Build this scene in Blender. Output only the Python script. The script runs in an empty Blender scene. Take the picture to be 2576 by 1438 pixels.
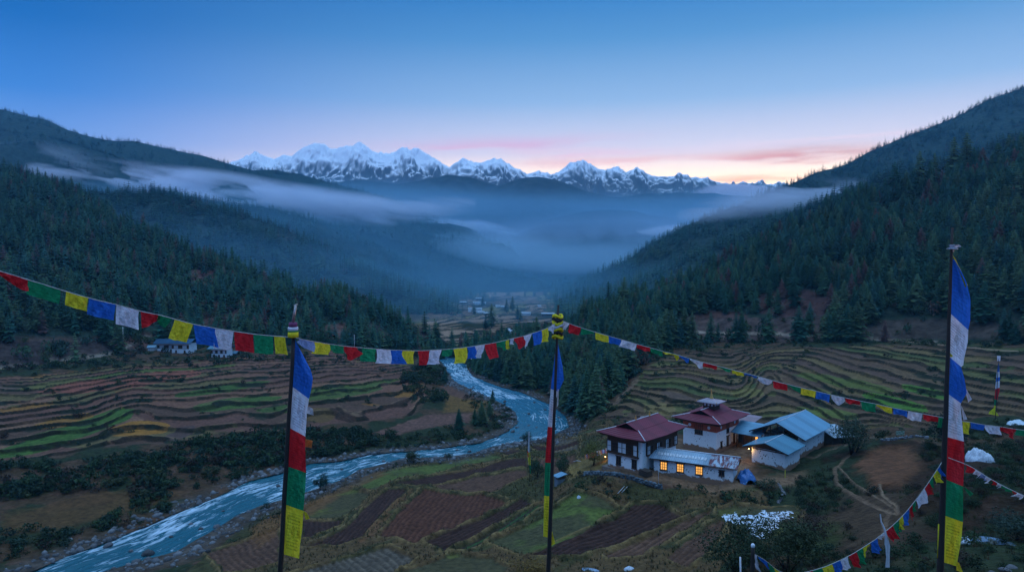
import bpy, math, random
import numpy as np
from math import radians, sin, cos, pi, tan
from mathutils import Vector, Matrix
random.seed(7)
RS = np.random.RandomState(11)
SC = bpy.context.scene
COL = SC.collection
# ------------------------------------------------------------------ camera
CU, CV, FPX, PITCH = 1288.0, 719.0, 1718.0, radians(2.3)
cam_d = bpy.data.cameras.new('camera'); cam = bpy.data.objects.new('camera', cam_d); COL.objects.link(cam)
cam_d.sensor_width = 36.0; cam_d.lens = 36.0 * FPX / 2576.0
cam_d.clip_start = 0.3; cam_d.clip_end = 20000
cam.location = (0, 0, 0); cam.rotation_euler = (pi / 2 - PITCH, 0, 0)
SC.camera = cam
# ------------------------------------------------------------------ view and sampling
SC.view_settings.view_transform = 'Standard'; SC.view_settings.look = 'None'
SC.view_settings.exposure = 1.08; SC.view_settings.gamma = 1.0; SC.view_settings.use_curve_mapping = False
SC.render.engine = 'CYCLES'
cy = SC.cycles
cy.use_denoising = True; cy.max_bounces = 6; cy.diffuse_bounces = 2; cy.glossy_bounces = 2
cy.transmission_bounces = 2; cy.volume_bounces = 3; cy.transparent_max_bounces = 8
cy.use_adaptive_sampling = False
# ------------------------------------------------------------------ dusk sky
world = bpy.data.worlds.new('World'); SC.world = world; world.use_nodes = True
def sky():
    nt = world.node_tree; N = nt.nodes; L = nt.links; N.clear()
    def nd(t, **k):
        n = N.new(t)
        for a, b in k.items(): setattr(n, a, b)
        return n
    def m(op, a, b=None, c=None, clamp=False):
        n = nd('ShaderNodeMath', operation=op); n.use_clamp = clamp
        for i, x in enumerate((a, b, c)):
            if x is None: continue
            if isinstance(x, (int, float)): n.inputs[i].default_value = x
            else: L.new(x, n.inputs[i])
        return n.outputs[0]
    tc = nd('ShaderNodeTexCoord'); sep = nd('ShaderNodeSeparateXYZ'); L.new(tc.outputs['Generated'], sep.inputs[0])
    X, Y, Z = sep.outputs
    az = m('ARCTAN2', X, Y)                      # radians right of the view axis
    daz = m('SUBTRACT', az, SUN_AZ)
    cs = m('COSINE', daz)
    w = nd('ShaderNodeMapRange'); w.interpolation_type = 'SMOOTHSTEP'
    L.new(cs, w.inputs[0]); w.inputs[1].default_value = 0.52; w.inputs[2].default_value = 1.0
    def ramp(pts):
        r = nd('ShaderNodeValToRGB'); e = r.color_ramp.elements
        r.color_ramp.interpolation = 'B_SPLINE' if False else 'LINEAR'
        while len(e) < len(pts): e.new(0.5)
        for i, (p, c) in enumerate(pts): e[i].position = p; e[i].color = (*c, 1)
        L.new(m('MAXIMUM', Z, 0.0), r.inputs[0]); return r.outputs[0]
    cold = ramp(SKY_COLD); warm = ramp(SKY_WARM)
    mx = nd('ShaderNodeMix', data_type='RGBA'); L.new(w.outputs[0], mx.inputs[0]); L.new(cold, mx.inputs[6]); L.new(warm, mx.inputs[7])
    col = mx.outputs[2]
    # thin dusk clouds, soft streaks low in the sky
    cv = nd('ShaderNodeCombineXYZ'); L.new(m('MULTIPLY', az, 3.0), cv.inputs[0]); L.new(m('MULTIPLY', Z, 26.0), cv.inputs[1])
    nz = nd('ShaderNodeTexNoise'); nz.inputs['Scale'].default_value = 2.2; nz.inputs['Detail'].default_value = 5; nz.inputs['Roughness'].default_value = .55
    L.new(cv.outputs[0], nz.inputs[0]); nf = nz.outputs[0]
    wob = m('MULTIPLY', m('SUBTRACT', nf, .5), 0.035)
    z2 = m('ADD', Z, wob)
    for (u, v, hw, hh, c, a, tilt) in CLOUDS:
        x = (u - CU) / FPX; yy = (CV - v) / FPX
        d = Vector((x, cos(PITCH) + yy * sin(PITCH), -sin(PITCH) + yy * cos(PITCH))).normalized()
        a0 = math.atan2(d.x, d.y); z0 = d.z
        da = m('SUBTRACT', az, a0)
        dz = m('SUBTRACT', m('SUBTRACT', z2, z0), m('MULTIPLY', da, tilt))
        q = m('ADD', m('POWER', m('ABSOLUTE', m('DIVIDE', da, hw / FPX)), 2.0), m('POWER', m('ABSOLUTE', m('DIVIDE', dz, hh / FPX)), 2.0))
        g = m('EXPONENT', m('MULTIPLY', q, -1.0))
        tex = m('MULTIPLY', m('SUBTRACT', nf, .28), 2.6, clamp=True)
        k = m('MULTIPLY', m('MULTIPLY', g, tex), a, clamp=True)
        mm = nd('ShaderNodeMix', data_type='RGBA'); L.new(k, mm.inputs[0]); L.new(col, mm.inputs[6]); mm.inputs[7].default_value = (*c, 1)
        col = mm.outputs[2]
    st = nd('ShaderNodeTexSky'); st.sky_type = 'NISHITA'; st.sun_disc = False
    st.sun_elevation = radians(1.0); st.sun_rotation = SUN_AZ; st.altitude = 2000
    b1 = nd('ShaderNodeBackground'); L.new(col, b1.inputs[0]); b1.inputs[1].default_value = SKY_STR
    b2 = nd('ShaderNodeBackground'); L.new(st.outputs[0], b2.inputs[0]); b2.inputs[1].default_value = 0.004
    ad = nd('ShaderNodeAddShader'); L.new(b1.outputs[0], ad.inputs[0]); L.new(b2.outputs[0], ad.inputs[1])
    o = nd('ShaderNodeOutputWorld'); L.new(ad.outputs[0], o.inputs['Surface'])
SUN_AZ = radians(22)
SKY_STR = 1.0
SKY_COLD = [(0.0, (0.429, 0.311, 0.472)), (0.06, (0.322, 0.322, 0.537)), (0.13, (0.112, 0.199, 0.433)), (0.2, (0.023, 0.111, 0.338)), (0.28, (0.0, 0.06, 0.227)), (0.37, (0.0, 0.033, 0.153)), (0.46, (0.0, 0.04, 0.173)), (0.6, (0.1, 0.28, 0.58)), (1.0, (0.48, 0.7, 1.0))]  # top stops of both ramps, out of frame, brightened to fill ground and haze
SKY_WARM = [(0.0, (1.8, 0.9, 0.3)), (0.06, (1.65, 1.05, 0.44)), (0.1, (1.03, 0.74, 0.47)), (0.15, (0.451, 0.406, 0.47)), (0.22, (0.16, 0.253, 0.399)), (0.3, (0.047, 0.147, 0.306)), (0.37, (0.006, 0.086, 0.253)), (0.46, (0.0, 0.08, 0.233)), (0.6, (0.1, 0.28, 0.58)), (1.0, (0.48, 0.7, 1.0))]
CLOUDS = [(2020, 383, 190, 14, (.40, .12, .09), 1.0, -.01), (1950, 392, 120, 7, (.42, .14, .13), .9, .02), (1640, 402, 300, 10, (.55, .24, .24), .9, -.02), (1560, 412, 160, 6, (.60, .24, .22), .8, .01), (1880, 447, 120, 8, (.85, .24, .12), 1.0, 0), (1820, 455, 80, 5, (.80, .26, .16), .8, 0), (1280, 360, 260, 14, (.45, .22, .34), .75, .03), (1180, 372, 140, 8, (.50, .22, .32), .6, .02), (2150, 345, 280, 8, (.66, .40, .42), .5, 0.0), (1450, 382, 200, 8, (.58, .28, .34), .6, 0.0)]
sky()
sun_d = bpy.data.lights.new('sun', 'SUN'); sun_d.energy = 0.22; sun_d.angle = radians(14); sun_d.color = (1.0, .62, .5)
sun = bpy.data.objects.new('sun', sun_d); COL.objects.link(sun)
_sd = Vector((sin(SUN_AZ) * cos(radians(5)), cos(SUN_AZ) * cos(radians(5)), sin(radians(5))))
sun.rotation_euler = (-_sd).to_track_quat('-Z', 'Y').to_euler()
# ------------------------------------------------------------------ picture <-> place
def dirs(u, v):
    x = (np.asarray(u, float) - CU) / FPX; y = (CV - np.asarray(v, float)) / FPX
    return x, cos(PITCH) + y * sin(PITCH), -sin(PITCH) + y * cos(PITCH)
def atY(u, v, Y):
    x, y, z = dirs(u, v); k = Y / y
    return Vector((float(x * k), float(Y), float(z * k)))
def atZ(u, v, Z):
    x, y, z = dirs(u, v); k = Z / z
    return Vector((float(x * k), float(y * k), float(Z)))
def proj(p):
    x, y, z = p[0], p[1], p[2]
    f = y * cos(PITCH) - z * sin(PITCH); h = y * sin(PITCH) + z * cos(PITCH)
    return CU + FPX * x / f, CV - FPX * h / f
# ------------------------------------------------------------------ noise
_perm = RS.permutation(4096)
_rv = RS.rand(4096)
def vnoise(x, y, seed=0):
    x = np.asarray(x, float); y = np.asarray(y, float)
    xi = np.floor(x).astype(np.int64); yi = np.floor(y).astype(np.int64)
    fx = x - xi; fy = y - yi
    fx = fx * fx * fx * (fx * (fx * 6 - 15) + 10); fy = fy * fy * fy * (fy * (fy * 6 - 15) + 10)
    def h(a, b): return _rv[_perm[(_perm[(a + seed * 57) & 4095] + b) & 4095]]
    return (h(xi, yi) * (1 - fx) + h(xi + 1, yi) * fx) * (1 - fy) + (h(xi, yi + 1) * (1 - fx) + h(xi + 1, yi + 1) * fx) * fy
def fbm(x, y, o=4, seed=0, gain=.5, ridged=False):
    s = 0; a = 1; t = 0
    for i in range(o):
        n = vnoise(x * 2 ** i + i * 13.7, y * 2 ** i + i * 7.3, seed + i)
        if ridged: n = 1 - abs(2 * n - 1)
        s = s + a * n; t += a; a *= gain
    return s / t
def sst(a, b, x):
    t = np.clip((x - a) / (b - a), 0, 1); return t * t * (3 - 2 * t)
# ------------------------------------------------------------------ objects
def tag(o, label=None, cat=None, group=None, kind=None):
    if label: o['label'] = label
    if cat: o['category'] = cat
    if group: o['group'] = group
    if kind: o['kind'] = kind
    return o
def empty(name, loc, label=None, cat=None, group=None, rz=0.0):
    o = bpy.data.objects.new(name, None); COL.objects.link(o); o.location = loc; o.rotation_euler = (0, 0, rz)
    o.empty_display_size = .2
    return tag(o, label, cat, group)
def mesh_np(name, V, F, mats, parent=None, mi=None, col=None, smooth=False, uv=None, link=True):
    """V (n,3), F (m,3|4) int"""
    V = np.asarray(V, np.float32); F = np.asarray(F, np.int32); k = F.shape[1]
    me = bpy.data.meshes.new(name)
    me.vertices.add(len(V)); me.vertices.foreach_set('co', V.ravel())
    me.loops.add(F.size); me.loops.foreach_set('vertex_index', F.ravel())
    me.polygons.add(len(F)); me.polygons.foreach_set('loop_start', np.arange(0, F.size, k, dtype=np.int32))
    try: me.polygons.foreach_set('loop_total', np.full(len(F), k, np.int32))
    except Exception: pass
    if mi is not None: me.polygons.foreach_set('material_index', np.asarray(mi, np.int32))
    if smooth: me.polygons.foreach_set('use_smooth', np.ones(len(F), bool))
    for m in (mats if isinstance(mats, (list, tuple)) else [mats]): me.materials.append(m)
    if col is not None:
        c = np.ones((len(V), 4), np.float32); c[:, :col.shape[1]] = col
        a = me.color_attributes.new('Col', 'FLOAT_COLOR', 'POINT'); a.data.foreach_set('color', c.ravel())
    if uv is not None:
        l = me.uv_layers.new(name='UVMap'); l.data.foreach_set('uv', np.asarray(uv, np.float32)[F.ravel()].ravel())
    me.update(calc_edges=True)
    o = bpy.data.objects.new(name, me)
    if link: COL.objects.link(o)
    if parent is not None: o.parent = parent
    return o
def grid_faces(nr, nc):
    i = np.arange(nr - 1)[:, None] * nc + np.arange(nc - 1)[None, :]
    return np.stack([i, i + 1, i + nc + 1, i + nc], -1).reshape(-1, 4)
class MB:
    """collects shapes for ONE mesh"""
    def __init__(s): s.v = []; s.f = []; s.m = []; s.sm = []
    def add(s, vs, fs, mi=0, sm=False):
        b = len(s.v); s.v += [tuple(v) for v in vs]; s.f += [tuple(b + i for i in f) for f in fs]; s.m += [mi] * len(fs); s.sm += [sm] * len(fs); return s
    def box(s, x0, y0, z0, x1, y1, z1, mi=0):
        v = [(x0, y0, z0), (x1, y0, z0), (x1, y1, z0), (x0, y1, z0), (x0, y0, z1), (x1, y0, z1), (x1, y1, z1), (x0, y1, z1)]
        return s.add(v, [(0, 3, 2, 1), (4, 5, 6, 7), (0, 1, 5, 4), (1, 2, 6, 5), (2, 3, 7, 6), (3, 0, 4, 7)], mi)
    def tube(s, pts, rad, n=8, mi=0, cap=True, sm=True):
        pts = [Vector(p) for p in pts]; k = len(pts); base = len(s.v); vs = []
        for i, p in enumerate(pts):
            t = (pts[min(i + 1, k - 1)] - pts[max(i - 1, 0)]).normalized()
            a = t.orthogonal().normalized() if i == 0 else (a - t * a.dot(t)).normalized()
            b = t.cross(a); r = rad[i] if isinstance(rad, (list, tuple)) else rad
            for j in range(n):
                q = 2 * pi * j / n; vs.append(p + a * (cos(q) * r) + b * (sin(q) * r))
        fs = [(i * n + j, i * n + (j + 1) % n, (i + 1) * n + (j + 1) % n, (i + 1) * n + j) for i in range(k - 1) for j in range(n)]
        if cap: fs += [tuple(range(n))[::-1], tuple((k - 1) * n + j for j in range(n))]
        return s.add(vs, fs, mi, sm)
    def lathe(s, prof, c=(0, 0, 0), n=12, mi=0, sm=True):
        vs = [(c[0] + r * cos(2 * pi * j / n), c[1] + r * sin(2 * pi * j / n), c[2] + z) for r, z in prof for j in range(n)]
        fs = [(i * n + j, i * n + (j + 1) % n, (i + 1) * n + (j + 1) % n, (i + 1) * n + j) for i in range(len(prof) - 1) for j in range(n)]
        return s.add(vs, fs, mi, sm)
    def build(s, name, mats, parent=None, label=None):
        me = bpy.data.meshes.new(name); me.from_pydata(s.v, [], s.f)
        for m in (mats if isinstance(mats, (list, tuple)) else [mats]): me.materials.append(m)
        me.polygons.foreach_set('material_index', np.array(s.m, np.int32)); me.polygons.foreach_set('use_smooth', np.array(s.sm, bool))
        me.update()
        o = bpy.data.objects.new(name, me); COL.objects.link(o)
        if parent is not None: o.parent = parent
        if label: o['label'] = label
        return o
# ------------------------------------------------------------------ materials
def mat(name, col=(.5, .5, .5), rough=.8, var=.25, scale=3.0, bump=0.0, bscale=None, metal=0.0, attr=False, spec=.3, emit=None, estr=0, col2=None, thr=None, trans=0.0, stretch=None, both=None):
    m = bpy.data.materials.new(name); m.use_nodes = True; nt = m.node_tree; N = nt.nodes; L = nt.links
    b = N['Principled BSDF']; b.inputs['Roughness'].default_value = rough; b.inputs['Metallic'].default_value = metal
    b.inputs['Specular IOR Level'].default_value = spec
    tc = N.new('ShaderNodeTexCoord'); src = tc.outputs['Object']
    if stretch:
        mp = N.new('ShaderNodeMapping'); mp.inputs['Scale'].default_value = stretch; L.new(src, mp.inputs[0]); src = mp.outputs[0]
    n = N.new('ShaderNodeTexNoise'); n.inputs['Scale'].default_value = scale; n.inputs['Detail'].default_value = 6; n.inputs['Roughness'].default_value = .62
    L.new(src, n.inputs[0])
    if attr:
        a = N.new('ShaderNodeAttribute'); a.attribute_name = 'Col'; base = a.outputs[0]
    else:
        r = N.new('ShaderNodeRGB'); r.outputs[0].default_value = (*col, 1); base = r.outputs[0]
    if col2 is not None:
        t = N.new('ShaderNodeMapRange'); L.new(n.outputs[0], t.inputs[0]); t.inputs[1].default_value = thr[0]; t.inputs[2].default_value = thr[1]
        x = N.new('ShaderNodeMix'); x.data_type = 'RGBA'; L.new(t.outputs[0], x.inputs[0]); L.new(base, x.inputs[6]); x.inputs[7].default_value = (*col2, 1); base = x.outputs[2]
    if var:
        n2 = N.new('ShaderNodeTexNoise'); n2.inputs['Scale'].default_value = scale * 2.7; n2.inputs['Detail'].default_value = 5; L.new(src, n2.inputs[0])
        t = N.new('ShaderNodeMapRange'); L.new(n2.outputs[0], t.inputs[0]); t.inputs[1].default_value = .3; t.inputs[2].default_value = .7; t.inputs[3].default_value = 1 - var; t.inputs[4].default_value = 1 + var
        x = N.new('ShaderNodeVectorMath'); x.operation = 'SCALE'; L.new(base, x.inputs[0]); L.new(t.outputs[0], x.inputs['Scale']); base = x.outputs[0]
    L.new(base, b.inputs['Base Color'])
    if bump:
        n3 = N.new('ShaderNodeTexNoise'); n3.inputs['Scale'].default_value = bscale or scale * 4; n3.inputs['Detail'].default_value = 6; L.new(src, n3.inputs[0])
        bp = N.new('ShaderNodeBump'); bp.inputs['Strength'].default_value = 1.0; bp.inputs['Distance'].default_value = bump; L.new(n3.outputs[0], bp.inputs['Height']); L.new(bp.outputs[0], b.inputs['Normal'])
    if emit: b.inputs['Emission Color'].default_value = (*emit, 1); b.inputs['Emission Strength'].default_value = estr
    if trans:
        tr = N.new('ShaderNodeBsdfTranslucent'); L.new(base, tr.inputs[0]); mxs = N.new('ShaderNodeMixShader'); mxs.inputs[0].default_value = trans
        L.new(b.outputs[0], mxs.inputs[1]); L.new(tr.outputs[0], mxs.inputs[2]); L.new(mxs.outputs[0], N['Material Output'].inputs[0])
    return m
def vol_mat(name, col, dens, aniso=0.0):
    m = bpy.data.materials.new(name); m.use_nodes = True; nt = m.node_tree; nt.nodes.clear()
    v = nt.nodes.new('ShaderNodeVolumePrincipled'); v.inputs['Color'].default_value = (*col, 1); v.inputs['Density'].default_value = dens; v.inputs['Anisotropy'].default_value = aniso
    o = nt.nodes.new('ShaderNodeOutputMaterial'); nt.links.new(v.outputs[0], o.inputs['Volume']); return m
# ================================================================== TERRAIN
def interp(pts, u): 
    a = np.array(pts, float); return np.stack([np.interp(u, a[:, 0], a[:, k]) for k in range(1, a.shape[1])], -1)
def smooth_interp(pts, u, s=25):
    a = interp(pts, u); o = 0
    for k, w in ((-2, .1), (-1, .24), (0, .32), (1, .24), (2, .1)): o = o + w * interp(pts, np.asarray(u) + k * s * .6)
    return o
def inpoly(u, v, poly):
    p = np.array(poly, float); c = np.zeros(np.shape(u), bool); n = len(p); j = n - 1
    for i in range(n):
        (xi, yi), (xj, yj) = p[i], p[j]
        c ^= ((yi > v) != (yj > v)) & (u < (xj - xi) * (v - yi) / (yj - yi + 1e-9) + xi); j = i
    return c
def dpoly(x, y, poly, closed=True):
    p = np.array(poly, float); n = len(p); d = np.full(np.shape(x), 1e9)
    for i in range(n if closed else n - 1):
        a = p[i]; b = p[(i + 1) % n]; ab = b - a
        t = np.clip(((x - a[0]) * ab[0] + (y - a[1]) * ab[1]) / (ab @ ab + 1e-12), 0, 1)
        d = np.minimum(d, np.hypot(x - a[0] - t * ab[0], y - a[1] - t * ab[1]))
    return d
class TPS:
    def __init__(s, pts, lam=1e-3):
        a = np.array(pts, float); s.p = a[:, :2] / 500.0; n = len(a)
        K = s.k(s.p, s.p) + lam * np.eye(n); P = np.hstack([np.ones((n, 1)), s.p])
        A = np.block([[K, P], [P.T, np.zeros((3, 3))]]); s.w = np.linalg.solve(A, np.concatenate([a[:, 2], np.zeros(3)]))
    def k(s, a, b):
        d2 = ((a[:, None] - b[None]) ** 2).sum(-1); return .5 * d2 * np.log(d2 + 1e-12)
    def __call__(s, u, v):
        sh = np.shape(u); q = np.stack([np.ravel(u), np.ravel(v)], -1) / 500.0; out = np.empty(len(q))
        for i in range(0, len(q), 20000):
            c = q[i:i + 20000]; out[i:i + 20000] = s.k(c, s.p) @ s.w[:-3] + s.w[-3] + c @ s.w[-2:]
        return out.reshape(sh)
# zoom-space helpers: coordinates read off enlarged crops
def z4(p): return [(655 + a * .4465, 795.6 + b * .4465) for a, b in p]
def z5(p): return [(1404 + a * .3815, 889 + b * .3815) for a, b in p]
RZ = -60.0
FARBANK = [(-420, 1560), (-60, 1480), (89, 1434), (170, 1398), (246, 1372), (313, 1345), (371, 1322), (429, 1296), (536, 1255), (625, 1211), (713, 1188), (780, 1166), (856, 1160), (923, 1144), (994, 1137), (1048, 1134), (1119, 1126), (1213, 1113), (1276, 1086), (1302, 1064), (1298, 1037), (1262, 1014), (1204, 988), (1146, 961), (1124, 934), (1115, 916), (1100, 900), (1060, 886), (1000, 876)]
NEARBANK = [(-200, 1640), (150, 1500), (268, 1434), (344, 1412), (446, 1385), (482, 1363), (563, 1318), (594, 1296), (661, 1269), (714, 1255), (777, 1235), (861, 1206), (905, 1180), (968, 1166), (1012, 1152), (1070, 1150), (1128, 1148), (1191, 1139), (1235, 1124), (1316, 1108), (1369, 1104), (1432, 1074), (1423, 1046), (1387, 1019), (1316, 988), (1249, 970), (1191, 947), (1177, 930), (1173, 916), (1160, 900), (1120, 882), (1020, 868)]
RIVER = FARBANK + NEARBANK[::-1]
def wxy(poly, z=RZ):
    return [tuple(atZ(u, v, z)[:2]) for u, v in poly]
RIVER_W = wxy(RIVER)
# level of the valley floor over the picture (u, v, z)
ZC = [(u, v, -59.6) for u, v in FARBANK[::2]] + [(u, v, -59.6) for u, v in NEARBANK[::2]]
ZC += [(-400, 1250, -55), (0, 1300, -57.5), (0, 1200, -55), (0, 1100, -52), (0, 1000, -47.5), (0, 925, -43), (-400, 950, -42), (-400, 1100, -50),
       (250, 1250, -57.5), (250, 1130, -54.5), (250, 1000, -50), (250, 900, -44), (500, 1180, -58), (500, 1080, -55), (500, 980, -51.5), (450, 882, -46.5), (700, 1110, -57.5), (700, 1000, -54),
       (700, 880, -47), (900, 1070, -57.5), (900, 970, -54), (900, 890, -50), (1050, 1090, -58.6), (1160, 1060, -58.8), (1030, 1000, -56), (1040, 930, -54.5), (1180, 1010, -58.8),
       (700, 1300, -56.5), (700, 1400, -54), (500, 1438, -56), (650, 1500, -52), (1000, 1200, -55.5), (1000, 1300, -52), (1000, 1438, -49), (1300, 1160, -54), (1300, 1280, -50), (1300, 1438, -47),
       (1450, 1110, -53), (1480, 1200, -44), (1550, 1185, -42.2), (1650, 1195, -42.0), (1850, 1215, -41.8), (1700, 1130, -42.2), (1900, 1120, -41.8), (2080, 1125, -41.4), (1890, 1180, -41.8), (1480, 1110, -50), (1560, 1250, -45), (1800, 1260, -43.5), (1500, 1340, -45.5), (1700, 1400, -43), (1600, 1500, -42),
       (1900, 1310, -42.5), (2050, 1260, -41), (2000, 1438, -35), (2200, 1160, -38.5), (2200, 1300, -34.5), (2300, 1438, -28), (2576, 1438, -24), (2576, 1250, -29), (2576, 1120, -33.5), (2400, 1130, -35.5), (2400, 1300, -30.5), (2900, 1438, -20), (2900, 1150, -28),
       (1560, 1050, -47), (1640, 1000, -45), (1640, 930, -41), (1800, 1040, -45), (1800, 940, -41.5), (2000, 1060, -44), (2000, 960, -41), (2000, 880, -37), (2200, 1060, -42), (2200, 960, -39), (2200, 870, -35.5), (2400, 1050, -39), (2400, 950, -37), (2400, 870, -34), (2600, 1040, -36), (2600, 950, -33), (2600, 870, -31), (2900, 900, -28), (2900, 1030, -33),
       (1430, 1000, -58.5), (1330, 940, -59.2), (1250, 880, -60), (1200, 840, -60.5), (1330, 850, -60), (1100, 800, -61), (1250, 790, -61.5), (1400, 800, -60), (1200, 745, -63), (1350, 745, -63), (1500, 840, -52), (1700, 830, -40), (1500, 745, -60), (2000, 745, -40), (2600, 745, -30), (1000, 850, -58), (900, 745, -58), (600, 800, -45), (300, 800, -42), (300, 745, -40), (-400, 745, -35), (0, 850, -40),
       (-400, 1700, -62), (300, 1600, -52), (1300, 1600, -44), (2000, 1600, -29), (2700, 1600, -18)]
ztps = TPS(ZC, 2e-4)
LEFT_L = TPS([(u, v, l) for l, line in {
    0: [(-300, 1230), (0, 1178), (150, 1158), (330, 1108), (450, 1110), (640, 1094), (850, 1082), (1040, 1062), (1085, 1000)],
    3: [(-300, 1190), (0, 1140), (150, 1110), (270, 1070), (330, 1046), (500, 1056), (700, 1052), (900, 1037), (1040, 1012), (1075, 975)],
    6: [(-300, 1130), (0, 1085), (150, 1062), (270, 1035), (400, 1015), (550, 1003), (750, 992), (850, 982), (960, 966), (1050, 945)],
    10: [(-300, 1080), (0, 1032), (200, 1008), (400, 975), (600, 957), (800, 946), (950, 936), (1050, 925)],
    14: [(-300, 1010), (0, 975), (200, 955), (400, 932), (600, 914), (800, 905), (1000, 899)],
    18: [(-300, 960), (0, 940), (200, 922), (420, 900), (600, 888), (800, 878), (1000, 870)]}.items() for u, v in line], 1e-3)
def zr(P): return [(1288 + a * .8846, 718.8 + b * .8846) for a, b in P]
RIGHT_L = TPS([(u, v, l) for l, line in [
    (16, zr([(430, 150), (700, 155), (1100, 150), (1456, 170), (1750, 190)])),
    (12, zr([(960, 185), (1050, 190), (1150, 210), (1230, 235), (1400, 265), (1456, 275), (1700, 320)])), (10.5, zr([(930, 200), (1040, 225), (1140, 250), (1230, 270), (1380, 300)])),
    (9, zr([(890, 215), (960, 235), (1060, 270), (1150, 290), (1230, 300), (1456, 345)])), (7.5, zr([(840, 225), (900, 255), (960, 290), (1040, 305), (1110, 320), (1200, 345)])),
    (6, zr([(780, 240), (850, 270), (900, 300), (960, 320), (1040, 335), (1085, 365)])), (4.5, zr([(720, 240), (765, 290), (830, 320), (900, 340), (945, 375)])),
    (8.5, zr([(385, 245), (500, 240), (600, 258), (650, 268)])), (7, zr([(380, 265), (470, 265), (560, 285), (640, 300)])), (5.5, zr([(365, 285), (450, 290), (520, 308)])), (3.8, zr([(330, 305), (400, 330), (450, 350), (600, 345), (700, 330)])),
    (1, zr([(240, 380), (400, 390), (600, 380), (800, 385)])), (2.5, zr([(950, 405), (1080, 400)]))] for u, v in line], 4e-3)
LEFT_P = [(-300, 1200), (0, 1165), (150, 1152), (280, 1125), (420, 1118), (560, 1092), (760, 1082), (930, 1062), (1060, 1046), (1095, 1000), (1060, 940), (1000, 888), (850, 882), (560, 900), (420, 905), (200, 930), (0, 945), (-300, 965)]
RIGHT_P = [(1480, 1070), (1560, 985), (1600, 940), (1660, 900), (1750, 880), (2000, 870), (2300, 864), (2900, 870), (2900, 1060), (2480, 1050), (2330, 1075), (2150, 1075), (1950, 1062), (1800, 1060), (1600, 1070)]
FIELDS = [  # name of the tilth, outline read from the picture
    ('green', z4([(500, 948), (600, 905), (760, 862), (1150, 797), (1300, 777), (1370, 790), (1150, 830), (830, 900), (645, 978)])),
    ('dark', z4([(745, 945), (1000, 885), (1300, 828), (1500, 797), (1508, 848), (1200, 892), (930, 952)])),
    ('brown', z4([(965, 952), (1200, 900), (1500, 864), (1505, 905), (1340, 975), (1250, 992)])),
    ('red', z4([(925, 972), (1240, 1000), (1400, 1042), (1250, 1118), (1060, 1200), (925, 1246), (870, 1268), (665, 1232)])),
    ('moss', z4([(255, 1070), (480, 965), (622, 992), (560, 1058), (470, 1125), (250, 1132)])),
    ('dark', z4([(235, 1300), (480, 1188), (628, 1035), (720, 970), (826, 978), (690, 1108), (560, 1250), (400, 1285)])),
    ('dark', z4([(240, 1145), (468, 1140), (440, 1180), (232, 1255)])),
    ('dark', z4([(935, 1258), (1130, 1180), (1460, 1025), (1535, 1052), (1420, 1110), (1035, 1318)])),
    ('crop', z4([(1075, 1318), (1430, 1130), (1590, 1048), (1606, 1066), (1400, 1190), (1150, 1322)])),
    ('green', z4([(1285, 1265), (1600, 1125), (1770, 1003), (1850, 1000), (1975, 1045), (2000, 1075), (1960, 1130), (1800, 1225), (1640, 1295), (1505, 1338)])),
    ('furrow', z4([(190, 1434), (720, 1295), (865, 1358), (740, 1450), (300, 1600)])),
    ('moss', z4([(785, 1440), (1080, 1335), (1290, 1352), (1400, 1400), (1320, 1500), (900, 1560)])),
    ('dark', z5([(-180, 1325), (0, 1245), (350, 1105), (495, 988), (645, 990), (822, 1068), (600, 1176), (280, 1285), (150, 1336), (0, 1345)])),
    ('brown', z5([(310, 1312), (620, 1196), (850, 1090), (1010, 1016), (995, 1062), (620, 1283), (550, 1334), (350, 1350)])),
    ('brown', z4([(-300, 1330), (-60, 1250), (90, 1190), (110, 1260), (90, 1390), (-200, 1440)])),
    ('moss', z5([(1050, 1015), (1560, 1000), (1600, 1045), (1540, 1150), (1400, 1260), (1180, 1190), (1060, 1080)])),
    ('furrow', z5([(0, 566), (130, 556), (130, 632), (-60, 648), (-160, 640)])),
    ('green', z5([(20, 530), (280, 486), (310, 505), (120, 545)])),
    ('dark', z4([(1310, 765), (1400, 745), (1480, 760), (1400, 782)])),
    ('dark', z4([(1520, 720), (1790, 690), (1800, 715), (1540, 748)])),
    ('brown', z5([(-140, 690), (120, 665), (110, 760), (-20, 790), (-130, 760)])),
    ('olive', z5([(60, 740), (180, 690), (320, 690), (320, 735), (160, 790), (90, 830)])),
    ('brown', z5([(690, 1350), (1000, 1130), (1110, 1090), (1000, 1300), (840, 1400)])),
]
FCOL = {'green': (.075, .110, .034), 'dark': (.040, .024, .022), 'brown': (.085, .052, .040), 'red': (.075, .036, .026), 'moss': (.085, .100, .032), 'crop': (.045, .100, .045), 'furrow': (.085, .078, .068), 'olive': (.17, .135, .055)}
FIELDS_W = None
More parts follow.
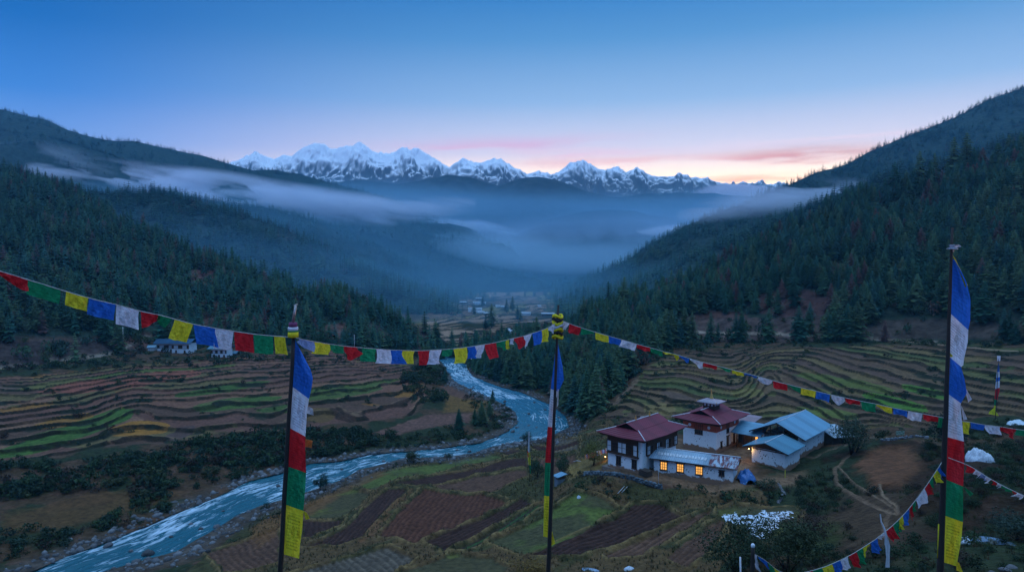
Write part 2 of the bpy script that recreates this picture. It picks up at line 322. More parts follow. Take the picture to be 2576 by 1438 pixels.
TRAILS = [  # (outline, half width m, colour, z)
    ([(-60, 938), (0, 927), (60, 918), (150, 908), (230, 898), (290, 886), (330, 868), (370, 848), (420, 836), (470, 826)], 1.6, (.20, .16, .12)),
    (z5([(290, 0), (330, 40), (400, 60), (450, 95), (490, 130), (500, 190), (460, 240), (410, 280), (400, 310), (330, 350), (250, 390), (200, 440)]), 1.5, (.15, .115, .095)),
    ([(1660, 838), (1760, 836), (1900, 838), (2050, 846), (2200, 852), (2330, 862), (2430, 872), (2576, 880), (2800, 890)], 1.5, (.22, .17, .14)),
    ([(2260, 1085), (2200, 1115), (2130, 1150), (2100, 1180), (2110, 1210), (2150, 1240), (2200, 1270), (2240, 1290), (2225, 1320), (2230, 1350)], .40, (.13, .095, .072)),
    ([(2212, 1215), (2225, 1245), (2255, 1270), (2262, 1295), (2210, 1275)], .24, (.19, .145, .11)),
    ([(2110, 1170), (2160, 1215), (2230, 1262), (2275, 1300)], .22, (.14, .105, .08)),
    ([(1980, 1130), (2050, 1150), (2130, 1120), (2220, 1090)], .7, (.10, .085, .07)),
]
cols_u = np.concatenate([np.linspace(-420, -20, 60, endpoint=False), np.linspace(-20, 2596, 1050), np.linspace(2596, 3000, 61)[1:]])
rows_v = np.concatenate([np.linspace(1560, 1450, 22, endpoint=False), np.linspace(1450, 905, 400, endpoint=False), np.linspace(905, 742, 190)])
GU, GV = np.meshgrid(cols_u, rows_v)
def build_ground():
    global GX, GY, GZ, GCOL, GMASK, FIELDS_W
    U, V = GU, GV
    Z = ztps(U, V)
    dx, dy, dz = dirs(U, V)
    def place(Z): k = Z / dz; return dx * k, dy * k
    X, Y = place(Z)
    # river bed and banks
    inr = inpoly(U, V, RIVER); xr, yr = place(np.full_like(Z, RZ)); dr = dpoly(xr, yr, RIVER_W)
    dr = np.where(inr, -dr, dr)
    bank = sst(0, 9, dr); Z = (RZ + .25 + .1 * dr) * (1 - bank) + Z * bank
    Z = np.where(dr < 0, RZ - np.minimum(-dr * .5, 1.2) + .05, Z)
    Z = np.maximum(Z, np.where(dr > 0.4, RZ + .25, -99))
    X, Y = place(Z)
    col = np.empty(U.shape + (3,))
    n1 = fbm(X / 9, Y / 9, 5, 1); n2 = fbm(X / 2.3, Y / 2.3, 4, 9); n3 = fbm(X / 35, Y / 35, 4, 21)
    def C(a): return np.array(a)[None, None, :]
    def mixc(c, a, w): return c * (1 - w[..., None]) + C(a) * w[..., None]
    col[:] = C((.058, .042, .028))
    col = mixc(col, (.022, .036, .020), sst(.44, .56, n1)); col = mixc(col, (.080, .052, .040), sst(.55, .68, n2) * sst(.55, .42, n1))
    scrub = np.ones(U.shape)
    dZ = np.zeros(U.shape)
    # ---- terraces
    for nm, PP, LT, mul, relief in (('l', LEFT_P, LEFT_L, .86, .80), ('r', RIGHT_P, RIGHT_L, 1.15, .95)):
        ins = inpoly(U, V, PP); sel = ins
        blk = np.floor(((X * .9 + Y * .35) if nm == 'l' else (X * .7 - Y * .6)) / 46 + (fbm(X / 60, Y / 60, 3, 33) - .5) * 2.6)
        L0 = LT(U, V)
        if nm == 'l': L0 = .55 * L0 + .025 * L0 * abs(L0); relief = np.clip(.8 / np.clip(.55 + .05 * L0, .45, 2), .5, 1.3)
        L = L0 * mul + (fbm(X / 38, Y / 38, 3, 31) - .5) * (1.7 if nm == 'l' else 1.0) + (fbm(X / 6, Y / 6, 2, 35) - .5) * .40 + vnoise(blk * 3.7 + .5, blk * 0 + .5, 38) * .9
        edge = sst(0, 6, dpoly(X, Y, list(zip(*[np.asarray(q) for q in np.array([ [float(np.interp(0, [0], [0]))]*2 ]).T])) if False else [(X[abs(rows_v - b).argmin(), abs(cols_u - a).argmin()], Y[abs(rows_v - b).argmin(), abs(cols_u - a).argmin()]) for a, b in PP]))
        w = np.where(ins, edge, 0)
        k = np.floor(L); f = L - k
        step = relief * (sst(.80, .98, f) - f)
        dZ += step * w
        along = (X * .8 + Y * .25) if nm == 'l' else (X * .6 - Y * .5)
        seg = np.floor(along / (24 + 22 * vnoise(k * 3.3, k * 0, 5)) + 9.7 * vnoise(k * 1.7, k * 0, 8) + .35 * (n1 - .5) * 3)
        h = vnoise(k * 5.13 + .5, seg * 7.77 + .5, 3)
        pal = [(.00, (.145, .080, .060)), (.2, (.110, .062, .052)), (.4, (.165, .098, .072)), (.5, (.085, .055, .044)), (.58, (.110, .095, .048)), (.66, (.070, .105, .032)), (.74, (.190, .100, .032)), (.80, (.125, .065, .052)), (.9, (.120, .085, .072))]
        if nm == 'r': pal = [(.0, (.085, .060, .044)), (.2, (.110, .080, .052)), (.35, (.090, .098, .042)), (.5, (.125, .100, .052)), (.6, (.090, .062, .052)), (.7, (.060, .084, .036)), (.85, (.095, .065, .048))]
        tc = np.zeros(U.shape + (3,))
        for t, c in pal: tc = np.where((h >= t)[..., None], C(c), tc)
        if nm == 'l':
            for (a, b, ru, rv, sl, c) in [(160, 1090, 175, 22, -.30, (.050, .110, .028)), (250, 1055, 90, 18, -.3, (.050, .110, .028)), (600, 1010, 110, 14, -.12, (.054, .105, .030)), (850, 985, 110, 16, -.14, (.062, .100, .032)), (560, 975, 120, 9, -.15, (.048, .096, .028)), (700, 1025, 60, 9, -.1, (.048, .092, .028)), (130, 965, 90, 8, -.15, (.105, .110, .045)),
                                          (350, 1075, 75, 20, -.1, (.24, .125, .030)), (160, 1055, 75, 12, -.2, (.21, .115, .034)), (800, 1040, 40, 18, 0, (.10, .068, .032)), (300, 960, 210, 16, -.12, (.19, .075, .058)), (450, 1090, 40, 16, -.4, (.075, .055, .055))]:
                q = ((U - a) / ru) ** 2 + ((V - b - sl * (U - a)) / rv) ** 2 + (n1 - .5) * .5
                kk = np.where(q < 1, 1., 0.)
                tc = mixc(tc, c, kk)
        else:
            for (a, b, ru, rv, sl, c) in [(2250, 1010, 85, 17, .22, (.062, .160, .028)), (2340, 985, 70, 12, .25, (.062, .150, .030)), (2060, 990, 45, 16, .2, (.120, .135, .050)), (2130, 960, 120, 12, .18, (.085, .115, .036)), (2080, 1035, 80, 12, .12, (.095, .130, .038)), (1880, 985, 40, 12, 0, (.14, .135, .055)), (1660, 1025, 40, 16, 0, (.15, .125, .06)), (1720, 1000, 60, 12, .3, (.095, .070, .06))]:
                q = ((U - a) / ru) ** 2 + ((V - b - sl * (U - a)) / rv) ** 2 + (n1 - .5) * .5
                tc = mixc(tc, c, np.where(q < 1, 1., 0.))
        tc = tc * (0.8 + .4 * n2)[..., None]
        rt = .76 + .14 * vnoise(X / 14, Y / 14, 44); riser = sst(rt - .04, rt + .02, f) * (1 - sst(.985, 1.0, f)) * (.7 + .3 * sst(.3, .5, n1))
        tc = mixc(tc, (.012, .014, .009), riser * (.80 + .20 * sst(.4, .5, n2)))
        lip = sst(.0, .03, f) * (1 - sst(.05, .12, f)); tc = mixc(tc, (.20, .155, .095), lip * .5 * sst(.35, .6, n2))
        bush = sst(.60, .66, n1) * (1 - sst(.2, .5, abs(f - .85))) ; tc = mixc(tc, (.016, .024, .016), bush * .9)
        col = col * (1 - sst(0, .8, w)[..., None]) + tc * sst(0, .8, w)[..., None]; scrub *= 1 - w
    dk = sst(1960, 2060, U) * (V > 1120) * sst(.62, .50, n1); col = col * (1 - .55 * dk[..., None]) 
    # ---- far valley fields
    far = sst(890, 860, V) * sst(1030, 1080, U) * sst(1480, 1420, U)
    L = (880 - V) / 8.5 - (U - 1200) / 60 + (fbm(X / 60, Y / 60, 3, 41) - .5) * 5; k = np.floor(L); f = L - k
    h = vnoise(k * 5.13 + .5, np.floor(X / 60 + k * .7) * 3.3 + .5, 6)
    fc = C((.19, .145, .115)) * (.5 + 1.0 * h)[..., None]; fc = np.where((h > .75)[..., None], C((.15, .15, .075)), fc)
    fc = mixc(fc, (.02, .026, .018), sst(.72, .8, f)); dZ += far * 1.4 * (sst(.7, .95, f) - f)
    fc = mixc(fc, (.02, .030, .018), sst(.58, .64, n3))
    col = col * (1 - far[..., None]) + fc * far[..., None]; scrub *= 1 - far
    # ---- grassy near bank
    nb = inpoly(U, V, [(300, 1560), (520, 1400), (640, 1300), (800, 1240), (930, 1180), (1080, 1160), (1250, 1135), (1380, 1110), (1440, 1070), (1530, 1050), (1560, 1080), (1530, 1180), (1660, 1230), (1900, 1220), (1950, 1280), (1800, 1438), (1700, 1560)])
    g = C((.046, .050, .024)) * (.6 + .8 * n2)[..., None]; g = g * (1 - sst(.48, .6, n1)[..., None]) + C((.085, .062, .034)) * sst(.48, .6, n1)[..., None]
    col = np.where(nb[..., None], g, col)
    # ---- ploughed and green fields with raised bunds
    gz = lambda a, b: (X[abs(rows_v - b).argmin(), abs(cols_u - a).argmin()], Y[abs(rows_v - b).argmin(), abs(cols_u - a).argmin()])
    FIELDS_W = [(nm, [gz(a, b) for a, b in P]) for nm, P in FIELDS]
    area = (V > 1050) & (U > 480)
    fieldmask = np.zeros(U.shape)
    for (nm, W), (_, PI_) in zip(FIELDS_W, FIELDS):
        us = [p[0] for p in PI_]; vs = [p[1] for p in PI_]
        s = (U > min(us) - 60) & (U < max(us) + 60) & (V > min(vs) - 40) & (V < max(vs) + 40)
        if not s.any(): continue
        x = X[s] + (n2[s] - .5) * 1.1; y = Y[s] + (n1[s] - .5) * 1.6
        ww = np.array(W); q = np.zeros(x.shape, bool); j = len(ww) - 1
        q = inpoly(x, y, ww); d = np.where(q, -1, 1) * dpoly(x, y, W)
        a = sst(.15, -.35, d)
        c = np.array(FCOL[nm])[None] * (.75 + .5 * n2[s])[:, None]
        if nm in ('green', 'moss'): c = c * (1 - .75 * sst(.42, .58, n1[s])[:, None]) + np.array((.052, .048, .036))[None] * .75 * sst(.42, .58, n1[s])[:, None]
        if nm in ('dark', 'red', 'brown', 'furrow'):
            e = ww[np.argmax(np.hypot(*(np.roll(ww, -1, 0) - ww).T))]; i = np.argmax(np.hypot(*(np.roll(ww, -1, 0) - ww).T)); dd = np.roll(ww, -1, 0)[i] - ww[i]; dd = dd / np.hypot(*dd)
            fr = np.sin((X[s] * -dd[1] + Y[s] * dd[0] + (n1[s] - .5) * 2) * 2 * pi / 1.15); c = c * (1 + .30 * fr * (.4 + .6 * n2[s]))[:, None]
            dZ[s] += a * .10 * fr
        if nm == 'crop':
            i = np.argmax(np.hypot(*(np.roll(ww, -1, 0) - ww).T)); dd = np.roll(ww, -1, 0)[i] - ww[i]; dd = dd / np.hypot(*dd)
            fr = np.sin((X[s] * -dd[1] + Y[s] * dd[0]) * 2 * pi / 1.3); c = np.where((fr > 0)[:, None], np.array((.03, .075, .03))[None], np.array((.035, .03, .025))[None])
        col[s] = col[s] * (1 - a[:, None]) + c * a[:, None]
        bw = np.exp(-((d - .65) / .36) ** 2); dZ[s] += .38 * bw
        bc = np.array((.155, .120, .060))[None] * (.5 + n2[s])[:, None]
        k = bw * .75 * (d > .1) * sst(.25, .5, n2[s]); col[s] = col[s] * (1 - k[:, None]) + bc * k[:, None]
        fieldmask[s] = np.maximum(fieldmask[s], a)
        dZ[s] -= a * .25
    # ---- yard of the monastery, bare mounds, flood field, trails
    def patch(poly, c, soft=2.0, amp=1.):
        nonlocal col
        us = [p[0] for p in poly]; vs = [p[1] for p in poly]; s = (U > min(us) - 60) & (U < max(us) + 60) & (V > min(vs) - 40) & (V < max(vs) + 40)
        W = [gz(a, b) for a, b in poly]; x = X[s] + (n2[s] - .5) * 3; y = Y[s] + (n1[s] - .5) * 5
        d = np.where(inpoly(x, y, W), -1, 1) * dpoly(x, y, W); a = sst(soft * .5, -soft, d) * amp
        col[s] = col[s] * (1 - a[:, None]) + np.array(c)[None] * (.7 + .6 * n2[s])[:, None] * a[:, None]; scrub[s] *= 1 - a
    patch([(1480, 1190), (1530, 1170), (1700, 1100), (1860, 1100), (1910, 1120), (1900, 1200), (1960, 1190), (2030, 1180), (2000, 1215), (1850, 1235), (1650, 1215), (1520, 1205)], (.15, .105, .075))
    patch([(1440, 1165), (1500, 1135), (1530, 1140), (1525, 1175), (1470, 1195)], (.12, .095, .040))
    patch([(2140, 1165), (2200, 1130), (2300, 1125), (2330, 1170), (2290, 1220), (2180, 1225)], (.115, .060, .036))
    patch([(2100, 1230), (2300, 1230), (2350, 1330), (2250, 1430), (2100, 1400), (2060, 1300)], (.055, .040, .028), 4)
    patch([(2000, 1420), (2020, 1330), (2100, 1300), (2130, 1340), (2080, 1420)], (.034, .050, .018), 2)
    patch([(620, 1330), (720, 1280), (860, 1215), (960, 1180), (980, 1190), (860, 1240), (740, 1320), (650, 1380)], (.125, .070, .034), 1.5, .8)
    patch(z4([(560, 1262), (700, 1110), (840, 985), (915, 960), (690, 1160), (640, 1225), (590, 1275)]), (.125, .068, .038), 1.0, .85)
    patch([(0, 1290), (250, 1235), (420, 1225), (480, 1240), (330, 1290), (160, 1330), (0, 1345)], (.085, .052, .026), 3, .8)
    patch([(1125, 990), (1240, 1000), (1215, 1035), (1110, 1040)], (.12, .078, .03), 2)
    patch([(1105, 968), (1180, 975), (1190, 990), (1125, 992)], (.105, .060, .045), 1)
    patch([(930, 1088), (1060, 1045), (1190, 1040), (1180, 1062), (1060, 1078), (960, 1098)], (.115, .070, .062), 1)
    patch(z4([(1120, 375), (1180, 385), (1280, 440), (1250, 470), (1140, 465), (1040, 435), (1030, 390)]), (.105, .062, .050), 1)
    rk = sst(8.5, 2.5, dr) * (dr > 0) * ((V > 930)) * sst(.25, .5, fbm(X / 14, Y / 14, 2, 55) + .12)
    rc = C((.065, .062, .062)) * (.3 + 1.3 * n2)[..., None]
    col = col * (1 - rk[..., None]) + rc * rk[..., None]
    col = np.where((dr < 0)[..., None], C((.05, .06, .06)), col)
    trail = np.zeros(U.shape)
    for P, hw, c in TRAILS:
        W = [gz(a, b) for a, b in P]
        us = [p[0] for p in P]; vs = [p[1] for p in P]; s = (U > min(us) - 80) & (U < max(us) + 80) & (V > min(vs) - 60) & (V < max(vs) + 60)
        d = dpoly(X[s] + (n1[s] - .5) * 2 * hw, Y[s] + (n2[s] - .5) * 3 * hw, W, False); a = sst(hw * 1.1, hw * .6, d) * .9 * sst(.2, .45, n1[s] + .1)
        col[s] = col[s] * (1 - a[:, None]) + np.array(c)[None] * (.7 + .6 * n2[s])[:, None] * a[:, None]; scrub[s] *= (1 - a); dZ[s] -= .12 * a; trail[s] = np.maximum(trail[s], sst(hw * 2, hw, d))
    rough = (fbm(X / 4, Y / 4, 4, 77) - .5) * 1.3 * scrub * sst(3, 12, dr) * (1 - trail) + (fbm(X / 18, Y / 18, 3, 78) - .5) * 5.0 * scrub * sst(4, 25, dr) * sst(1950, 2100, U) * (V > 1090)
    dZ += rough * (1 - fieldmask)
    Z = Z + dZ * sst(0, 1.5, dr)
    col = np.clip(col * np.array((1.22, 1.0, .80)), 0, .9)
    GX, GY, GZ, GCOL = X, Y, Z, col
    GMASK = dict(dr=dr, scrub=scrub * (1 - fieldmask) * (1 - trail), field=fieldmask, n1=n1)
    # rows from the lower frame edge back to the viewer's own hillside
    xe, ye, ze = X[0], Y[0], Z[0]
    R = []
    for t in np.linspace(1, 0, 60)[1:]:
        y = ye * t + (-60) * (1 - t); yy = np.clip((y - 1.5) / (ye - 1.5), 0, 1)
        z = -1.75 + (ze + 1.75) * yy + (vnoise(xe / 3, y / 3, 3) - .5) * .8 * np.clip(y / 8, 0, 1) * sst(1, .9, t)
        R.append((xe + 0 * y, y, z))
    R = R[::-1]
    XX = np.vstack([np.array([r[0] for r in R]), X]); YY = np.vstack([np.array([r[1] for r in R]), Y]); ZZ = np.vstack([np.array([r[2] for r in R]), Z])
    cc = np.concatenate([np.broadcast_to(C((.035, .036, .02)), (len(R),) + U.shape[1:] + (3,)) * (.6 + .8 * vnoise(XX[:len(R)] / 2, YY[:len(R)] / 2, 4))[..., None], col])
    # far apron so the sheet reaches under the hills
    for dy_, dz_ in ((400, 0), (1000, 0), (1900, 0)):
        XX = np.vstack([XX, XX[-1:] * (1 + dy_ / YY[-1:])]); ZZ = np.vstack([ZZ, np.minimum(ZZ[-1:], -63)]); YY = np.vstack([YY, YY[-1:] + dy_]); cc = np.concatenate([cc, cc[-1:]])
    V3 = np.stack([XX, YY, ZZ], -1).reshape(-1, 3)
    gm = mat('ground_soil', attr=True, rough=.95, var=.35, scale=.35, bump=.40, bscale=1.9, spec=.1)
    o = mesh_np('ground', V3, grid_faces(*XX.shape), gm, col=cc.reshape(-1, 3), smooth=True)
    tag(o, kind='structure')
build_ground()
def ground_at(u, v):
    """point of the ground sheet first drawn at picture place (u, v), with its relief"""
    j = int(np.clip(np.interp(u, cols_u, np.arange(len(cols_u))), 0, len(cols_u) - 1)); i = int(np.clip(np.interp(-v, -rows_v, np.arange(len(rows_v))), 0, len(rows_v) - 1))
    return Vector((GX[i, j], GY[i, j], GZ[i, j]))
# ------------------------------------------------------------------ river
def build_river():
    def resamp(P, n):
        W = np.array([tuple(atZ(u, v, RZ)) for u, v in P]); s = np.concatenate([[0], np.cumsum(np.hypot(*np.diff(W[:, :2], axis=0).T))]); t = np.linspace(0, 1, n)
        return np.stack([np.interp(t, s / s[-1], W[:, k]) for k in range(3)], -1), s[-1]
    # match banks at paired anchors so cross-lines stay square to the flow
    pairs = [(0, 0), (2, 2), (6, 5), (8, 7), (10, 10), (12, 11), (14, 14), (16, 16), (17, 18), (18, 19), (19, 21), (20, 22), (21, 23), (22, 24), (23, 25), (24, 27), (26, 29), (28, 31)]
    A = []; B = []
    for (a0, b0), (a1, b1) in zip(pairs[:-1], pairs[1:]):
        n = 16; a, _ = resamp(FARBANK[a0:a1 + 1], n + 1); b, _ = resamp(NEARBANK[b0:b1 + 1], n + 1); A.append(a[:-1]); B.append(b[:-1])
    A = np.vstack(A); B = np.vstack(B)
    def sm(P):
        for _ in range(6): P[1:-1] = (P[:-2] + 2 * P[1:-1] + P[2:]) / 4
        return P
    A = sm(A); B = sm(B)
    n = len(A); m = 60; t = np.linspace(-.04, 1.04, m)[None, :, None]
    P = A[:, None] * (1 - t) + B[:, None] * t
    mid = (A + B) / 2; s = np.concatenate([[0], np.cumsum(np.hypot(*np.diff(mid[:, :2], axis=0).T))]); w = np.hypot(*(A - B)[:, :2].T)
    S = np.broadcast_to(s[:, None], (n, m)); T = (t[0, :, 0][None] - .5) * w[:, None]
    P[..., 2] = RZ + .10 + (fbm(S / 5, T / 1.6, 4, 91) - .5) * .55 + (fbm(S / 1.6, T / .8, 3, 95) - .5) * .22
    uv = np.stack([S, T], -1).reshape(-1, 2)
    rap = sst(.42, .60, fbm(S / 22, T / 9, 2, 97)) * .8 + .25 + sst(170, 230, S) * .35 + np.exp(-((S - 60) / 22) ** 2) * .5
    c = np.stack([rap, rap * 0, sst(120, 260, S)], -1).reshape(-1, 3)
    mt = bpy.data.materials.new('river_water'); mt.use_nodes = True; nt = mt.node_tree; N = nt.nodes; L = nt.links; b = N['Principled BSDF']; b.inputs['Specular IOR Level'].default_value = .28
    uvn = N.new('ShaderNodeUVMap'); mp = N.new('ShaderNodeMapping'); L.new(uvn.outputs[0], mp.inputs[0]); mp.inputs['Scale'].default_value = (.13, .55, 1); mp.inputs['Rotation'].default_value = (0, 0, .22)
    n1 = N.new('ShaderNodeTexNoise'); n1.inputs['Scale'].default_value = 1.25; n1.inputs['Detail'].default_value = 8; n1.inputs['Roughness'].default_value = .65; n1.inputs['Distortion'].default_value = .9; L.new(mp.outputs[0], n1.inputs[0])
    n2 = N.new('ShaderNodeTexNoise'); n2.inputs['Scale'].default_value = 1.3; n2.inputs['Detail'].default_value = 5; L.new(uvn.outputs[0], n2.inputs[0])
    at = N.new('ShaderNodeAttribute'); at.attribute_name = 'Col'; sp = N.new('ShaderNodeSeparateColor'); L.new(at.outputs[0], sp.inputs[0])
    ad = N.new('ShaderNodeMath'); ad.operation = 'MULTIPLY_ADD'; L.new(sp.outputs[0], ad.inputs[0]); ad.inputs[1].default_value = .17; L.new(n1.outputs[0], ad.inputs[2])
    ad2 = N.new('ShaderNodeMath'); ad2.operation = 'MULTIPLY_ADD'; L.new(n2.outputs[0], ad2.inputs[0]); ad2.inputs[1].default_value = .12; L.new(ad.outputs[0], ad2.inputs[2])
    fr = N.new('ShaderNodeMapRange'); L.new(ad2.outputs[0], fr.inputs[0]); fr.inputs[1].default_value = .75; fr.inputs[2].default_value = .90
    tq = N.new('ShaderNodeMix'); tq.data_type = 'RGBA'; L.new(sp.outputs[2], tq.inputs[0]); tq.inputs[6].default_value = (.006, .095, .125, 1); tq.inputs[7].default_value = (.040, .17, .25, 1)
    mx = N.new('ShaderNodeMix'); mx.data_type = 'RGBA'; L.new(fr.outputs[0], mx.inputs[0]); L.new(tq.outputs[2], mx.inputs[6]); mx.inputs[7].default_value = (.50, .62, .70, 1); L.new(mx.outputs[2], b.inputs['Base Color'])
    ro = N.new('ShaderNodeMapRange'); L.new(fr.outputs[0], ro.inputs[0]); ro.inputs[3].default_value = .22; ro.inputs[4].default_value = .7; L.new(ro.outputs[0], b.inputs['Roughness'])
    bp = N.new('ShaderNodeBump'); bp.inputs['Distance'].default_value = .5; L.new(ad2.outputs[0], bp.inputs['Height']); L.new(bp.outputs[0], b.inputs['Normal'])
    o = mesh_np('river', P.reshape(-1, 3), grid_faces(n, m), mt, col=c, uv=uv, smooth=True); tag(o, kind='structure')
build_river()
# ------------------------------------------------------------------ hills
HILLS = {}
def hill(name, crest, foot_z, reach, mats, nf=50, nb=10, amp=0.0, seed=0, foot=None, rough=3.0, step=5, prof=1.0, back=260, smoothing=14, colf=None, spur=140, peaky=0):
    """a real ridge: crest polyline (u, v, Y); front slope falls towards the viewer to foot_z (or the foot polyline), back slope falls away"""
    u0, u1 = crest[0][0], crest[-1][0]; u = np.arange(u0, u1 + .1, step); a = smooth_interp(crest, u, smoothing); v, Y = a[:, 0], a[:, 1]
    dx, dy, dz = dirs(u, v); cx = dx / dy * Y; cz = dz / dy * Y
    cz = cz + (fbm(cx / rough / 8, cx * 0 + seed, 4, seed) - .5) * rough
    if foot is not None:
        f = smooth_interp(foot, u, smoothing); fx, fy, fz = f[:, 0] * 0, 0, 0
        fv = f[:, 0]; fp = [ground_z(uu, vv) for uu, vv in zip(u, fv)]; fx = np.array([p[0] for p in fp]); fy = np.array([p[1] for p in fp]); fz = np.array([p[2] for p in fp]) - 1.5
    else:
        fy = Y - reach; fx = cx * (fy / Y); fz = np.full_like(u, foot_z)
    t = np.linspace(0, 1, nf)[:, None]
    X = fx + (cx - fx) * t; Yg = fy + (Y - fy) * t; Z = fz + (cz - fz) * t ** prof
    if amp:
        sp = fbm(X / spur, Yg / spur, 4, seed + 3, ridged=True) - .55
        Z = Z + sp * amp * np.sin(pi * np.clip(t, 0, 1)) ** .8
    s = np.linspace(0, 1, nb + 1)[1:, None]
    XB = cx + cx * 0 * s + 0 * s; XB = cx * (1 + s * back / Y); YB = Y + s * back; ZB = cz - (cz - np.minimum(fz, cz - 30)) * s ** 1.3
    XX = np.vstack([X, XB]); YY = np.vstack([Yg, YB]); ZZ = np.vstack([Z, ZB])
    V3 = np.stack([XX, YY, ZZ], -1).reshape(-1, 3)
    col = colf(XX, YY, ZZ).reshape(-1, 3) if colf else None
    o = mesh_np(name, V3, grid_faces(*XX.shape), mats, col=col, smooth=True); tag(o, kind='structure')
    HILLS[name + str(seed)] = (X, Yg, Z, len(u)); return o
def ground_z(u, v):
    return ground_at(u, v)
def forest_floor(X, Y, Z):
    n = fbm(X / 30, Y / 30, 4, 61); m = fbm(X / 7, Y / 7, 3, 62)
    c = np.array((.020, .034, .024)) * (.6 + .8 * m)[..., None]
    k = sst(.56, .64, n)[..., None]; return c * (1 - k) + np.array((.075, .045, .036)) * (.6 + .8 * m)[..., None] * k
def clearing(X, Y, Z, spots):
    c = forest_floor(X, Y, Z); m = fbm(X / 5, Y / 5, 3, 66)
    u, v = proj((X, Y, Z)); hole = np.zeros(X.shape)
    for (a, b, ru, rv, cc) in spots:
        q = ((u - a) / ru) ** 2 + ((v - b) / rv) ** 2 + (m - .5) * .9; k = sst(1.1, .8, q); c = c * (1 - k[..., None]) + np.array(cc) * (.6 + .8 * m)[..., None] * k[..., None]; hole = np.maximum(hole, k)
    for P, hw, cc in HILL_TRACKS:
        d = dpoly(u, v + (m - .5) * 6, P, False); k = sst(hw * 1.2, hw * .6, d) * .9; c = c * (1 - k[..., None]) + np.array(cc) * (.7 + .6 * m)[..., None] * k[..., None]
    return c
HILL_TRACKS = [(TRAILS[0][0], 4, (.24, .19, .14)), (TRAILS[2][0], 3.5, (.26, .20, .15)), (TRAILS[1][0], 4, (.20, .15, .12))]
M_FOREST = mat('forest_floor', attr=True, rough=1, var=.4, scale=.12, bump=.6, bscale=.5, spec=.05)
LEFT_SPOTS = [(120, 885, 300, 40, (.075, .050, .038)), (500, 705, 50, 28, (.10, .045, .038)), (835, 722, 26, 16, (.19, .085, .065)), (905, 765, 24, 9, (.15, .075, .055)), (610, 760, 10, 36, (.17, .085, .065)), (560, 812, 75, 20, (.085, .048, .040)), (140, 452, 35, 12, (.10, .06, .035)), (840, 840, 60, 26, (.12, .062, .048)), (240, 870, 90, 25, (.06, .042, .036)), (330, 860, 50, 16, (.11, .055, .042)), (90, 890, 130, 30, (.05, .036, .032))]
RIGHT_SPOTS = [(2010, 765, 120, 38, (.065, .034, .030)), (1800, 808, 90, 26, (.075, .040, .032)), (2090, 690, 55, 24, (.060, .034, .034)), (1950, 830, 340, 34, (.075, .050, .042)), (2380, 828, 300, 28, (.055, .042, .034)), (1500, 905, 70, 22, (.06, .040, .032)), (1330, 905, 20, 14, (.09, .05, .04)), (1640, 930, 60, 40, (.045, .035, .03))]
CREST_L = [(-420, 320, 640), (-100, 400, 620), (0, 437, 600), (60, 452, 600), (110, 462, 595), (165, 480, 590), (200, 500, 585), (300, 545, 570), (450, 618, 545), (600, 670, 520), (700, 708, 505), (800, 740, 490), (900, 758, 478), (1000, 798, 462), (1080, 838, 445), (1130, 866, 432), (1180, 892, 425)]
FOOT_L = [(-420, 962), (0, 932), (200, 912), (300, 895), (420, 872), (600, 865), (720, 868), (850, 880), (1000, 893), (1120, 905), (1180, 908)]
CREST_R = [(1168, 904, 420), (1220, 890, 440), (1300, 868, 450), (1400, 845, 450), (1470, 812, 450), (1540, 788, 450), (1620, 765, 455), (1750, 715, 460), (1850, 655, 460), (1950, 605, 458), (2100, 542, 455), (2250, 490, 450), (2350, 460, 445), (2450, 430, 435), (2576, 400, 430), (3000, 270, 410)]
FOOT_R = [(1168, 912), (1220, 950), (1300, 975), (1380, 1000), (1430, 1040), (1480, 1062), (1540, 1010), (1590, 965), (1620, 920), (1670, 880), (1760, 862), (2000, 862), (2300, 860), (2576, 868), (3000, 870)]
hill('forested_hill', CREST_L, -60, 200, M_FOREST, nf=90, amp=14, seed=3, foot=FOOT_L, step=4, back=200, colf=lambda X, Y, Z: clearing(X, Y, Z, LEFT_SPOTS), spur=60)
hill('forested_hill', CREST_R, -60, 200, M_FOREST, nf=110, amp=12, seed=5, foot=FOOT_R, step=4, back=200, colf=lambda X, Y, Z: clearing(X, Y, Z, RIGHT_SPOTS), spur=60)
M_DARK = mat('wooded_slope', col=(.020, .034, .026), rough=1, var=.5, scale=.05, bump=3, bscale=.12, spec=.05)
M_FAR = mat('distant_slope', col=(.035, .045, .05), rough=1, var=.4, scale=.012, bump=8, bscale=.03, spec=.05)
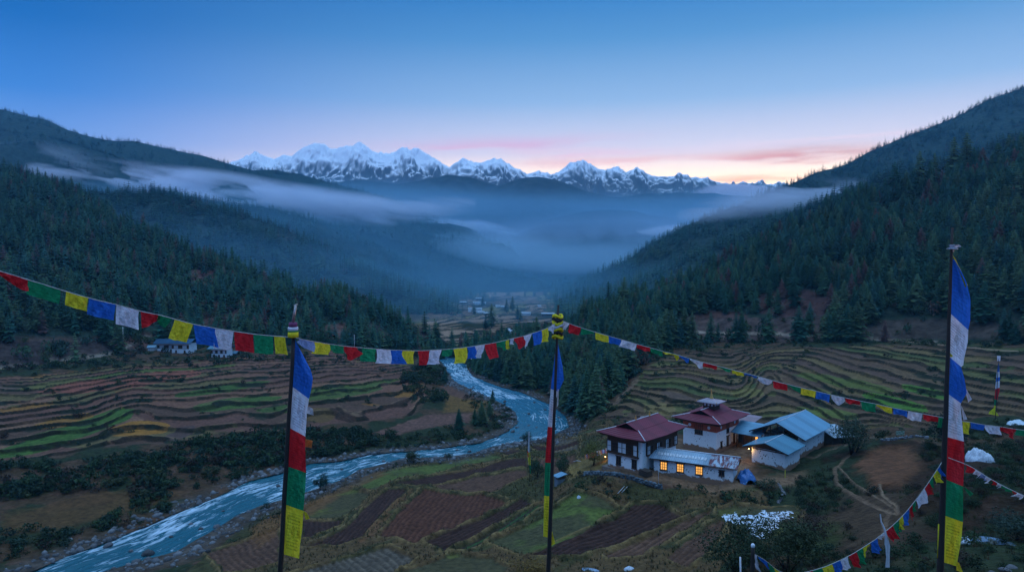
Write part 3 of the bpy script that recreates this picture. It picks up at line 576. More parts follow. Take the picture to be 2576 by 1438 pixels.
RIDGES = {
 'A': dict(crest=[(-420, 200, 1800), (-100, 255, 1800), (0, 276, 1800), (60, 289, 1824), (120, 305, 1836), (170, 329, 1848), (230, 345, 1872), (280, 356, 1884), (340, 356, 1896), (420, 376, 1920), (500, 390, 1944), (580, 414, 1980), (640, 429, 2016), (700, 428, 2028), (760, 440, 2040), (850, 464, 2064), (930, 484, 2088), (1020, 515, 2112), (1120, 552, 2136), (1250, 610, 2160), (1330, 680, 2160)], foot_z=-40, reach=780, amp=108, seed=11, spur=312),
 'A2': dict(crest=[(-420, 300, 1620), (0, 330, 1632), (150, 350, 1656), (270, 385, 1680), (330, 410, 1680), (420, 450, 1704), (520, 500, 1704)], foot_z=-40, reach=420, amp=48, seed=12, spur=216),
 'C0': dict(crest=[(700, 490, 1625), (800, 512, 1638), (900, 535, 1650), (1000, 560, 1662), (1080, 592, 1675), (1160, 622, 1688), (1250, 660, 1700), (1330, 700, 1712), (1420, 745, 1712)], foot_z=-62, reach=475, amp=50, seed=14, spur=225),
 'C1': dict(crest=[(950, 530, 1850), (1040, 560, 1862), (1100, 578, 1875), (1150, 590, 1875), (1200, 606, 1875), (1290, 628, 1875), (1380, 658, 1875), (1440, 682, 1875), (1475, 702, 1875), (1520, 735, 1875)], foot_z=-62, reach=525, amp=62, seed=15, spur=250),
 'B2': dict(crest=[(380, 480, 1248), (560, 508, 1274), (690, 534, 1300), (740, 541, 1300), (800, 558, 1313), (875, 590, 1326), (975, 632, 1339), (1050, 684, 1339), (1125, 736, 1339), (1200, 768, 1339), (1260, 790, 1339)], foot_z=-60, reach=390, amp=39, seed=16, spur=156),
 'B1': dict(crest=[(100, 470, 988), (250, 485, 1001), (385, 482, 1014), (450, 495, 1014), (520, 515, 1014), (605, 537, 1014), (700, 570, 1014), (800, 620, 1014), (900, 668, 1014), (1000, 712, 1014), (1100, 752, 1014), (1180, 785, 1014)], foot_z=-60, reach=338, amp=32, seed=17, spur=143),
 'R2': dict(crest=[(1290, 800, 1200), (1363, 768, 1200), (1413, 735, 1225), (1438, 725, 1225), (1488, 700, 1250), (1538, 675, 1262), (1588, 650, 1288), (1638, 610, 1312), (1688, 590, 1325), (1728, 566, 1350), (1808, 535, 1375), (1863, 515, 1400), (1918, 490, 1425), (1978, 470, 1450), (2038, 442, 1475), (2088, 425, 1500), (2148, 405, 1512), (2188, 380, 1525), (2263, 350, 1538), (2338, 320, 1550), (2423, 285, 1550), (2508, 242, 1550), (2576, 222, 1550), (3000, 80, 1500)], foot_z=-60, reach=525, amp=43, seed=18, spur=200),
 'R1': dict(crest=[(1400, 800, 854), (1500, 760, 866), (1560, 725, 878), (1650, 692, 891), (1740, 648, 903), (1860, 590, 915), (1990, 540, 915), (2140, 475, 903), (2250, 435, 878), (2400, 405, 854), (2600, 335, 842), (3000, 200, 830)], foot_z=-58, reach=280, amp=21, seed=19, spur=122),
 'D': dict(crest=[(900, 600, 2319), (1050, 540, 2362), (1180, 492, 2387), (1250, 467, 2405), (1310, 448, 2405), (1350, 443, 2405), (1400, 453, 2405), (1480, 483, 2405), (1560, 499, 2387), (1640, 518, 2362), (1710, 537, 2319), (1760, 550, 2301), (1900, 600, 2233)], foot_z=-60, reach=734, amp=96, seed=20, spur=474),
 'F': dict(crest=[(380, 462, 2480), (500, 448, 2480), (620, 440, 2480), (690, 429, 2480), (760, 443, 2480), (830, 460, 2480), (900, 452, 2480), (1000, 464, 2480), (1060, 452, 2480), (1130, 438, 2480), (1200, 450, 2480), (1280, 474, 2480), (1400, 490, 2480), (1500, 500, 2480), (1600, 490, 2480), (1700, 484, 2480), (1800, 488, 2480), (1900, 494, 2480), (2000, 506, 2480)], foot_z=-60, reach=500, amp=60, seed=22, spur=300),
 'E': dict(crest=[(1200, 640, 2040), (1340, 565, 2086), (1400, 548, 2104), (1470, 530, 2113), (1540, 526, 2113), (1600, 533, 2113), (1680, 553, 2104), (1750, 580, 2086), (1850, 620, 2040)], foot_z=-60, reach=524, amp=51, seed=21, spur=366),
}
for k, d in RIDGES.items():
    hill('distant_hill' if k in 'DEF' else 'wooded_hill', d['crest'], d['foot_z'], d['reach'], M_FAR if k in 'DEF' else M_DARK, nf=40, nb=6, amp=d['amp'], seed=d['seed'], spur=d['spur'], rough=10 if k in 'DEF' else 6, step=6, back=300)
# snow range
def snow_range():
    crest = [(200, 470), (400, 440), (520, 420), (585, 408), (610, 398), (640, 385), (665, 392), (690, 400), (712, 388), (735, 393), (760, 372), (790, 361), (815, 362), (835, 375), (865, 370), (885, 368), (905, 356), (925, 370), (945, 385), (960, 392), (990, 382), (1015, 375), (1030, 383), (1052, 373), (1075, 387), (1100, 402), (1130, 421), (1145, 410), (1165, 403), (1190, 415), (1215, 408), (1243, 398), (1275, 412), (1300, 425), (1325, 440), (1355, 430), (1385, 445), (1400, 435), (1430, 418), (1470, 405), (1500, 425), (1530, 428), (1550, 418), (1575, 432), (1600, 425), (1640, 443), (1680, 445), (1720, 438), (1760, 455), (1800, 460), (1840, 465), (1870, 460), (1910, 462), (1950, 468), (2050, 480), (2300, 500)]
    u = np.arange(200, 2300, 2.0); v = interp(crest, u)[:, 0]; Y0 = 2900.0; K_ = .72
    dx, dy, dz = dirs(u, v); cx = dx / dy * Y0; cz = dz / dy * Y0 + (fbm(u / 9, u * 0, 4, 5) - .5) * 7
    nf = 190; t = np.linspace(0, 1, nf)[:, None] ** .8          # 0 crest .. 1 foot
    Yg = Y0 - 650 * t + 0 * cx; base = -60
    k = 1 - t
    Xg = cx + 0 * t
    # buttresses run down from the high points: blend the crest shape out with depth, then carve
    sm = cz.copy()
    for _ in range(250): sm[1:-1] = (sm[:-2] + 2 * sm[1:-1] + sm[2:]) / 4
    H = sm + (cz - sm) * np.exp(-t * 7)
    Z = base + (H - base) * (k ** 1.25)
    wx = Xg + (fbm(Xg / 115, Yg / 115, 3, 51) - .5) * 120
    r = fbm(wx / 122, Yg / 200, 5, 52, ridged=True, gain=.55) - .5
    Z = Z + r * 215 * np.sin(pi * np.clip(t * 1.4, 0, 1)) ** .7 * (t > 0) * (1 - .4 * t)
    r2 = fbm(wx / 32 + Yg / 85, Yg / 43, 4, 57, ridged=True) - .5; Z = Z + r2 * 34 * sst(0, .03, t) + (fbm(wx / 13 + Yg / 30, Yg / 18, 3, 59, ridged=True) - .5) * 9 * sst(0, .03, t)
    s = np.linspace(0, 1, 8)[1:, None]
    XB = cx + 0 * s; YB = Y0 + 350 * s + 0 * cx; ZB = cz - (cz + 60) * s
    XX = np.vstack([Xg[::-1], XB]); YY = np.vstack([Yg[::-1], YB]); ZZ = np.vstack([Z[::-1], ZB])
    mt = bpy.data.materials.new('snow_and_rock'); mt.use_nodes = True; nt = mt.node_tree; N = nt.nodes; L = nt.links; b = N['Principled BSDF']; b.inputs['Roughness'].default_value = .8
    ge = N.new('ShaderNodeNewGeometry'); sp = N.new('ShaderNodeSeparateXYZ'); L.new(ge.outputs['Position'], sp.inputs[0]); sn = N.new('ShaderNodeSeparateXYZ'); L.new(ge.outputs['Normal'], sn.inputs[0])
    nz = N.new('ShaderNodeTexNoise'); nz.inputs['Scale'].default_value = .016; nz.inputs['Detail'].default_value = 9; nz.inputs['Roughness'].default_value = .75; mpp = N.new('ShaderNodeMapping'); mpp.inputs['Scale'].default_value = (1.6, .5, .7); L.new(ge.outputs['Position'], mpp.inputs[0]); L.new(mpp.outputs[0], nz.inputs[0])
    def m(op, a, bb):
        n = N.new('ShaderNodeMath'); n.operation = op
        for i, x in enumerate((a, bb)):
            if isinstance(x, (int, float)): n.inputs[i].default_value = x
            else: L.new(x, n.inputs[i])
        return n.outputs[0]
    alt = m('DIVIDE', m('SUBTRACT', sp.outputs[2], 335.0), 60.0)
    alt = m('MINIMUM', alt, 1.3)
    q = m('ADD', m('ADD', m('MULTIPLY', m('SUBTRACT', sn.outputs[2], .50), 3.5), alt), m('MULTIPLY', m('SUBTRACT', nz.outputs[0], .5), 2.6))
    mr = N.new('ShaderNodeMapRange'); L.new(q, mr.inputs[0]); mr.inputs[1].default_value = -.1; mr.inputs[2].default_value = 1.3
    mx = N.new('ShaderNodeMix'); mx.data_type = 'RGBA'; L.new(mr.outputs[0], mx.inputs[0]); mx.inputs[6].default_value = (.09, .10, .12, 1); mx.inputs[7].default_value = (.88, .9, .95, 1); L.new(mx.outputs[2], b.inputs['Base Color'])
    o = mesh_np('snow_mountains', np.stack([XX, YY, ZZ], -1).reshape(-1, 3), grid_faces(*XX.shape), mt, smooth=False); tag(o, kind='structure')
snow_range()
# ================================================================== VEGETATION AND ROCKS
M_NEEDLE = mat('pine_needles', attr=True, rough=.9, var=.35, scale=1.2, spec=.08)
M_BARK = mat('bark', col=(.035, .027, .022), rough=.95, var=.3, scale=4, spec=.05)
M_LEAF = mat('leaves', attr=True, rough=.75, var=.3, scale=2.0, spec=.15, trans=.15)
def tri_stack(T): T = np.asarray(T, float).reshape(-1, 3); return T, np.arange(len(T)).reshape(-1, 3)
def conifer(whorls, per, blades, seed, wid=.20, low=.10, ragged=.35):
    """crown and trunk of a conifer one unit tall: tiers of drooping branches, each a fan of needle blades"""
    r = np.random.RandomState(seed); T = []
    for k in range(whorls):
        f = (k + .5) / whorls; z = low + (1 - low) * f ** .92; R = wid * (1 - f) ** .78 * (1 - .35 * max(0, .18 - f) / .18) * (1 + ragged * (r.rand() - .5)) + .012
        a0 = r.rand() * 6.28
        for j in range(per):
            if r.rand() < .07: continue
            a = a0 + (j + (r.rand() - .5) * .7) * 6.28 / per; L = R * (1 + ragged * (r.rand() - .6)); dr = (.05 + .10 * (1 - f)) * (.5 + r.rand()) * L / max(wid, .1) * .6
            d = np.array([cos(a), sin(a), 0]); s = np.array([-sin(a), cos(a), 0]); o = np.array([0, 0, z + .03])
            tip = d * L + np.array([0, 0, z - dr]); w = L * .30 + .012
            mid = d * L * .55 + np.array([0, 0, z + .012 - dr * .3])
            T += [o, mid + s * w - [0, 0, .02], tip, o, tip, mid - s * w - [0, 0, .02]]
            for b in range(blades):
                t = .3 + .7 * r.rand(); sg = 1 if b % 2 else -1; p = o + (tip - o) * t; q = p + s * sg * w * (1.25 - t * .6) + d * w * .5 - [0, 0, .012 + .02 * r.rand()]
                T += [p, p + d * w * .45, q]
    for j in range(4):
        a = j * 1.57; T += [[0, 0, 1.0], [cos(a) * .018, sin(a) * .018, .93], [cos(a + 1.57) * .018, sin(a + 1.57) * .018, .93]]
    V, F = tri_stack(T)
    n = 5; tv = [[cos(6.28 * j / n) * rr, sin(6.28 * j / n) * rr, zz] for rr, zz in ((.020, -.06), (.014, .3), (.004, .93)) for j in range(n)]
    tf = [[i * n + j, i * n + (j + 1) % n, (i + 1) * n + (j + 1) % n] for i in range(2) for j in range(n)] + [[i * n + j, (i + 1) * n + (j + 1) % n, (i + 1) * n + j] for i in range(2) for j in range(n)]
    return V, F, np.array(tv), np.array(tf)
def leafy(n, seed, leaf=.09, lobes=7, flat=.8, hollow=.55, bottom=0.0):
    """leaf clumps filling an uneven rounded crown about one unit across, resting on z=0"""
    r = np.random.RandomState(seed); T = []
    C_ = [(np.array([(r.rand() - .5) * .62, (r.rand() - .5) * .62, .28 + r.rand() * .42 * flat]), .20 + .17 * r.rand()) for _ in range(lobes)]
    for i in range(n):
        c, rad = C_[r.randint(lobes)]; d = r.randn(3); d /= np.linalg.norm(d); p = c + d * rad * (hollow + (1 - hollow) * r.rand()) * [1, 1, flat]
        if p[2] < bottom: p[2] = bottom + r.rand() * .05
        a = r.randn(3); a /= np.linalg.norm(a); b = np.cross(a, d + .1); b /= (np.linalg.norm(b) + 1e-6); s = leaf * (.6 + .8 * r.rand())
        T += [p - a * s * .5, p + a * s * .5 + b * s * .2, p + b * s]
    V, F = tri_stack(T); return V, F
def merge(name, protos, P, S, A, tint, mats, label=None, kind='stuff', squash=None, tilt=None):
    P = np.asarray(P); S = np.asarray(S); A = np.asarray(A); tint = np.asarray(tint); which = np.arange(len(P)) % len(protos); VV = []; FF = []; CC = []; MI = []; base = 0
    for k, pr in enumerate(protos):
        i = np.where(which == k)[0]
        if not len(i): continue
        if len(pr) == 4: V = np.vstack([pr[0], pr[2]]); F = np.vstack([pr[1], pr[3] + len(pr[0])]); m = np.r_[np.zeros(len(pr[1])), np.ones(len(pr[3]))]
        else: V, F = pr; m = np.zeros(len(F))
        c, s = np.cos(A[i])[:, None], np.sin(A[i])[:, None]; sc = S[i][:, None]; hz = sc if squash is None else sc * squash[i][:, None]
        x = (V[None, :, 0] * c - V[None, :, 1] * s) * sc; y = (V[None, :, 0] * s + V[None, :, 1] * c) * sc; z = V[None, :, 2] * hz
        if tilt is not None: x = x + z * tilt[i][:, :1]; y = y + z * tilt[i][:, 1:]
        W = np.stack([x + P[i, 0, None], y + P[i, 1, None], z + P[i, 2, None]], -1)
        VV.append(W.reshape(-1, 3)); FF.append((F[None] + (np.arange(len(i)) * len(V))[:, None, None] + base).reshape(-1, 3)); CC.append(np.repeat(tint[i], len(V), 0)); MI.append(np.tile(m, len(i))); base += len(i) * len(V)
    o = mesh_np(name, np.vstack(VV), np.vstack(FF), mats, mi=np.concatenate(MI), col=np.vstack(CC)); return tag(o, label, None, None, kind)
def sample_grid(X, Y, Z, mask, dens, rs):
    """points strewn evenly by ground area over the cells of a sheet"""
    a = (mask[:-1, :-1] > 0) ; dxu = np.stack([X[:-1, 1:] - X[:-1, :-1], Y[:-1, 1:] - Y[:-1, :-1]], -1); dyu = np.stack([X[1:, :-1] - X[:-1, :-1], Y[1:, :-1] - Y[:-1, :-1]], -1)
    ar = abs(dxu[..., 0] * dyu[..., 1] - dxu[..., 1] * dyu[..., 0]) * mask[:-1, :-1] * a
    n = int(ar.sum() * dens); p = ar.ravel() / ar.sum(); k = rs.choice(len(p), n, p=p); i, j = np.divmod(k, ar.shape[1]); s, t = rs.rand(n), rs.rand(n)
    def g(Q): return Q[i, j] * (1 - s) * (1 - t) + Q[i, j + 1] * s * (1 - t) + Q[i + 1, j] * (1 - s) * t + Q[i + 1, j + 1] * s * t
    return np.stack([g(X), g(Y), g(Z)], -1)
TINTS = np.array([(.026, .086, .056), (.044, .104, .054), (.066, .112, .054), (.030, .092, .076), (.125, .066, .056)])
def tints(n, rs, brown=.04):
    k = rs.choice(5, n, p=[.35, .27, .19 - brown / 2, .19 - brown / 2, brown]); return TINTS[k] * (.7 + .6 * rs.rand(n, 1))
C_HI = [conifer(17, 7, 3, s, w, .08) for s, w in ((1, .29), (2, .25), (3, .33), (4, .27))]
C_MID = [conifer(12, 6, 1, s, w, .06) for s, w in ((5, .30), (6, .26), (7, .34))]
C_LOW = [conifer(6, 4, 0, s, .46, .0) for s in (8, 9, 10)]
rs = np.random.RandomState(5)
def near_hill(key, spots, dens, rs, hmul):
    X, Y, Z, n = HILLS[key]; mask = np.ones(X.shape); mask[0] = 0
    u, v = proj((X, Y, Z)); m = fbm(X / 12, Y / 12, 3, 66)
    for (a, b, ru, rv, c) in spots: mask *= np.where(((u - a) / ru) ** 2 + ((v - b) / rv) ** 2 + (m - .5) * 1.2 < 1.0, .09, 1)
    for P_, hw_, c_ in HILL_TRACKS: mask *= sst(hw_ * 1.6, hw_ * 2.6, dpoly(u, v, P_, False))
    mask *= .35 + .9 * sst(.35, .5, fbm(X / 25, Y / 25, 3, 71))
    P = sample_grid(X, Y, Z, mask, dens, rs)
    H = hmul * (.55 + .6 * rs.rand(len(P))) * (.8 + .4 * fbm(P[:, 0] / 30, P[:, 1] / 30, 2, 73)); return P, H
PL, HL = near_hill('forested_hill3', LEFT_SPOTS, .066, rs, 13.0)
PR, HR = near_hill('forested_hill5', RIGHT_SPOTS, .058, rs, 15.5)
# the lone tall trees that stand out against the sky and the river
LONE = [(115, 462, 590, 11), (160, 486, 588, 15), (180, 490, 588, 16), (200, 500, 586, 14), (2430, 440, 438, 27), (2398, 450, 440, 27), (2312, 480, 445, 26), (2250, 492, 450, 22), (2350, 470, 445, 22), (1468, 815, 400, 17), (1530, 795, 405, 21), (1570, 780, 405, 20), (1600, 775, 405, 17), (1350, 850, 400, 13)]
LP = np.array([tuple(atY(u, v, Y)) for u, v, Y, h in LONE]); LH = np.array([h for *_, h in LONE], float)
allP = np.vstack([LP, PR, PL]); allH = np.concatenate([LH, HR, HL]); allP[:, 2] -= .3
uu, vv = proj(allP.T); inside = (uu > -10) & (uu < 2586) & (vv > 0) & (vv < 1438)
side = np.where(uu < 1190, 0, 1)
appar = np.where(inside, allH / allP[:, 1], 0); appar[:len(LONE)] += 1
order = np.argsort(-appar); IND = order[:300]; rest = np.setdiff1d(np.arange(len(allP)), IND)
# individuals: crown and trunk of their own, sharing a few meshes
PROTO = []
for k in range(4):
    for q in range(3):
        V, F, tv, tf = C_HI[k]; t = TINTS[(k + q * 2) % 4 if q < 2 else 2] * (.85 + .15 * q)
        c = mesh_np('crown', V, F, M_NEEDLE, col=np.repeat(t[None], len(V), 0), link=False); w = mesh_np('trunk', tv, tf, M_BARK, smooth=True, link=False); PROTO.append((c, w))
for n_, i in enumerate(IND):
    c, w = PROTO[rs.randint(12)]
    u_, v_ = uu[i], vv[i]
    if i < len(LONE) and n_ < 14 and i >= 4 and i < 9: lab, grp = 'tall dark conifer standing above its neighbours on the crest of the higher wooded slope', 'tall conifers on the high crest'
    elif i < 4: lab, grp = 'small dark conifer standing free on the grassy brow of the wooded spur', 'conifers on the grassy brow'
    elif i < len(LONE): lab, grp = 'dark conifer at the low toe of the wooded slope near the river', 'conifers at the toe of the slope'
    elif side[i] and u_ < 1480: lab, grp = 'dark conifer on the steep wooded bank that drops straight to the river', 'conifers on the steep river bank'
    elif side[i] and v_ > 800: lab, grp = 'dark conifer at the very foot of the forest, just above the terraces', 'conifers at the foot of the upper forest'
    elif side[i] and u_ > 2080: lab, grp = 'blue-green conifer in the dense wood behind the tallest banner pole', 'conifers behind the tallest banner pole'
    elif side[i] and u_ > 1780: lab, grp = 'blue-green conifer ringing the brown clearing on the big wooded slope', 'conifers round the brown clearing'
    elif side[i]: lab, grp = 'blue-green conifer on the lower ridge between the river bank and the brown clearing', 'conifers on the lower ridge'
    else: lab, grp = 'dark green conifer in the forest on the spur across the river', 'conifers on the spur across the river'
    e = empty('conifer_tree', tuple(allP[i]), lab, 'tree', grp, rs.rand() * 6.28); e.scale = (allH[i],) * 3
    a = c.copy(); b = w.copy(); a.parent = e; b.parent = e; COL.objects.link(a); COL.objects.link(b)
for nm, sel, pr, lab in (('conifer_forest', rest[side[rest] == 1], C_HI[:3], 'dense conifer forest covering the slope above the monastery'), ('conifer_forest', rest[side[rest] == 0], C_MID, 'dense conifer forest covering the spur across the river')):
    merge(nm, pr, allP[sel], allH[sel], rs.rand(len(sel)) * 6.28, tints(len(sel), rs, .07), [M_NEEDLE, M_BARK], lab)
# broadleaf trees and undergrowth mixed through the two near woods
B_MIX = [leafy(150, s, .13, 8, .95) for s in (41, 42, 43)]
MP = []; MS = []
for key, dens in (('forested_hill3', .016), ('forested_hill5', .018)):
    X, Y, Z, n = HILLS[key]; mk = (.15 + sst(.42, .60, fbm(X / 22, Y / 22, 3, 74))); mk[0] = 0; P = sample_grid(X, Y, Z, mk, dens, rs); MP.append(P); MS.append(2.2 + 6.0 * rs.rand(len(P)) ** 1.8)
MP = np.vstack(MP); MS = np.concatenate(MS); MP[:, 2] -= .2
merge('mixed_woodland', B_MIX, MP, MS, rs.rand(len(MP)) * 6.28, np.array([(.040, .088, .044), (.070, .095, .040), (.030, .070, .050), (.10, .062, .044)])[rs.choice(4, len(MP), p=[.4, .25, .25, .1])] * (.6 + .6 * rs.rand(len(MP), 1)), [M_LEAF], 'rounded broadleaf trees and undergrowth among the conifers', squash=.9 + .5 * rs.rand(len(MP)))
# ridges farther off
DIST = []; DH = []
for key, dens, h in (('B1', .018, 15), ('B2', .013, 15), ('C0', .003, 16), ('C1', .0035, 16), ('R1', .018, 15), ('R2', .009, 15), ('A', .0010, 18), ('A2', .002, 16)):
    X, Y, Z, n = HILLS['wooded_hill%d' % RIDGES[key]['seed']]
    u, v = proj((X, Y, Z)); m = ((u > -150) & (u < 2750)).astype(float) * (.3 + sst(.4, .55, fbm(X / 50, Y / 50, 3, 81))); m[: 6] = 0
    P = sample_grid(X, Y, Z, m, dens, rs); DIST.append(P); DH.append(h * (.6 + .6 * rs.rand(len(P))))
    nc = int((2800 + 200) / 6 * (1.6 if key in 'A R2' else 1.1)); j = rs.rand(nc) * (X.shape[1] - 1); j0 = j.astype(int); f = j - j0; g = lambda Q: Q[-1, j0] * (1 - f) + Q[-1, np.minimum(j0 + 1, X.shape[1] - 1)] * f
    C_ = np.stack([g(X), g(Y) - 2, g(Z) - 1.5], -1); DIST.append(C_); DH.append(h * (.30 + .55 * rs.rand(nc) ** 1.5) * (.8 if key == 'A' else 1))
DP = np.vstack(DIST); DHH = np.concatenate(DH)
merge('distant_forest', C_LOW, DP, DHH, rs.rand(len(DP)) * 6.28, tints(len(DP), rs, .02) * .9, [M_NEEDLE, M_BARK], 'hazy conifer woods on the farther ridges of the valley')
# ---- shrubs
B_LO = [leafy(70, s, .16, 6, .75) for s in (21, 22, 23, 24)]
B_HI = [leafy(420, s, .075, 9, .8) for s in (31, 32, 33)]
GREEN = np.array([(.024, .050, .024), (.034, .066, .026), (.062, .076, .030), (.055, .038, .026), (.028, .056, .036)])
def region(poly): return inpoly(GU, GV, poly).astype(float)
nz1 = GMASK['n1']; dr = GMASK['dr']
SH = [(region([(350, 1180), (420, 1125), (560, 1100), (660, 1092), (850, 1086), (930, 1085), (1000, 1095), (930, 1125), (860, 1142), (780, 1155), (640, 1195), (430, 1250), (330, 1268)]), .38, 2.8),
      (region([(-300, 1180), (0, 1172), (200, 1165), (360, 1140), (340, 1200), (250, 1240), (120, 1250), (-300, 1300)]), .30, 2.8),
      (region([(-300, 1330), (0, 1335), (200, 1335), (330, 1270), (430, 1250), (430, 1290), (330, 1325), (150, 1380), (0, 1410), (-300, 1450)]) , .26, 2.2),
      (region([(-300, 890), (0, 895), (420, 868), (1000, 878), (1110, 905), (1000, 912), (700, 905), (420, 925), (0, 940), (-300, 960)]), .05, 2.8),
      (region(z4([(780, 330), (930, 275), (1060, 290), (1060, 330), (1030, 390), (1040, 480), (930, 500), (800, 400)])), .16, 2.8),
      (region([(1160, 1000), (1210, 985), (1290, 1035), (1290, 1060), (1220, 1100), (1060, 1122), (860, 1140), (860, 1120), (1060, 1090), (1200, 1062)]), .14, 1.9),
      (region([(1420, 1000), (1600, 930), (1640, 900), (1600, 970), (1560, 1010), (1520, 1050), (1430, 1085), (1430, 1050)]), .06, 2.2),
      (region([(1580, 900), (1700, 850), (2576, 850), (2900, 850), (2900, 885), (2576, 880), (2200, 868), (1900, 878), (1660, 930)]), .035, 2.4),
      (region([(1500, 1050), (1560, 1035), (1700, 1060), (1950, 1070), (2330, 1080), (2600, 1050), (2900, 1060), (2900, 1110), (2330, 1105), (2180, 1125), (2100, 1110), (1880, 1065), (1540, 1075)]), .04, 1.5),
      (region([(1440, 1190), (1480, 1200), (1650, 1230), (1850, 1240), (1960, 1240), (1950, 1275), (1800, 1282), (1560, 1258), (1440, 1240)]), .16, 1.5),
      (region([(560, 1345), (640, 1285), (720, 1262), (760, 1262), (640, 1340), (580, 1370)]), .10, 1.6), (region([(860, 1212), (940, 1180), (1100, 1156), (1280, 1130), (1380, 1112), (1280, 1145), (960, 1190), (880, 1220)]), .03, 1.3),
      (region([(1180, 840), (1420, 815), (1480, 850), (1480, 900), (1300, 900), (1190, 890)]), .02, 3.5),
      (region(LEFT_P) * sst(.60, .66, nz1), .05, 1.8), (region(RIGHT_P) * sst(.60, .66, nz1), .05, 1.6)]
BP = []; BS = []
for m_, d_, s_ in SH:
    m_ = m_ * (dr > 1.5) * (1 - GMASK['field']) * (.28 + sst(.36, .50, nz1))
    if m_.sum() == 0: continue
    P = sample_grid(GX, GY, GZ, m_, d_, rs); BP.append(P); BS.append(s_ * (.5 + .9 * rs.rand(len(P)) ** 1.6))
BP = np.vstack(BP); BS = np.concatenate(BS); BP[:, 2] -= .15
merge('shrubbery', B_LO, BP, BS * 1.25, rs.rand(len(BP)) * 6.28, GREEN[rs.choice(5, len(BP), p=[.36, .27, .12, .10, .15])] * (.6 + .5 * rs.rand(len(BP), 1)), [M_LEAF], 'dark scrub along the river banks and terrace edges', squash=.6 + .5 * rs.rand(len(BP)))
hm = region([(1960, 1215), (2100, 1170), (2180, 1225), (2300, 1220), (2330, 1120), (2420, 1080), (2576, 1065), (2980, 1065), (2980, 1555), (1700, 1555), (1820, 1440), (2010, 1330), (2000, 1260)]) * (.1 + sst(.38, .50, nz1)) * GMASK['scrub']
P1 = sample_grid(GX, GY, GZ, hm, .27, rs); P1[:, 2] -= .15; S1 = (1.0 + 1.7 * rs.rand(len(P1)) ** 2)
merge('hillside_shrubbery', B_HI, P1, S1, rs.rand(len(P1)) * 6.28, GREEN[rs.choice(5, len(P1), p=[.34, .25, .13, .18, .10])] * (.5 + .5 * rs.rand(len(P1), 1)), [M_LEAF], 'dark tangled scrub on the near hillside beyond the tall banner pole', squash=.55 + .4 * rs.rand(len(P1)))
# ---- rough grass on the bunds and the near hillside
def tuft(seed, n=9):
    r = np.random.RandomState(seed); T = []
    for i in range(n):
        a = r.rand() * 6.28; d = np.array([cos(a), sin(a), 0]); s = np.array([-sin(a), cos(a), 0]) * .05; b = d * .12 * r.rand(); T += [b - s, b + s, b + d * (.15 + .3 * r.rand()) + [0, 0, .5 + .5 * r.rand()]]
    return tri_stack(T)
gm = (region([(520, 1560), (560, 1400), (650, 1290), (800, 1235), (940, 1180), (1250, 1135), (1420, 1090), (1530, 1050), (1560, 1080), (1480, 1180), (1560, 1210), (1900, 1240), (2000, 1300), (1900, 1560)]) * (1 - GMASK['field']) + .7 * hm)
P2 = sample_grid(GX, GY, GZ, gm, 1.1, rs)
gt = np.array([(.070, .075, .030), (.10, .085, .045), (.050, .065, .026), (.11, .075, .04)])
merge('rough_grass', [tuft(s) for s in (1, 2, 3)], P2, .35 + .45 * rs.rand(len(P2)), rs.rand(len(P2)) * 6.28, gt[rs.randint(0, 4, len(P2))] * (.5 + .6 * rs.rand(len(P2), 1)), [M_LEAF], 'rough dry grass between the fields and over the hillside')
# ---- stones along the river
M_ROCK = mat('river_stone', attr=True, rough=.85, var=.3, scale=3, bump=.05, bscale=6)
def rock(seed, sub=1):
    r = np.random.RandomState(seed); import bmesh
    bm = bmesh.new(); bmesh.ops.create_icosphere(bm, subdivisions=sub, radius=.5); V = np.array([v.co[:] for v in bm.verts]); F = np.array([[v.index for v in f.verts] for f in bm.faces]); bm.free()
    V = V * (1 + .45 * (r.rand(len(V), 1) - .5)) * [1.0, .7 + .3 * r.rand(), .55 + .3 * r.rand()]; return V, F
R_LO = [rock(s, 1) for s in range(5)]; R_HI = [rock(s + 20, 2) for s in range(4)]
rm = np.exp(-((dr - 2.6) / 2.6) ** 2) * (dr > .2) * (GV > 912) * (.25 + sst(.35, .55, fbm(GX / 9, GY / 9, 3, 88)))
P3 = sample_grid(GX, GY, GZ, rm, 1.1, rs); S3 = .45 + 1.5 * rs.rand(len(P3)) ** 3
merge('riverside_stones', R_LO, P3, S3, rs.rand(len(P3)) * 6.28, np.array([[.13, .13, .135]]) * (.35 + 1.1 * rs.rand(len(P3), 1)), [M_ROCK], 'grey cobbles heaped along both river banks')
BOULD = [(372, 1392, 2.6), (395, 1300, 2.2), (330, 1330, 2.0), (545, 1325, 1.6), (505, 1330, 1.3), (640, 1190, 2.0), (690, 1190, 1.8), (1160, 1118, 2.0), (1250, 1098, 1.8), (1290, 1086, 1.7), (1300, 1075, 1.5), (1296, 1050, 1.5), (1345, 1012, 1.3), (1270, 1010, 1.4), (1372, 1030, 1.4), (965, 1160, 1.2), (1180, 1136, 1.4), (440, 1268, 2.4), (270, 1372, 2.0), (600, 1322, 1.1), (1380, 1085, 1.6), (1060, 1128, 2.1), (1010, 1134, 1.9), (900, 1148, 1.6), (1395, 1078, 1.3), (1330, 1040, 1.2), (1350, 1075, 1.0), (1310, 1100, 1.1), (1225, 1000, 1.2), (1190, 975, 1.1), (1165, 945, 1.2), (330, 1385, 1.0), (430, 1350, 1.1), (700, 1222, 1.2), (560, 1285, .9), (480, 1318, 1.2), (860, 1180, 1.0), (1150, 1132, 1.0), (1330, 1070, 1.3), (1405, 1050, 1.2)]
rock_meshes = []
for k in range(4):
    V, F = R_HI[k]; rock_meshes.append(mesh_np('boulder', V, F, M_ROCK, col=np.repeat(np.array([[.09, .09, .095]]) * (.7 + .2 * k), len(V), 0), link=False))
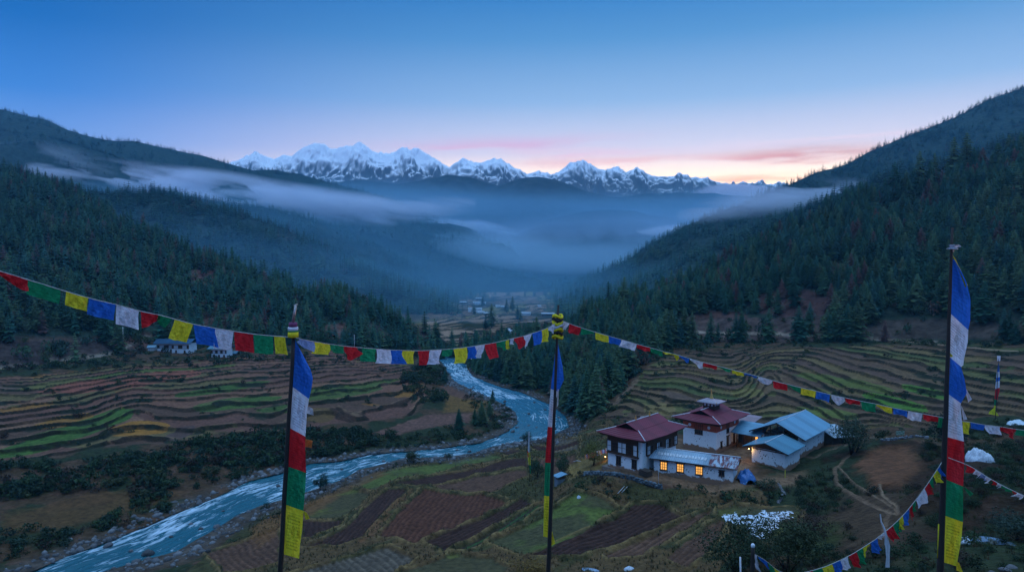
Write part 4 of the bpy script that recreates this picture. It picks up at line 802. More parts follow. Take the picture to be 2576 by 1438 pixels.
for k, (u, v, s) in enumerate(BOULD):
    p = atZ(u, v, RZ + .15); o = rock_meshes[k % 4].copy(); COL.objects.link(o); o.location = p; o.scale = (s, s, s); o.rotation_euler = (rs.rand() * .4, rs.rand() * .4, rs.rand() * 6)
    tag(o, 'wet grey boulder at the edge of the turquoise river', 'boulder', 'boulders in and beside the river')
# ---- single shrubs and small trees
def leafy_tree(name, u, v, h, wide, tint, lab, group=None, n=900, leaf=.06, seed=0, stem=.25, p=None, trunks=1):
    p = p or ground_at(u, v); r = np.random.RandomState(seed + 50); t = empty(name, p - Vector((0, 0, .1)), lab, 'tree' if 'tree' in name else 'bush', group, r.rand() * 6)
    V, F = leafy(n, seed + 200, leaf, 10, .95, .45); V = V * [wide, wide, h * (1 - stem) / .95] + [0, 0, h * stem * .8]
    b = MB()
    for q in range(trunks):
        a = q * 2.2 + 1; k = wide * .12 * (trunks > 1)
        b.tube([(cos(a) * k * .4, sin(a) * k * .4, -.2), (cos(a) * k, sin(a) * k, h * stem), (cos(a) * k * 2.2, sin(a) * k * 2.2, h * .6)], [h * .030, h * .022, h * .006], 6)
    for q in range(5):
        a = q * 1.3; b.tube([(0, 0, h * stem * .9), (cos(a) * wide * .16, sin(a) * wide * .16, h * (stem + .2)), (cos(a) * wide * .3, sin(a) * wide * .3, h * (stem + .38))], [h * .012, h * .008, h * .003], 5)
    b.build('trunk', M_BARK, t)
    c = np.array(tint)[None] * (.75 + .5 * np.repeat(r.rand(len(F)), 3)[:, None]); mesh_np('crown', V, F, M_LEAF, t, col=c)
    return t
leafy_tree('willow_tree', 1493, 1166, 5.8, 6.4, (.115, .115, .030), 'yellow-green round willow beside the corner of the white two-storey house', n=2600, leaf=.035, seed=1, trunks=2, stem=.22)
leafy_tree('shrub', 1352, 1200, 5.0, 4.2, (.030, .065, .034), 'round green bush hugging the base of the thin banner pole', n=1800, leaf=.045, seed=2, stem=.08)
leafy_tree('shrub', 1412, 1190, 5.0, 4.0, (.032, .070, .036), 'round green bush behind the little hut with a pale sheet roof', n=1800, leaf=.045, seed=3, stem=.08)
leafy_tree('poplar_tree', 1327, 1122, 5.0, 4.0, (.026, .052, .034), 'small lollipop tree at the water edge of the river bend', n=900, seed=4, stem=.35)
leafy_tree('shrub', 806, 1232, 4.6, 3.9, (.022, .044, .028), 'dark bush standing against the river just past the front banner pole', n=1500, leaf=.055, seed=5, stem=.15)
leafy_tree('shrub', 1042, 1162, 4.0, 6.0, (.050, .062, .028), 'broad olive bush on the near bank where the river narrows', n=1500, leaf=.05, seed=6, stem=.06)
leafy_tree('shrub', 1128, 1150, 1.6, 3.4, (.028, .045, .026), 'low dark bush on the bank beside the olive bush', n=600, leaf=.07, seed=7, stem=.05)
leafy_tree('willow_tree', 2148, 1142, 8.6, 8.0, (.036, .060, .036), 'dark spreading willow in front of the timber shed', n=3200, leaf=.035, seed=8, trunks=3, stem=.25)
leafy_tree('oak_tree', 2385, 1125, 8.0, 6.5, (.018, .038, .030), 'dense dark tree directly behind the tallest banner pole', n=2400, leaf=.045, seed=9, stem=.1)
leafy_tree('bush', 1850, 1440, 8.0, 9.0, (.030, .050, .024), 'big leafy bush at the lower edge below the white-sheeted field', n=4200, leaf=.028, seed=10, stem=.05)
leafy_tree('bush', 1985, 1450, 7.5, 8.0, (.040, .056, .026), 'big leafy bush with yellowish tips behind the white-capped post', n=4200, leaf=.028, seed=11, stem=.05)
leafy_tree('bush', 2030, 1360, 4.0, 6.0, (.045, .030, .024), 'rounded reddish-brown bush beside the white-sheeted field', n=2000, leaf=.04, seed=12, stem=.03)
leafy_tree('bush', 1330, 1440, 2.4, 6.0, (.15, .090, .022), 'low tawny yellow bush at the foot of the middle banner pole', n=1500, leaf=.05, seed=13, stem=.03)
leafy_tree('bush', 1930, 1228, 2.4, 4.2, (.028, .050, .026), 'small dark bush in the yard below the blue tarpaulin', n=900, leaf=.06, seed=14, stem=.03)
leafy_tree('bush', 2560, 1330, 3.2, 5.0, (.035, .060, .045), 'grey-green bush right of the tallest pole under the sloping flag cord', n=2000, leaf=.045, seed=15, stem=.03)
for k, (u, v, h) in enumerate([(1155, 1082, 7.5), (1212, 1066, 8.5), (1232, 1046, 6.0), (1196, 1070, 6.0), (1240, 1008, 5.0), (1090, 935, 12), (1065, 925, 12), (1120, 960, 6), (1237, 822, 21), (1222, 826, 13), (1262, 838, 9), (1255, 880, 12), (1216, 770, 14), (1186, 750, 15), (1290, 780, 17), (1275, 785, 15), (1302, 800, 14), (1310, 802, 11), (1192, 790, 12)]):
    p = ground_at(u, v); c, w = PROTO[k % 12]; lab = ['dark pointed conifer on the stony tongue inside the river bend', 'dark conifer where the river leaves sight behind the terraces', 'hazy dark conifer among the far valley fields'][0 if k < 5 else 1 if k < 8 else 2]
    e = empty('conifer_tree', p, lab, 'tree', ['conifers inside the river bend', 'conifers at the far end of the river', 'conifers among the far fields'][0 if k < 5 else 1 if k < 8 else 2], k * 1.1); e.scale = (h * 1.15, h * 1.15, h)
    a = c.copy(); b = w.copy(); a.parent = e; b.parent = e; COL.objects.link(a); COL.objects.link(b)
# ================================================================== BUILDINGS
def whitewash(name, base=(.62, .64, .66), stain=.5):
    """limewashed rubble wall: stones show through where the wash has gone, earth splash at the foot"""
    m = bpy.data.materials.new(name); m.use_nodes = True; nt = m.node_tree; N = nt.nodes; L = nt.links; b = N['Principled BSDF']; b.inputs['Roughness'].default_value = .95; b.inputs['Specular IOR Level'].default_value = .1
    tc = N.new('ShaderNodeTexCoord'); sp = N.new('ShaderNodeSeparateXYZ'); L.new(tc.outputs['Object'], sp.inputs[0])
    n = N.new('ShaderNodeTexNoise'); n.inputs['Scale'].default_value = 1.9; n.inputs['Detail'].default_value = 8; n.inputs['Roughness'].default_value = .72; L.new(tc.outputs['Object'], n.inputs[0])
    v = N.new('ShaderNodeTexVoronoi'); v.inputs['Scale'].default_value = 3.2; v.feature = 'DISTANCE_TO_EDGE'; L.new(tc.outputs['Object'], v.inputs[0])
    r1 = N.new('ShaderNodeMapRange'); L.new(n.outputs[0], r1.inputs[0]); r1.inputs[1].default_value = .57 + .10 * (1 - stain); r1.inputs[2].default_value = .64 + .10 * (1 - stain)
    x1 = N.new('ShaderNodeMix'); x1.data_type = 'RGBA'; L.new(r1.outputs[0], x1.inputs[0]); x1.inputs[6].default_value = (*base, 1); x1.inputs[7].default_value = (.16, .125, .10, 1)
    # dark gaps between stones where the wash is thin
    vl = N.new('ShaderNodeTexVoronoi'); vl.inputs['Scale'].default_value = 2.3; L.new(tc.outputs['Object'], vl.inputs[0]); n5 = N.new('ShaderNodeTexNoise'); n5.inputs['Scale'].default_value = .8; n5.inputs['Detail'].default_value = 3; L.new(tc.outputs['Object'], n5.inputs[0])
    am = N.new('ShaderNodeMath'); am.operation = 'MULTIPLY_ADD'; L.new(n5.outputs[0], am.inputs[0]); am.inputs[1].default_value = -1.1; L.new(vl.outputs['Distance'], am.inputs[2])
    rg = N.new('ShaderNodeMapRange'); L.new(am.outputs[0], rg.inputs[0]); rg.inputs[1].default_value = -.33 - .12 * (1 - stain); rg.inputs[2].default_value = -.40 - .12 * (1 - stain)
    xg = N.new('ShaderNodeMix'); xg.data_type = 'RGBA'; L.new(rg.outputs[0], xg.inputs[0]); L.new(x1.outputs[2], xg.inputs[6]); xg.inputs[7].default_value = (.10, .08, .07, 1); x1 = xg
    n2 = N.new('ShaderNodeTexNoise'); n2.inputs['Scale'].default_value = 1.1; n2.inputs['Detail'].default_value = 6; L.new(tc.outputs['Object'], n2.inputs[0])
    a = N.new('ShaderNodeMath'); a.operation = 'MULTIPLY_ADD'; L.new(n2.outputs[0], a.inputs[0]); a.inputs[1].default_value = -1.7; L.new(sp.outputs[2], a.inputs[2])
    r2 = N.new('ShaderNodeMapRange'); L.new(a.outputs[0], r2.inputs[0]); r2.inputs[1].default_value = -.35; r2.inputs[2].default_value = -.60
    x2 = N.new('ShaderNodeMix'); x2.data_type = 'RGBA'; L.new(r2.outputs[0], x2.inputs[0]); L.new(x1.outputs[2], x2.inputs[6]); x2.inputs[7].default_value = (.30, .17, .11, 1); L.new(x2.outputs[2], b.inputs['Base Color'])
    bp = N.new('ShaderNodeBump'); bp.inputs['Distance'].default_value = .05; ad = N.new('ShaderNodeMath'); ad.operation = 'MULTIPLY_ADD'; L.new(v.outputs[0], ad.inputs[0]); ad.inputs[1].default_value = .8; L.new(n.outputs[0], ad.inputs[2]); L.new(ad.outputs[0], bp.inputs['Height']); L.new(bp.outputs[0], b.inputs['Normal'])
    return m
def sheet_metal(name, col, rust=(.16, .06, .045), amt=.62, rough=.45, axis=0, pitch=.35, seam=1.8):
    m = bpy.data.materials.new(name); m.use_nodes = True; nt = m.node_tree; N = nt.nodes; L = nt.links; b = N['Principled BSDF']; b.inputs['Roughness'].default_value = rough
    tc = N.new('ShaderNodeTexCoord'); sp = N.new('ShaderNodeSeparateXYZ'); L.new(tc.outputs['Object'], sp.inputs[0])
    mp = N.new('ShaderNodeMapping'); mp.inputs['Scale'].default_value = (1.4, .35, .35) if axis == 0 else (.35, 1.4, .35); L.new(tc.outputs['Object'], mp.inputs[0])
    n = N.new('ShaderNodeTexNoise'); n.inputs['Scale'].default_value = 1.6; n.inputs['Detail'].default_value = 6; n.inputs['Roughness'].default_value = .65; L.new(mp.outputs[0], n.inputs[0])
    r = N.new('ShaderNodeMapRange'); L.new(n.outputs[0], r.inputs[0]); r.inputs[1].default_value = amt; r.inputs[2].default_value = amt + .10
    # one sheet differs a little from the next
    fl = N.new('ShaderNodeMath'); fl.operation = 'DIVIDE'; L.new(sp.outputs[axis], fl.inputs[0]); fl.inputs[1].default_value = seam; fo = N.new('ShaderNodeMath'); fo.operation = 'FLOOR'; L.new(fl.outputs[0], fo.inputs[0])
    wn = N.new('ShaderNodeTexWhiteNoise'); wn.noise_dimensions = '1D'; L.new(fo.outputs[0], wn.inputs['W']); mr = N.new('ShaderNodeMapRange'); L.new(wn.outputs[0], mr.inputs[0]); mr.inputs[3].default_value = .82; mr.inputs[4].default_value = 1.15
    sc = N.new('ShaderNodeVectorMath'); sc.operation = 'SCALE'; sc.inputs[0].default_value = col; L.new(mr.outputs[0], sc.inputs['Scale'])
    x = N.new('ShaderNodeMix'); x.data_type = 'RGBA'; L.new(r.outputs[0], x.inputs[0]); L.new(sc.outputs[0], x.inputs[6]); x.inputs[7].default_value = (*rust, 1); L.new(x.outputs[2], b.inputs['Base Color'])
    w = N.new('ShaderNodeMath'); w.operation = 'SINE'; mu = N.new('ShaderNodeMath'); mu.operation = 'MULTIPLY'; L.new(sp.outputs[axis], mu.inputs[0]); mu.inputs[1].default_value = 2 * pi / pitch; L.new(mu.outputs[0], w.inputs[0])
    bp = N.new('ShaderNodeBump'); bp.inputs['Distance'].default_value = .05; bp.inputs['Strength'].default_value = .8; L.new(w.outputs[0], bp.inputs['Height']); L.new(bp.outputs[0], b.inputs['Normal']); return m
M_WASH = whitewash('limewash', (.80, .82, .84), .25); M_RUBBLE = whitewash('flaking_limewash', (.74, .75, .77), .80)
M_RED = sheet_metal('red_sheet_roof', (.16, .014, .030), (.11, .03, .045), .62, .7, pitch=.5)
M_BLUE = sheet_metal('blue_sheet_roof', (.13, .30, .42), (.20, .34, .44), .60, .42, pitch=.5); M_TEAL = sheet_metal('teal_sheet_roof', (.06, .20, .28), (.10, .24, .32), .60, .45, pitch=.5)
M_PALE = sheet_metal('pale_sheet_roof', (.34, .42, .48), (.17, .10, .09), .58, .5, pitch=.5); M_RUSTY = sheet_metal('rusty_sheet_roof', (.34, .40, .46), (.13, .024, .028), .44, .55, axis=1, pitch=.5, seam=.9)
M_WOOD = mat('dark_timber', col=(.075, .038, .024), rough=.8, var=.35, scale=3, spec=.2); M_OCHRE = mat('ochre_band', col=(.42, .085, .045), rough=.9, var=.25, scale=2)
M_BLACK = mat('dark_opening', col=(.010, .009, .009), rough=.9, var=0, spec=.05); M_TRIM = mat('painted_trim', col=(.10, .055, .035), rough=.7, var=.5, scale=6, col2=(.25, .17, .09), thr=(.56, .60))
M_PANEL = mat('white_panel', col=(.62, .66, .70), rough=.7, var=.08, scale=2); M_CAP = mat('ridge_flashing', col=(.62, .62, .66), rough=.4, var=.2, scale=1); M_GOLD = mat('gilt', col=(.85, .42, .12), rough=.28, metal=1.0, var=.1)
M_LIT = mat('lamplit_glass', col=(.6, .4, .15), rough=.4, var=0, emit=(1.0, .44, .08), estr=.55); M_GLASS = mat('window_glass', col=(.02, .022, .028), rough=.12, var=0, spec=.5); M_LEDGE = mat('slate_ledge', col=(.22, .26, .27), rough=.8, var=.25, scale=2)
M_PLANK = mat('weathered_planks', col=(.085, .062, .048), rough=.9, var=.45, scale=2.5, stretch=(6, 6, .6)); M_POST = mat('pole_wood', col=(.030, .026, .025), rough=.75, var=.4, scale=6, stretch=(6, 6, .7), bump=.004, bscale=20)
def reach(P, d, u):
    """length along d from P until the point stands at picture column u"""
    lo, hi = 0.0, 80.0; s = 1 if proj(P + d * .1)[0] > proj(P)[0] else -1
    for _ in range(50):
        m = (lo + hi) / 2
        if (proj(P + d * m)[0] - u) * s < 0: lo = m
        else: hi = m
    return lo
def frame(name, P, th, lab, cat, group=None): return empty(name, P, lab, cat, group, th)
def ax(th): return Vector((cos(th), sin(th), 0)), Vector((-sin(th), cos(th), 0))
def window(par, face, s, z, w, h, lit=False, nx=2, nz=2, off=0.0, frame_w=.10, lintel=True, name='window', at=0.0):
    """face 'x': wall plane x=at seen from -x, s runs along y; face 'y': wall plane y=at seen from -y, s runs along x"""
    def bx(b, s0, d0, z0, s1, d1, z1, mi=0):
        if face == 'x': b.box(at - d1, s0, z0, at - d0, s1, z1, mi)
        else: b.box(s0, at - d1, z0, s1, at - d0, z1, mi)
    b = MB(); f = frame_w
    bx(b, s - w / 2 - f, .0, z - f, s - w / 2, .12, z + h + f); bx(b, s + w / 2, .0, z - f, s + w / 2 + f, .12, z + h + f); bx(b, s - w / 2, .0, z - f, s + w / 2, .12, z); bx(b, s - w / 2, .0, z + h, s + w / 2, .12, z + h + f)
    for i in range(1, nx): q = s - w / 2 + w * i / nx; bx(b, q - .05, .02, z, q + .05, .10, z + h)
    for i in range(1, nz): q = z + h * i / nz; bx(b, s - w / 2, .022, q - .03, s + w / 2, .098, q + .03)
    if lintel: bx(b, s - w / 2 - f - .14, -.002, z + h + f, s + w / 2 + f + .14, .20, z + h + f + .12); bx(b, s - w / 2 - f - .08, -.002, z - f - .09, s + w / 2 + f + .08, .16, z - f)
    o = b.build(name, M_WOOD, par); p = MB(); bx(p, s - w / 2, .004, z, s + w / 2, .014, z + h); p.build('pane', M_LIT if lit else M_GLASS, o); return o
def roof_mesh(par, name, quads, th, mat_, label=None):
    """closed slab from top polygons: extruded down by th"""
    b = MB()
    for q in quads:
        q = [Vector(p) for p in q]; n = len(q); lo = [p - Vector((0, 0, th)) for p in q]; b.add(q + lo, [tuple(range(n)), tuple(range(2 * n - 1, n - 1, -1))] + [(i + n, (i + 1) % n + n, (i + 1) % n, i) for i in range(n)])
    return b.build(name, mat_, par, label)
def hip_roof(par, x0, y0, x1, y1, ze, zr, mat_, ridge='x', gab=1.0, flare=.25):
    """hipped sheet roof with a small gablet at each ridge end and turned-up corners"""
    ym = (y0 + y1) / 2; W = (y1 - y0) / 2; run = W * .82; g = run * .45; zg = ze + (zr - ze) * (1 - g / run) * .92
    A, B, C_, D = [(x0, y0, ze + flare), (x1, y0, ze + flare), (x1, y1, ze + flare), (x0, y1, ze + flare)]
    mA, mB, mC, mD = [((x0 + x1) / 2, y0, ze), (x1, ym, ze), ((x0 + x1) / 2, y1, ze), (x0, ym, ze)]
    kx0, kx1 = x0 + run - g, x1 - run + g; yg = W * g / run
    P0, P1 = (kx0, ym - yg, zg), (kx0, ym + yg, zg); Q0, Q1 = (kx1, ym - yg, zg), (kx1, ym + yg, zg); R0, R1 = (kx0 - .35 * gab, ym, zr), (kx1 + .35 * gab, ym, zr)
    G0, G1 = (kx0 - .3 * gab, ym - yg, zg + .05), (kx0 - .3 * gab, ym + yg, zg + .05); H0, H1 = (kx1 + .3 * gab, ym - yg, zg + .05), (kx1 + .3 * gab, ym + yg, zg + .05)
    r = roof_mesh(par, 'roof', [[A, mA, B, Q0, P0], [C_, mC, D, P1, Q1], [D, mD, A, P0, P1], [B, mB, C_, Q1, Q0], [G0, H0, R1, R0], [H1, G1, R0, R1]], .10, mat_)
    b = MB(); b.add([(kx0 + .02, ym - yg, zg - .02), (kx0 + .02, ym + yg, zg - .02), (kx0 + .02, ym, zr - .1)], [(0, 1, 2)]); b.add([(kx1 - .02, ym - yg, zg - .02), (kx1 - .02, ym + yg, zg - .02), (kx1 - .02, ym, zr - .1)], [(0, 2, 1)]); b.build('gablet', M_BLACK, r)
    c = MB(); up = Vector((0, 0, .05))
    for a_, b_ in ((R0, R1), (A, P0), (D, P1), (B, Q0), (C_, Q1)): c.tube([Vector(a_) + up, (Vector(a_) + Vector(b_)) / 2 + up, Vector(b_) + up], .085, 6)
    c.build('ridge_cap', M_CAP, r)
    e = MB(); t = .22
    e.box(x0 + .5, y0 + .5, ze - t - .1, x1 - .5, y1 - .5, ze - .12); e.build('eaves', M_WOOD, r); return r
def gable_roof(par, x0, y0, x1, y1, ze, zr, mat_, cap=True, ym=None):
    ym = (y0 + y1) / 2 if ym is None else ym
    r = roof_mesh(par, 'roof', [[(x0, y0, ze), (x1, y0, ze), (x1, ym, zr), (x0, ym, zr)], [(x1, y1, ze), (x0, y1, ze), (x0, ym, zr), (x1, ym, zr)]], .08, mat_)
    if cap: MB().tube([(x0 - .02, ym, zr + .03), (x1 + .02, ym, zr + .03)], .09, 6).build('ridge_cap', M_CAP, r)
    b = MB()
    for xx in (x0 + .06, x1 - .12):
        b.add([(xx, y0, ze - .30), (xx, ym, zr - .32), (xx, ym, zr - .09), (xx, y0, ze - .085), (xx + .06, y0, ze - .30), (xx + .06, ym, zr - .32), (xx + .06, ym, zr - .09), (xx + .06, y0, ze - .085)], [(0, 3, 2, 1), (4, 5, 6, 7), (0, 1, 5, 4), (3, 7, 6, 2)])
        b.add([(xx, y1, ze - .30), (xx, ym, zr - .32), (xx, ym, zr - .09), (xx, y1, ze - .085), (xx + .06, y1, ze - .30), (xx + .06, ym, zr - .32), (xx + .06, ym, zr - .09), (xx + .06, y1, ze - .085)], [(0, 1, 2, 3), (4, 7, 6, 5), (0, 4, 5, 1), (3, 2, 6, 7)])
        b.build('barge_board', M_WOOD, r); b = MB()
    return r
TH = radians(47); XH, YH = ax(TH); ZB = -42.0
# ---- white two-storey house with a red hipped roof
P = atZ(1615, 1191, ZB); Ly = reach(P, YH, 1529.6); Lx = reach(P, XH, 1700); H = atY(1615, 1106, P.y).z - P.z
h1 = frame('monastery_house', P, TH, 'white two-storey house with a red hipped roof and a dark timber upper gallery', 'house')
b = MB(); b.box(0, 0, -2.5, Lx, Ly, H); b.build('wall', M_WASH, h1)
MB().box(-.5, -.4, -2.6, Lx + .3, Ly + 1.2, -.25).build('plinth', mat('plinth_stone', col=(.20, .15, .12), var=.4, scale=2), h1)
g0, g1 = H * .46, H * .84
gl = MB(); gl.box(-.30, .9, g0, .0 - .003, Ly - .02, H - .1); gl.box(1.4, -.30, g0 + .1, Lx, -.003, H - .1); gl.box(-.45, .7, g0 - .28, -.004, Ly + .05, g0); gl.build('timber_gallery', M_WOOD, h1)
MB().box(-.48, .70, g0 - .16, -.44, Ly + .05, g0 - .02).build('carved_beam', M_TRIM, h1)
L_ = Ly - .9
for c, w, n in ((.9 + L_ * .07, .85, 1), (.9 + L_ * .50, 1.9, 2), (.9 + L_ * .93, .95, 1)):
    f_ = window(h1, 'x', c, g0 + .25, w, 2.0, nx=n, nz=2, at=-.30, lintel=False)
    for q in f_.children: q.data.materials[0] = M_PANEL; q.name = 'white_panel'
for c in (.27, .73):
    window(h1, 'x', .9 + L_ * c, g0 + .30, 1.15, 1.7, nx=4, nz=3, at=-.30, lintel=False)
for k in range(4):
    f_ = window(h1, 'y', 1.9 + k * (Lx - 2.6) / 3, g0 + .40, 1.1, 1.7, nx=2, nz=2, at=-.30, lintel=False)
    for q in f_.children: q.data.materials[0] = M_PANEL; q.name = 'white_panel'
for k in range(3): window(h1, 'y', 2.9 + k * (Lx - 2.6) / 3, g0 + .40, .7, 1.6, nx=3, nz=2, at=-.30, lintel=False)
for c in (.22, .68): window(h1, 'x', Ly * c, .75, .95, 1.55, nx=2, nz=3)
o = 1.75
hip_roof(h1, -o, -o, Lx + o, Ly + o, H + .15, H + 2.6, M_RED)
for k, xx in enumerate((Lx * .30, Lx * .70)):
    b = MB(); b.lathe([(0, 1.05), (.05, .95), (.10, .80), (.06, .70), (.16, .55), (.20, .35), (.12, .22), (.22, .12), (.24, 0)], (xx, Ly / 2, H + 2.6), 10); b.build('finial', M_GOLD, h1)
# ---- central tower with two red roofs and a gilded pinnacle
P = atZ(1801.4, 1134, ZB); Ly = reach(P, YH, 1718.6); Lx = reach(P, XH, 1857); H = atY(1801, 1064, P.y).z - P.z
t1 = frame('temple_tower', P, TH, 'square white temple tower with an ochre band, a red hipped roof and gilded pinnacle', 'tower')
MB().box(0, 0, -2.0, Lx, Ly, H - .1).build('wall', M_WASH, t1)
zb0, zb1 = H * .655, H * .92
b = MB(); e = .035; b.box(-e, -e, zb0, Lx + e, Ly + e, zb1); b.build('ochre_band', M_OCHRE, t1)
b = MB(); b.box(-.25, -.25, zb1, Lx + .25, Ly + .25, zb1 + .16); b.box(-.12, -.12, zb1 + .16, Lx + .12, Ly + .12, H - .05); b.build('ledge', M_LEDGE, t1)
MB().box(-.14, -.14, zb1 - .22, Lx + .14, Ly + .14, zb1 - .02).build('carved_beam', M_TRIM, t1)
for f_, s_ in (('x', Ly * .22), ('x', Ly * .80), ('y', Lx * .20), ('y', Lx * .82)):
    b = MB(); n = 16; zc = (zb0 + zb1) / 2; r_ = .36
    ring = [(s_ + r_ * cos(2 * pi * j / n), zc + r_ * sin(2 * pi * j / n)) for j in range(n)]
    vs = [((-.06, a, z) if f_ == 'x' else (a, -.06, z)) for a, z in ring] + [((-.03, a, z) if f_ == 'x' else (a, -.03, z)) for a, z in ring]
    b.add(vs, [tuple(range(n)), tuple(range(2 * n - 1, n - 1, -1))] + [(j, j + n, (j + 1) % n + n, (j + 1) % n) for j in range(n)]); b.build('roundel', M_PANEL, t1)
window(t1, 'x', Ly * .52, zb0 - .9, 1.7, 2.7, nx=4, nz=3); window(t1, 'y', Lx * .50, zb0 - .9, .95, 2.3, nx=2, nz=3)
window(t1, 'y', Lx * .22, .3, .55, 1.2, nx=1, nz=2)
b = MB(); b.box(Lx * .50 - .5, -.10, 0, Lx * .50 + .5, -.003, 2.3); b.box(Lx * .50 - .7, -.2, 2.3, Lx * .50 + .7, -.002, 2.45); b.build('door', M_WOOD, t1)
b = MB(); b.box(Lx * .80 - .45, -.10, 0, Lx * .80 + .45, -.003, 2.2); b.box(Lx * .80 - .6, -.2, 2.2, Lx * .80 + .6, -.002, 2.35); b.build('door', M_WOOD, t1)
o = 1.9; hip_roof(t1, -o, -o, Lx + o, Ly + o, H + .05, H + 2.2, M_RED, gab=.8)
cx, cy_ = Lx / 2, Ly / 2; q = 1.35; z0 = H + 1.1; z1 = H + 3.4
b = MB(); b.box(cx - q, cy_ - q, z0, cx + q, cy_ + q, z1); lan = b.build('lantern', M_WOOD, t1)
for f_ in 'xy':
    for k in range(3):
        pb = MB(); c = -q * .62 + k * q * .62; zz = z1 - .78
        if f_ == 'x': pb.box(cx - q - .05, cy_ + c - .22, zz, cx - q - .005, cy_ + c + .22, zz + .42)
        else: pb.box(cx + c - .22, cy_ - q - .05, zz, cx + c + .22, cy_ - q - .005, zz + .42)
        pb.build('white_panel', M_PANEL, lan)
o = 1.15; qq = q + o
roof_mesh(t1, 'lantern_roof', [[(cx - qq, cy_ - qq, z1 + .1), (cx + qq, cy_ - qq, z1 + .1), (cx, cy_, z1 + .75)], [(cx + qq, cy_ - qq, z1 + .1), (cx + qq, cy_ + qq, z1 + .1), (cx, cy_, z1 + .75)], [(cx + qq, cy_ + qq, z1 + .1), (cx - qq, cy_ + qq, z1 + .1), (cx, cy_, z1 + .75)], [(cx - qq, cy_ + qq, z1 + .1), (cx - qq, cy_ - qq, z1 + .1), (cx, cy_, z1 + .75)]], .14, sheet_metal('lantern_sheet', (.30, .26, .30), (.24, .08, .08), .55))
b = MB(); b.lathe([(.42, 0), (.44, .18), (.30, .28), (.34, .5), (.16, .72), (.20, .95), (.10, 1.1), (.14, 1.35), (.05, 1.6), (.09, 1.8), (.0, 2.3)], (cx, cy_, z1 + .7), 12); b.build('pinnacle', M_GOLD, t1)
b = MB()
for sx, sy in ((-1, -1), (1, -1), (-1, 1)): b.lathe([(.10, 0), (.13, .12), (.03, .3), (.0, .45)], (cx + sx * qq * .97, cy_ + sy * qq * .97, z1 + .12), 6)
b.build('corner_ornament', M_GOLD, t1)
# ---- long low building with three lamplit windows
P = atZ(1843.4, 1215.6, ZB); PL_ = atZ(1644.5, 1195.8, ZB); d = (PL_ - P); Ly = d.length; th2 = radians(64); xh, yh = ax(th2); Ly = reach(P, yh, 1644.5)
H = atY(1843, 1175, P.y).z - P.z; Lx = 5.6
l1 = frame('long_outbuilding', P, th2, 'long low whitewashed stone building with a patched sheet roof and three lamplit windows', 'outbuilding')
MB().box(0, 0, -2.2, Lx, Ly, H).build('wall', M_RUBBLE, l1)
for uc in (1669.6, 1711, 1758.5):
    s = reach(P, yh, uc); window(l1, 'x', s, H * .30, 1.15, 1.45, lit=True, nx=3, nz=3, frame_w=.13)
s = reach(P, yh, 1815); window(l1, 'x', s, H * .42, .8, .8, nx=2, nz=1)
zr = H + 1.05; xr = Lx * .62; oy = .8
def slab(y0, y1, x0, z0, x1, z1_, m, nm, lab=None, dz=0): return roof_mesh(l1, nm, [[(x0, y0, z0 + dz), (x1, y0, z1_ + dz), (x1, y1, z1_ + dz), (x0, y1, z0 + dz)]], .07, m, lab)
slab(Ly * .30, Ly + oy, -.6, H - .02, xr, zr, sheet_metal('patched_sheet_roof', (.26, .36, .44), (.20, .045, .05), .66, .45, axis=1, pitch=.4, seam=1.1), 'roof', 'blue-grey patched sheet roof')
slab(-oy, Ly * .30 - .01, -.45, H - .12, xr, zr, M_RUSTY, 'roof', 'rusty red end of the sheet roof', -.03)
slab(-oy, Ly + oy, xr + .01, zr, Lx + .7, H + .1, M_PALE, 'roof'); MB().tube([(xr, -oy - .1, zr + .06), (xr, Ly + oy, zr + .06)], .12, 6).build('ridge_cap', M_CAP, l1)
b = MB(); b.box(-.55, -oy + .1, H - .30, Lx + .4, Ly + oy - .1, H - .14); b.build('eaves', M_WOOD, l1)
b = MB(); b.add([(-.0, -.004, H - .14), (Lx, -.004, H - .14), (xr, -.004, zr - .1)], [(0, 1, 2)]); b.add([(-.0, Ly + .004, H - .14), (Lx, Ly + .004, H - .14), (xr, Ly + .004, zr - .1)], [(0, 2, 1)]); b.build('gable_end', M_WOOD, l1)
b = MB()
r_ = np.random.RandomState(3)
for k in range(16):
    yy = Ly * (.34 + .04 * k) ; b.box(xr * .25, yy, 0, xr * .25 + 1.0, yy + .45, .02)
    for j in range(8):
        v_ = b.v[-8 + j]; b.v[-8 + j] = (v_[0], v_[1], v_[2] + H - .02 + (v_[0] + .8) / (xr + .8) * (zr - H + .02) + .03)
b.build('roof_patch', mat('translucent_sheet', col=(.48, .52, .56), rough=.5, var=.3, scale=1), l1)
# ---- tall barn, blue roof over an open gable
P = atZ(2014, 1146, -41.7); Ly = reach(P, YH, 1914); Lx = reach(P, XH, 2073); H = atY(2014, 1102, P.y).z - P.z
b1 = frame('barn', P, TH, 'big whitewashed barn with a pale blue sheet roof over an open timber gable', 'barn')
b = MB(); b.box(0, 0, -2.5, Lx, .6, H); b.box(0, Ly - .6, -2.5, Lx, Ly, H - .6); b.box(Lx - .6, .6, -2.5, Lx, Ly - .6, H); b.box(0, .6, -2.5, .6, Ly * .30, H - 1.0); b.box(0, Ly * .30, -2.5, .6, Ly - .6, H - 2.2); b.build('wall', M_RUBBLE, b1)
PE = atY(2028.7, 1093, P.y - .7).z - P.z; ov = 1.5
gable_roof(b1, -1.6, -ov, Lx + 1.2, Ly + ov + .6, H + .15, H + 2.9, M_BLUE)
b = MB()
for yy in np.linspace(.4, Ly - .4, 6): b.box(.1, yy - .09, H - 2.4, .3, yy + .09, H + .1 + 2.5 * (1 - abs(yy - Ly / 2) / (Ly / 2 + ov)))
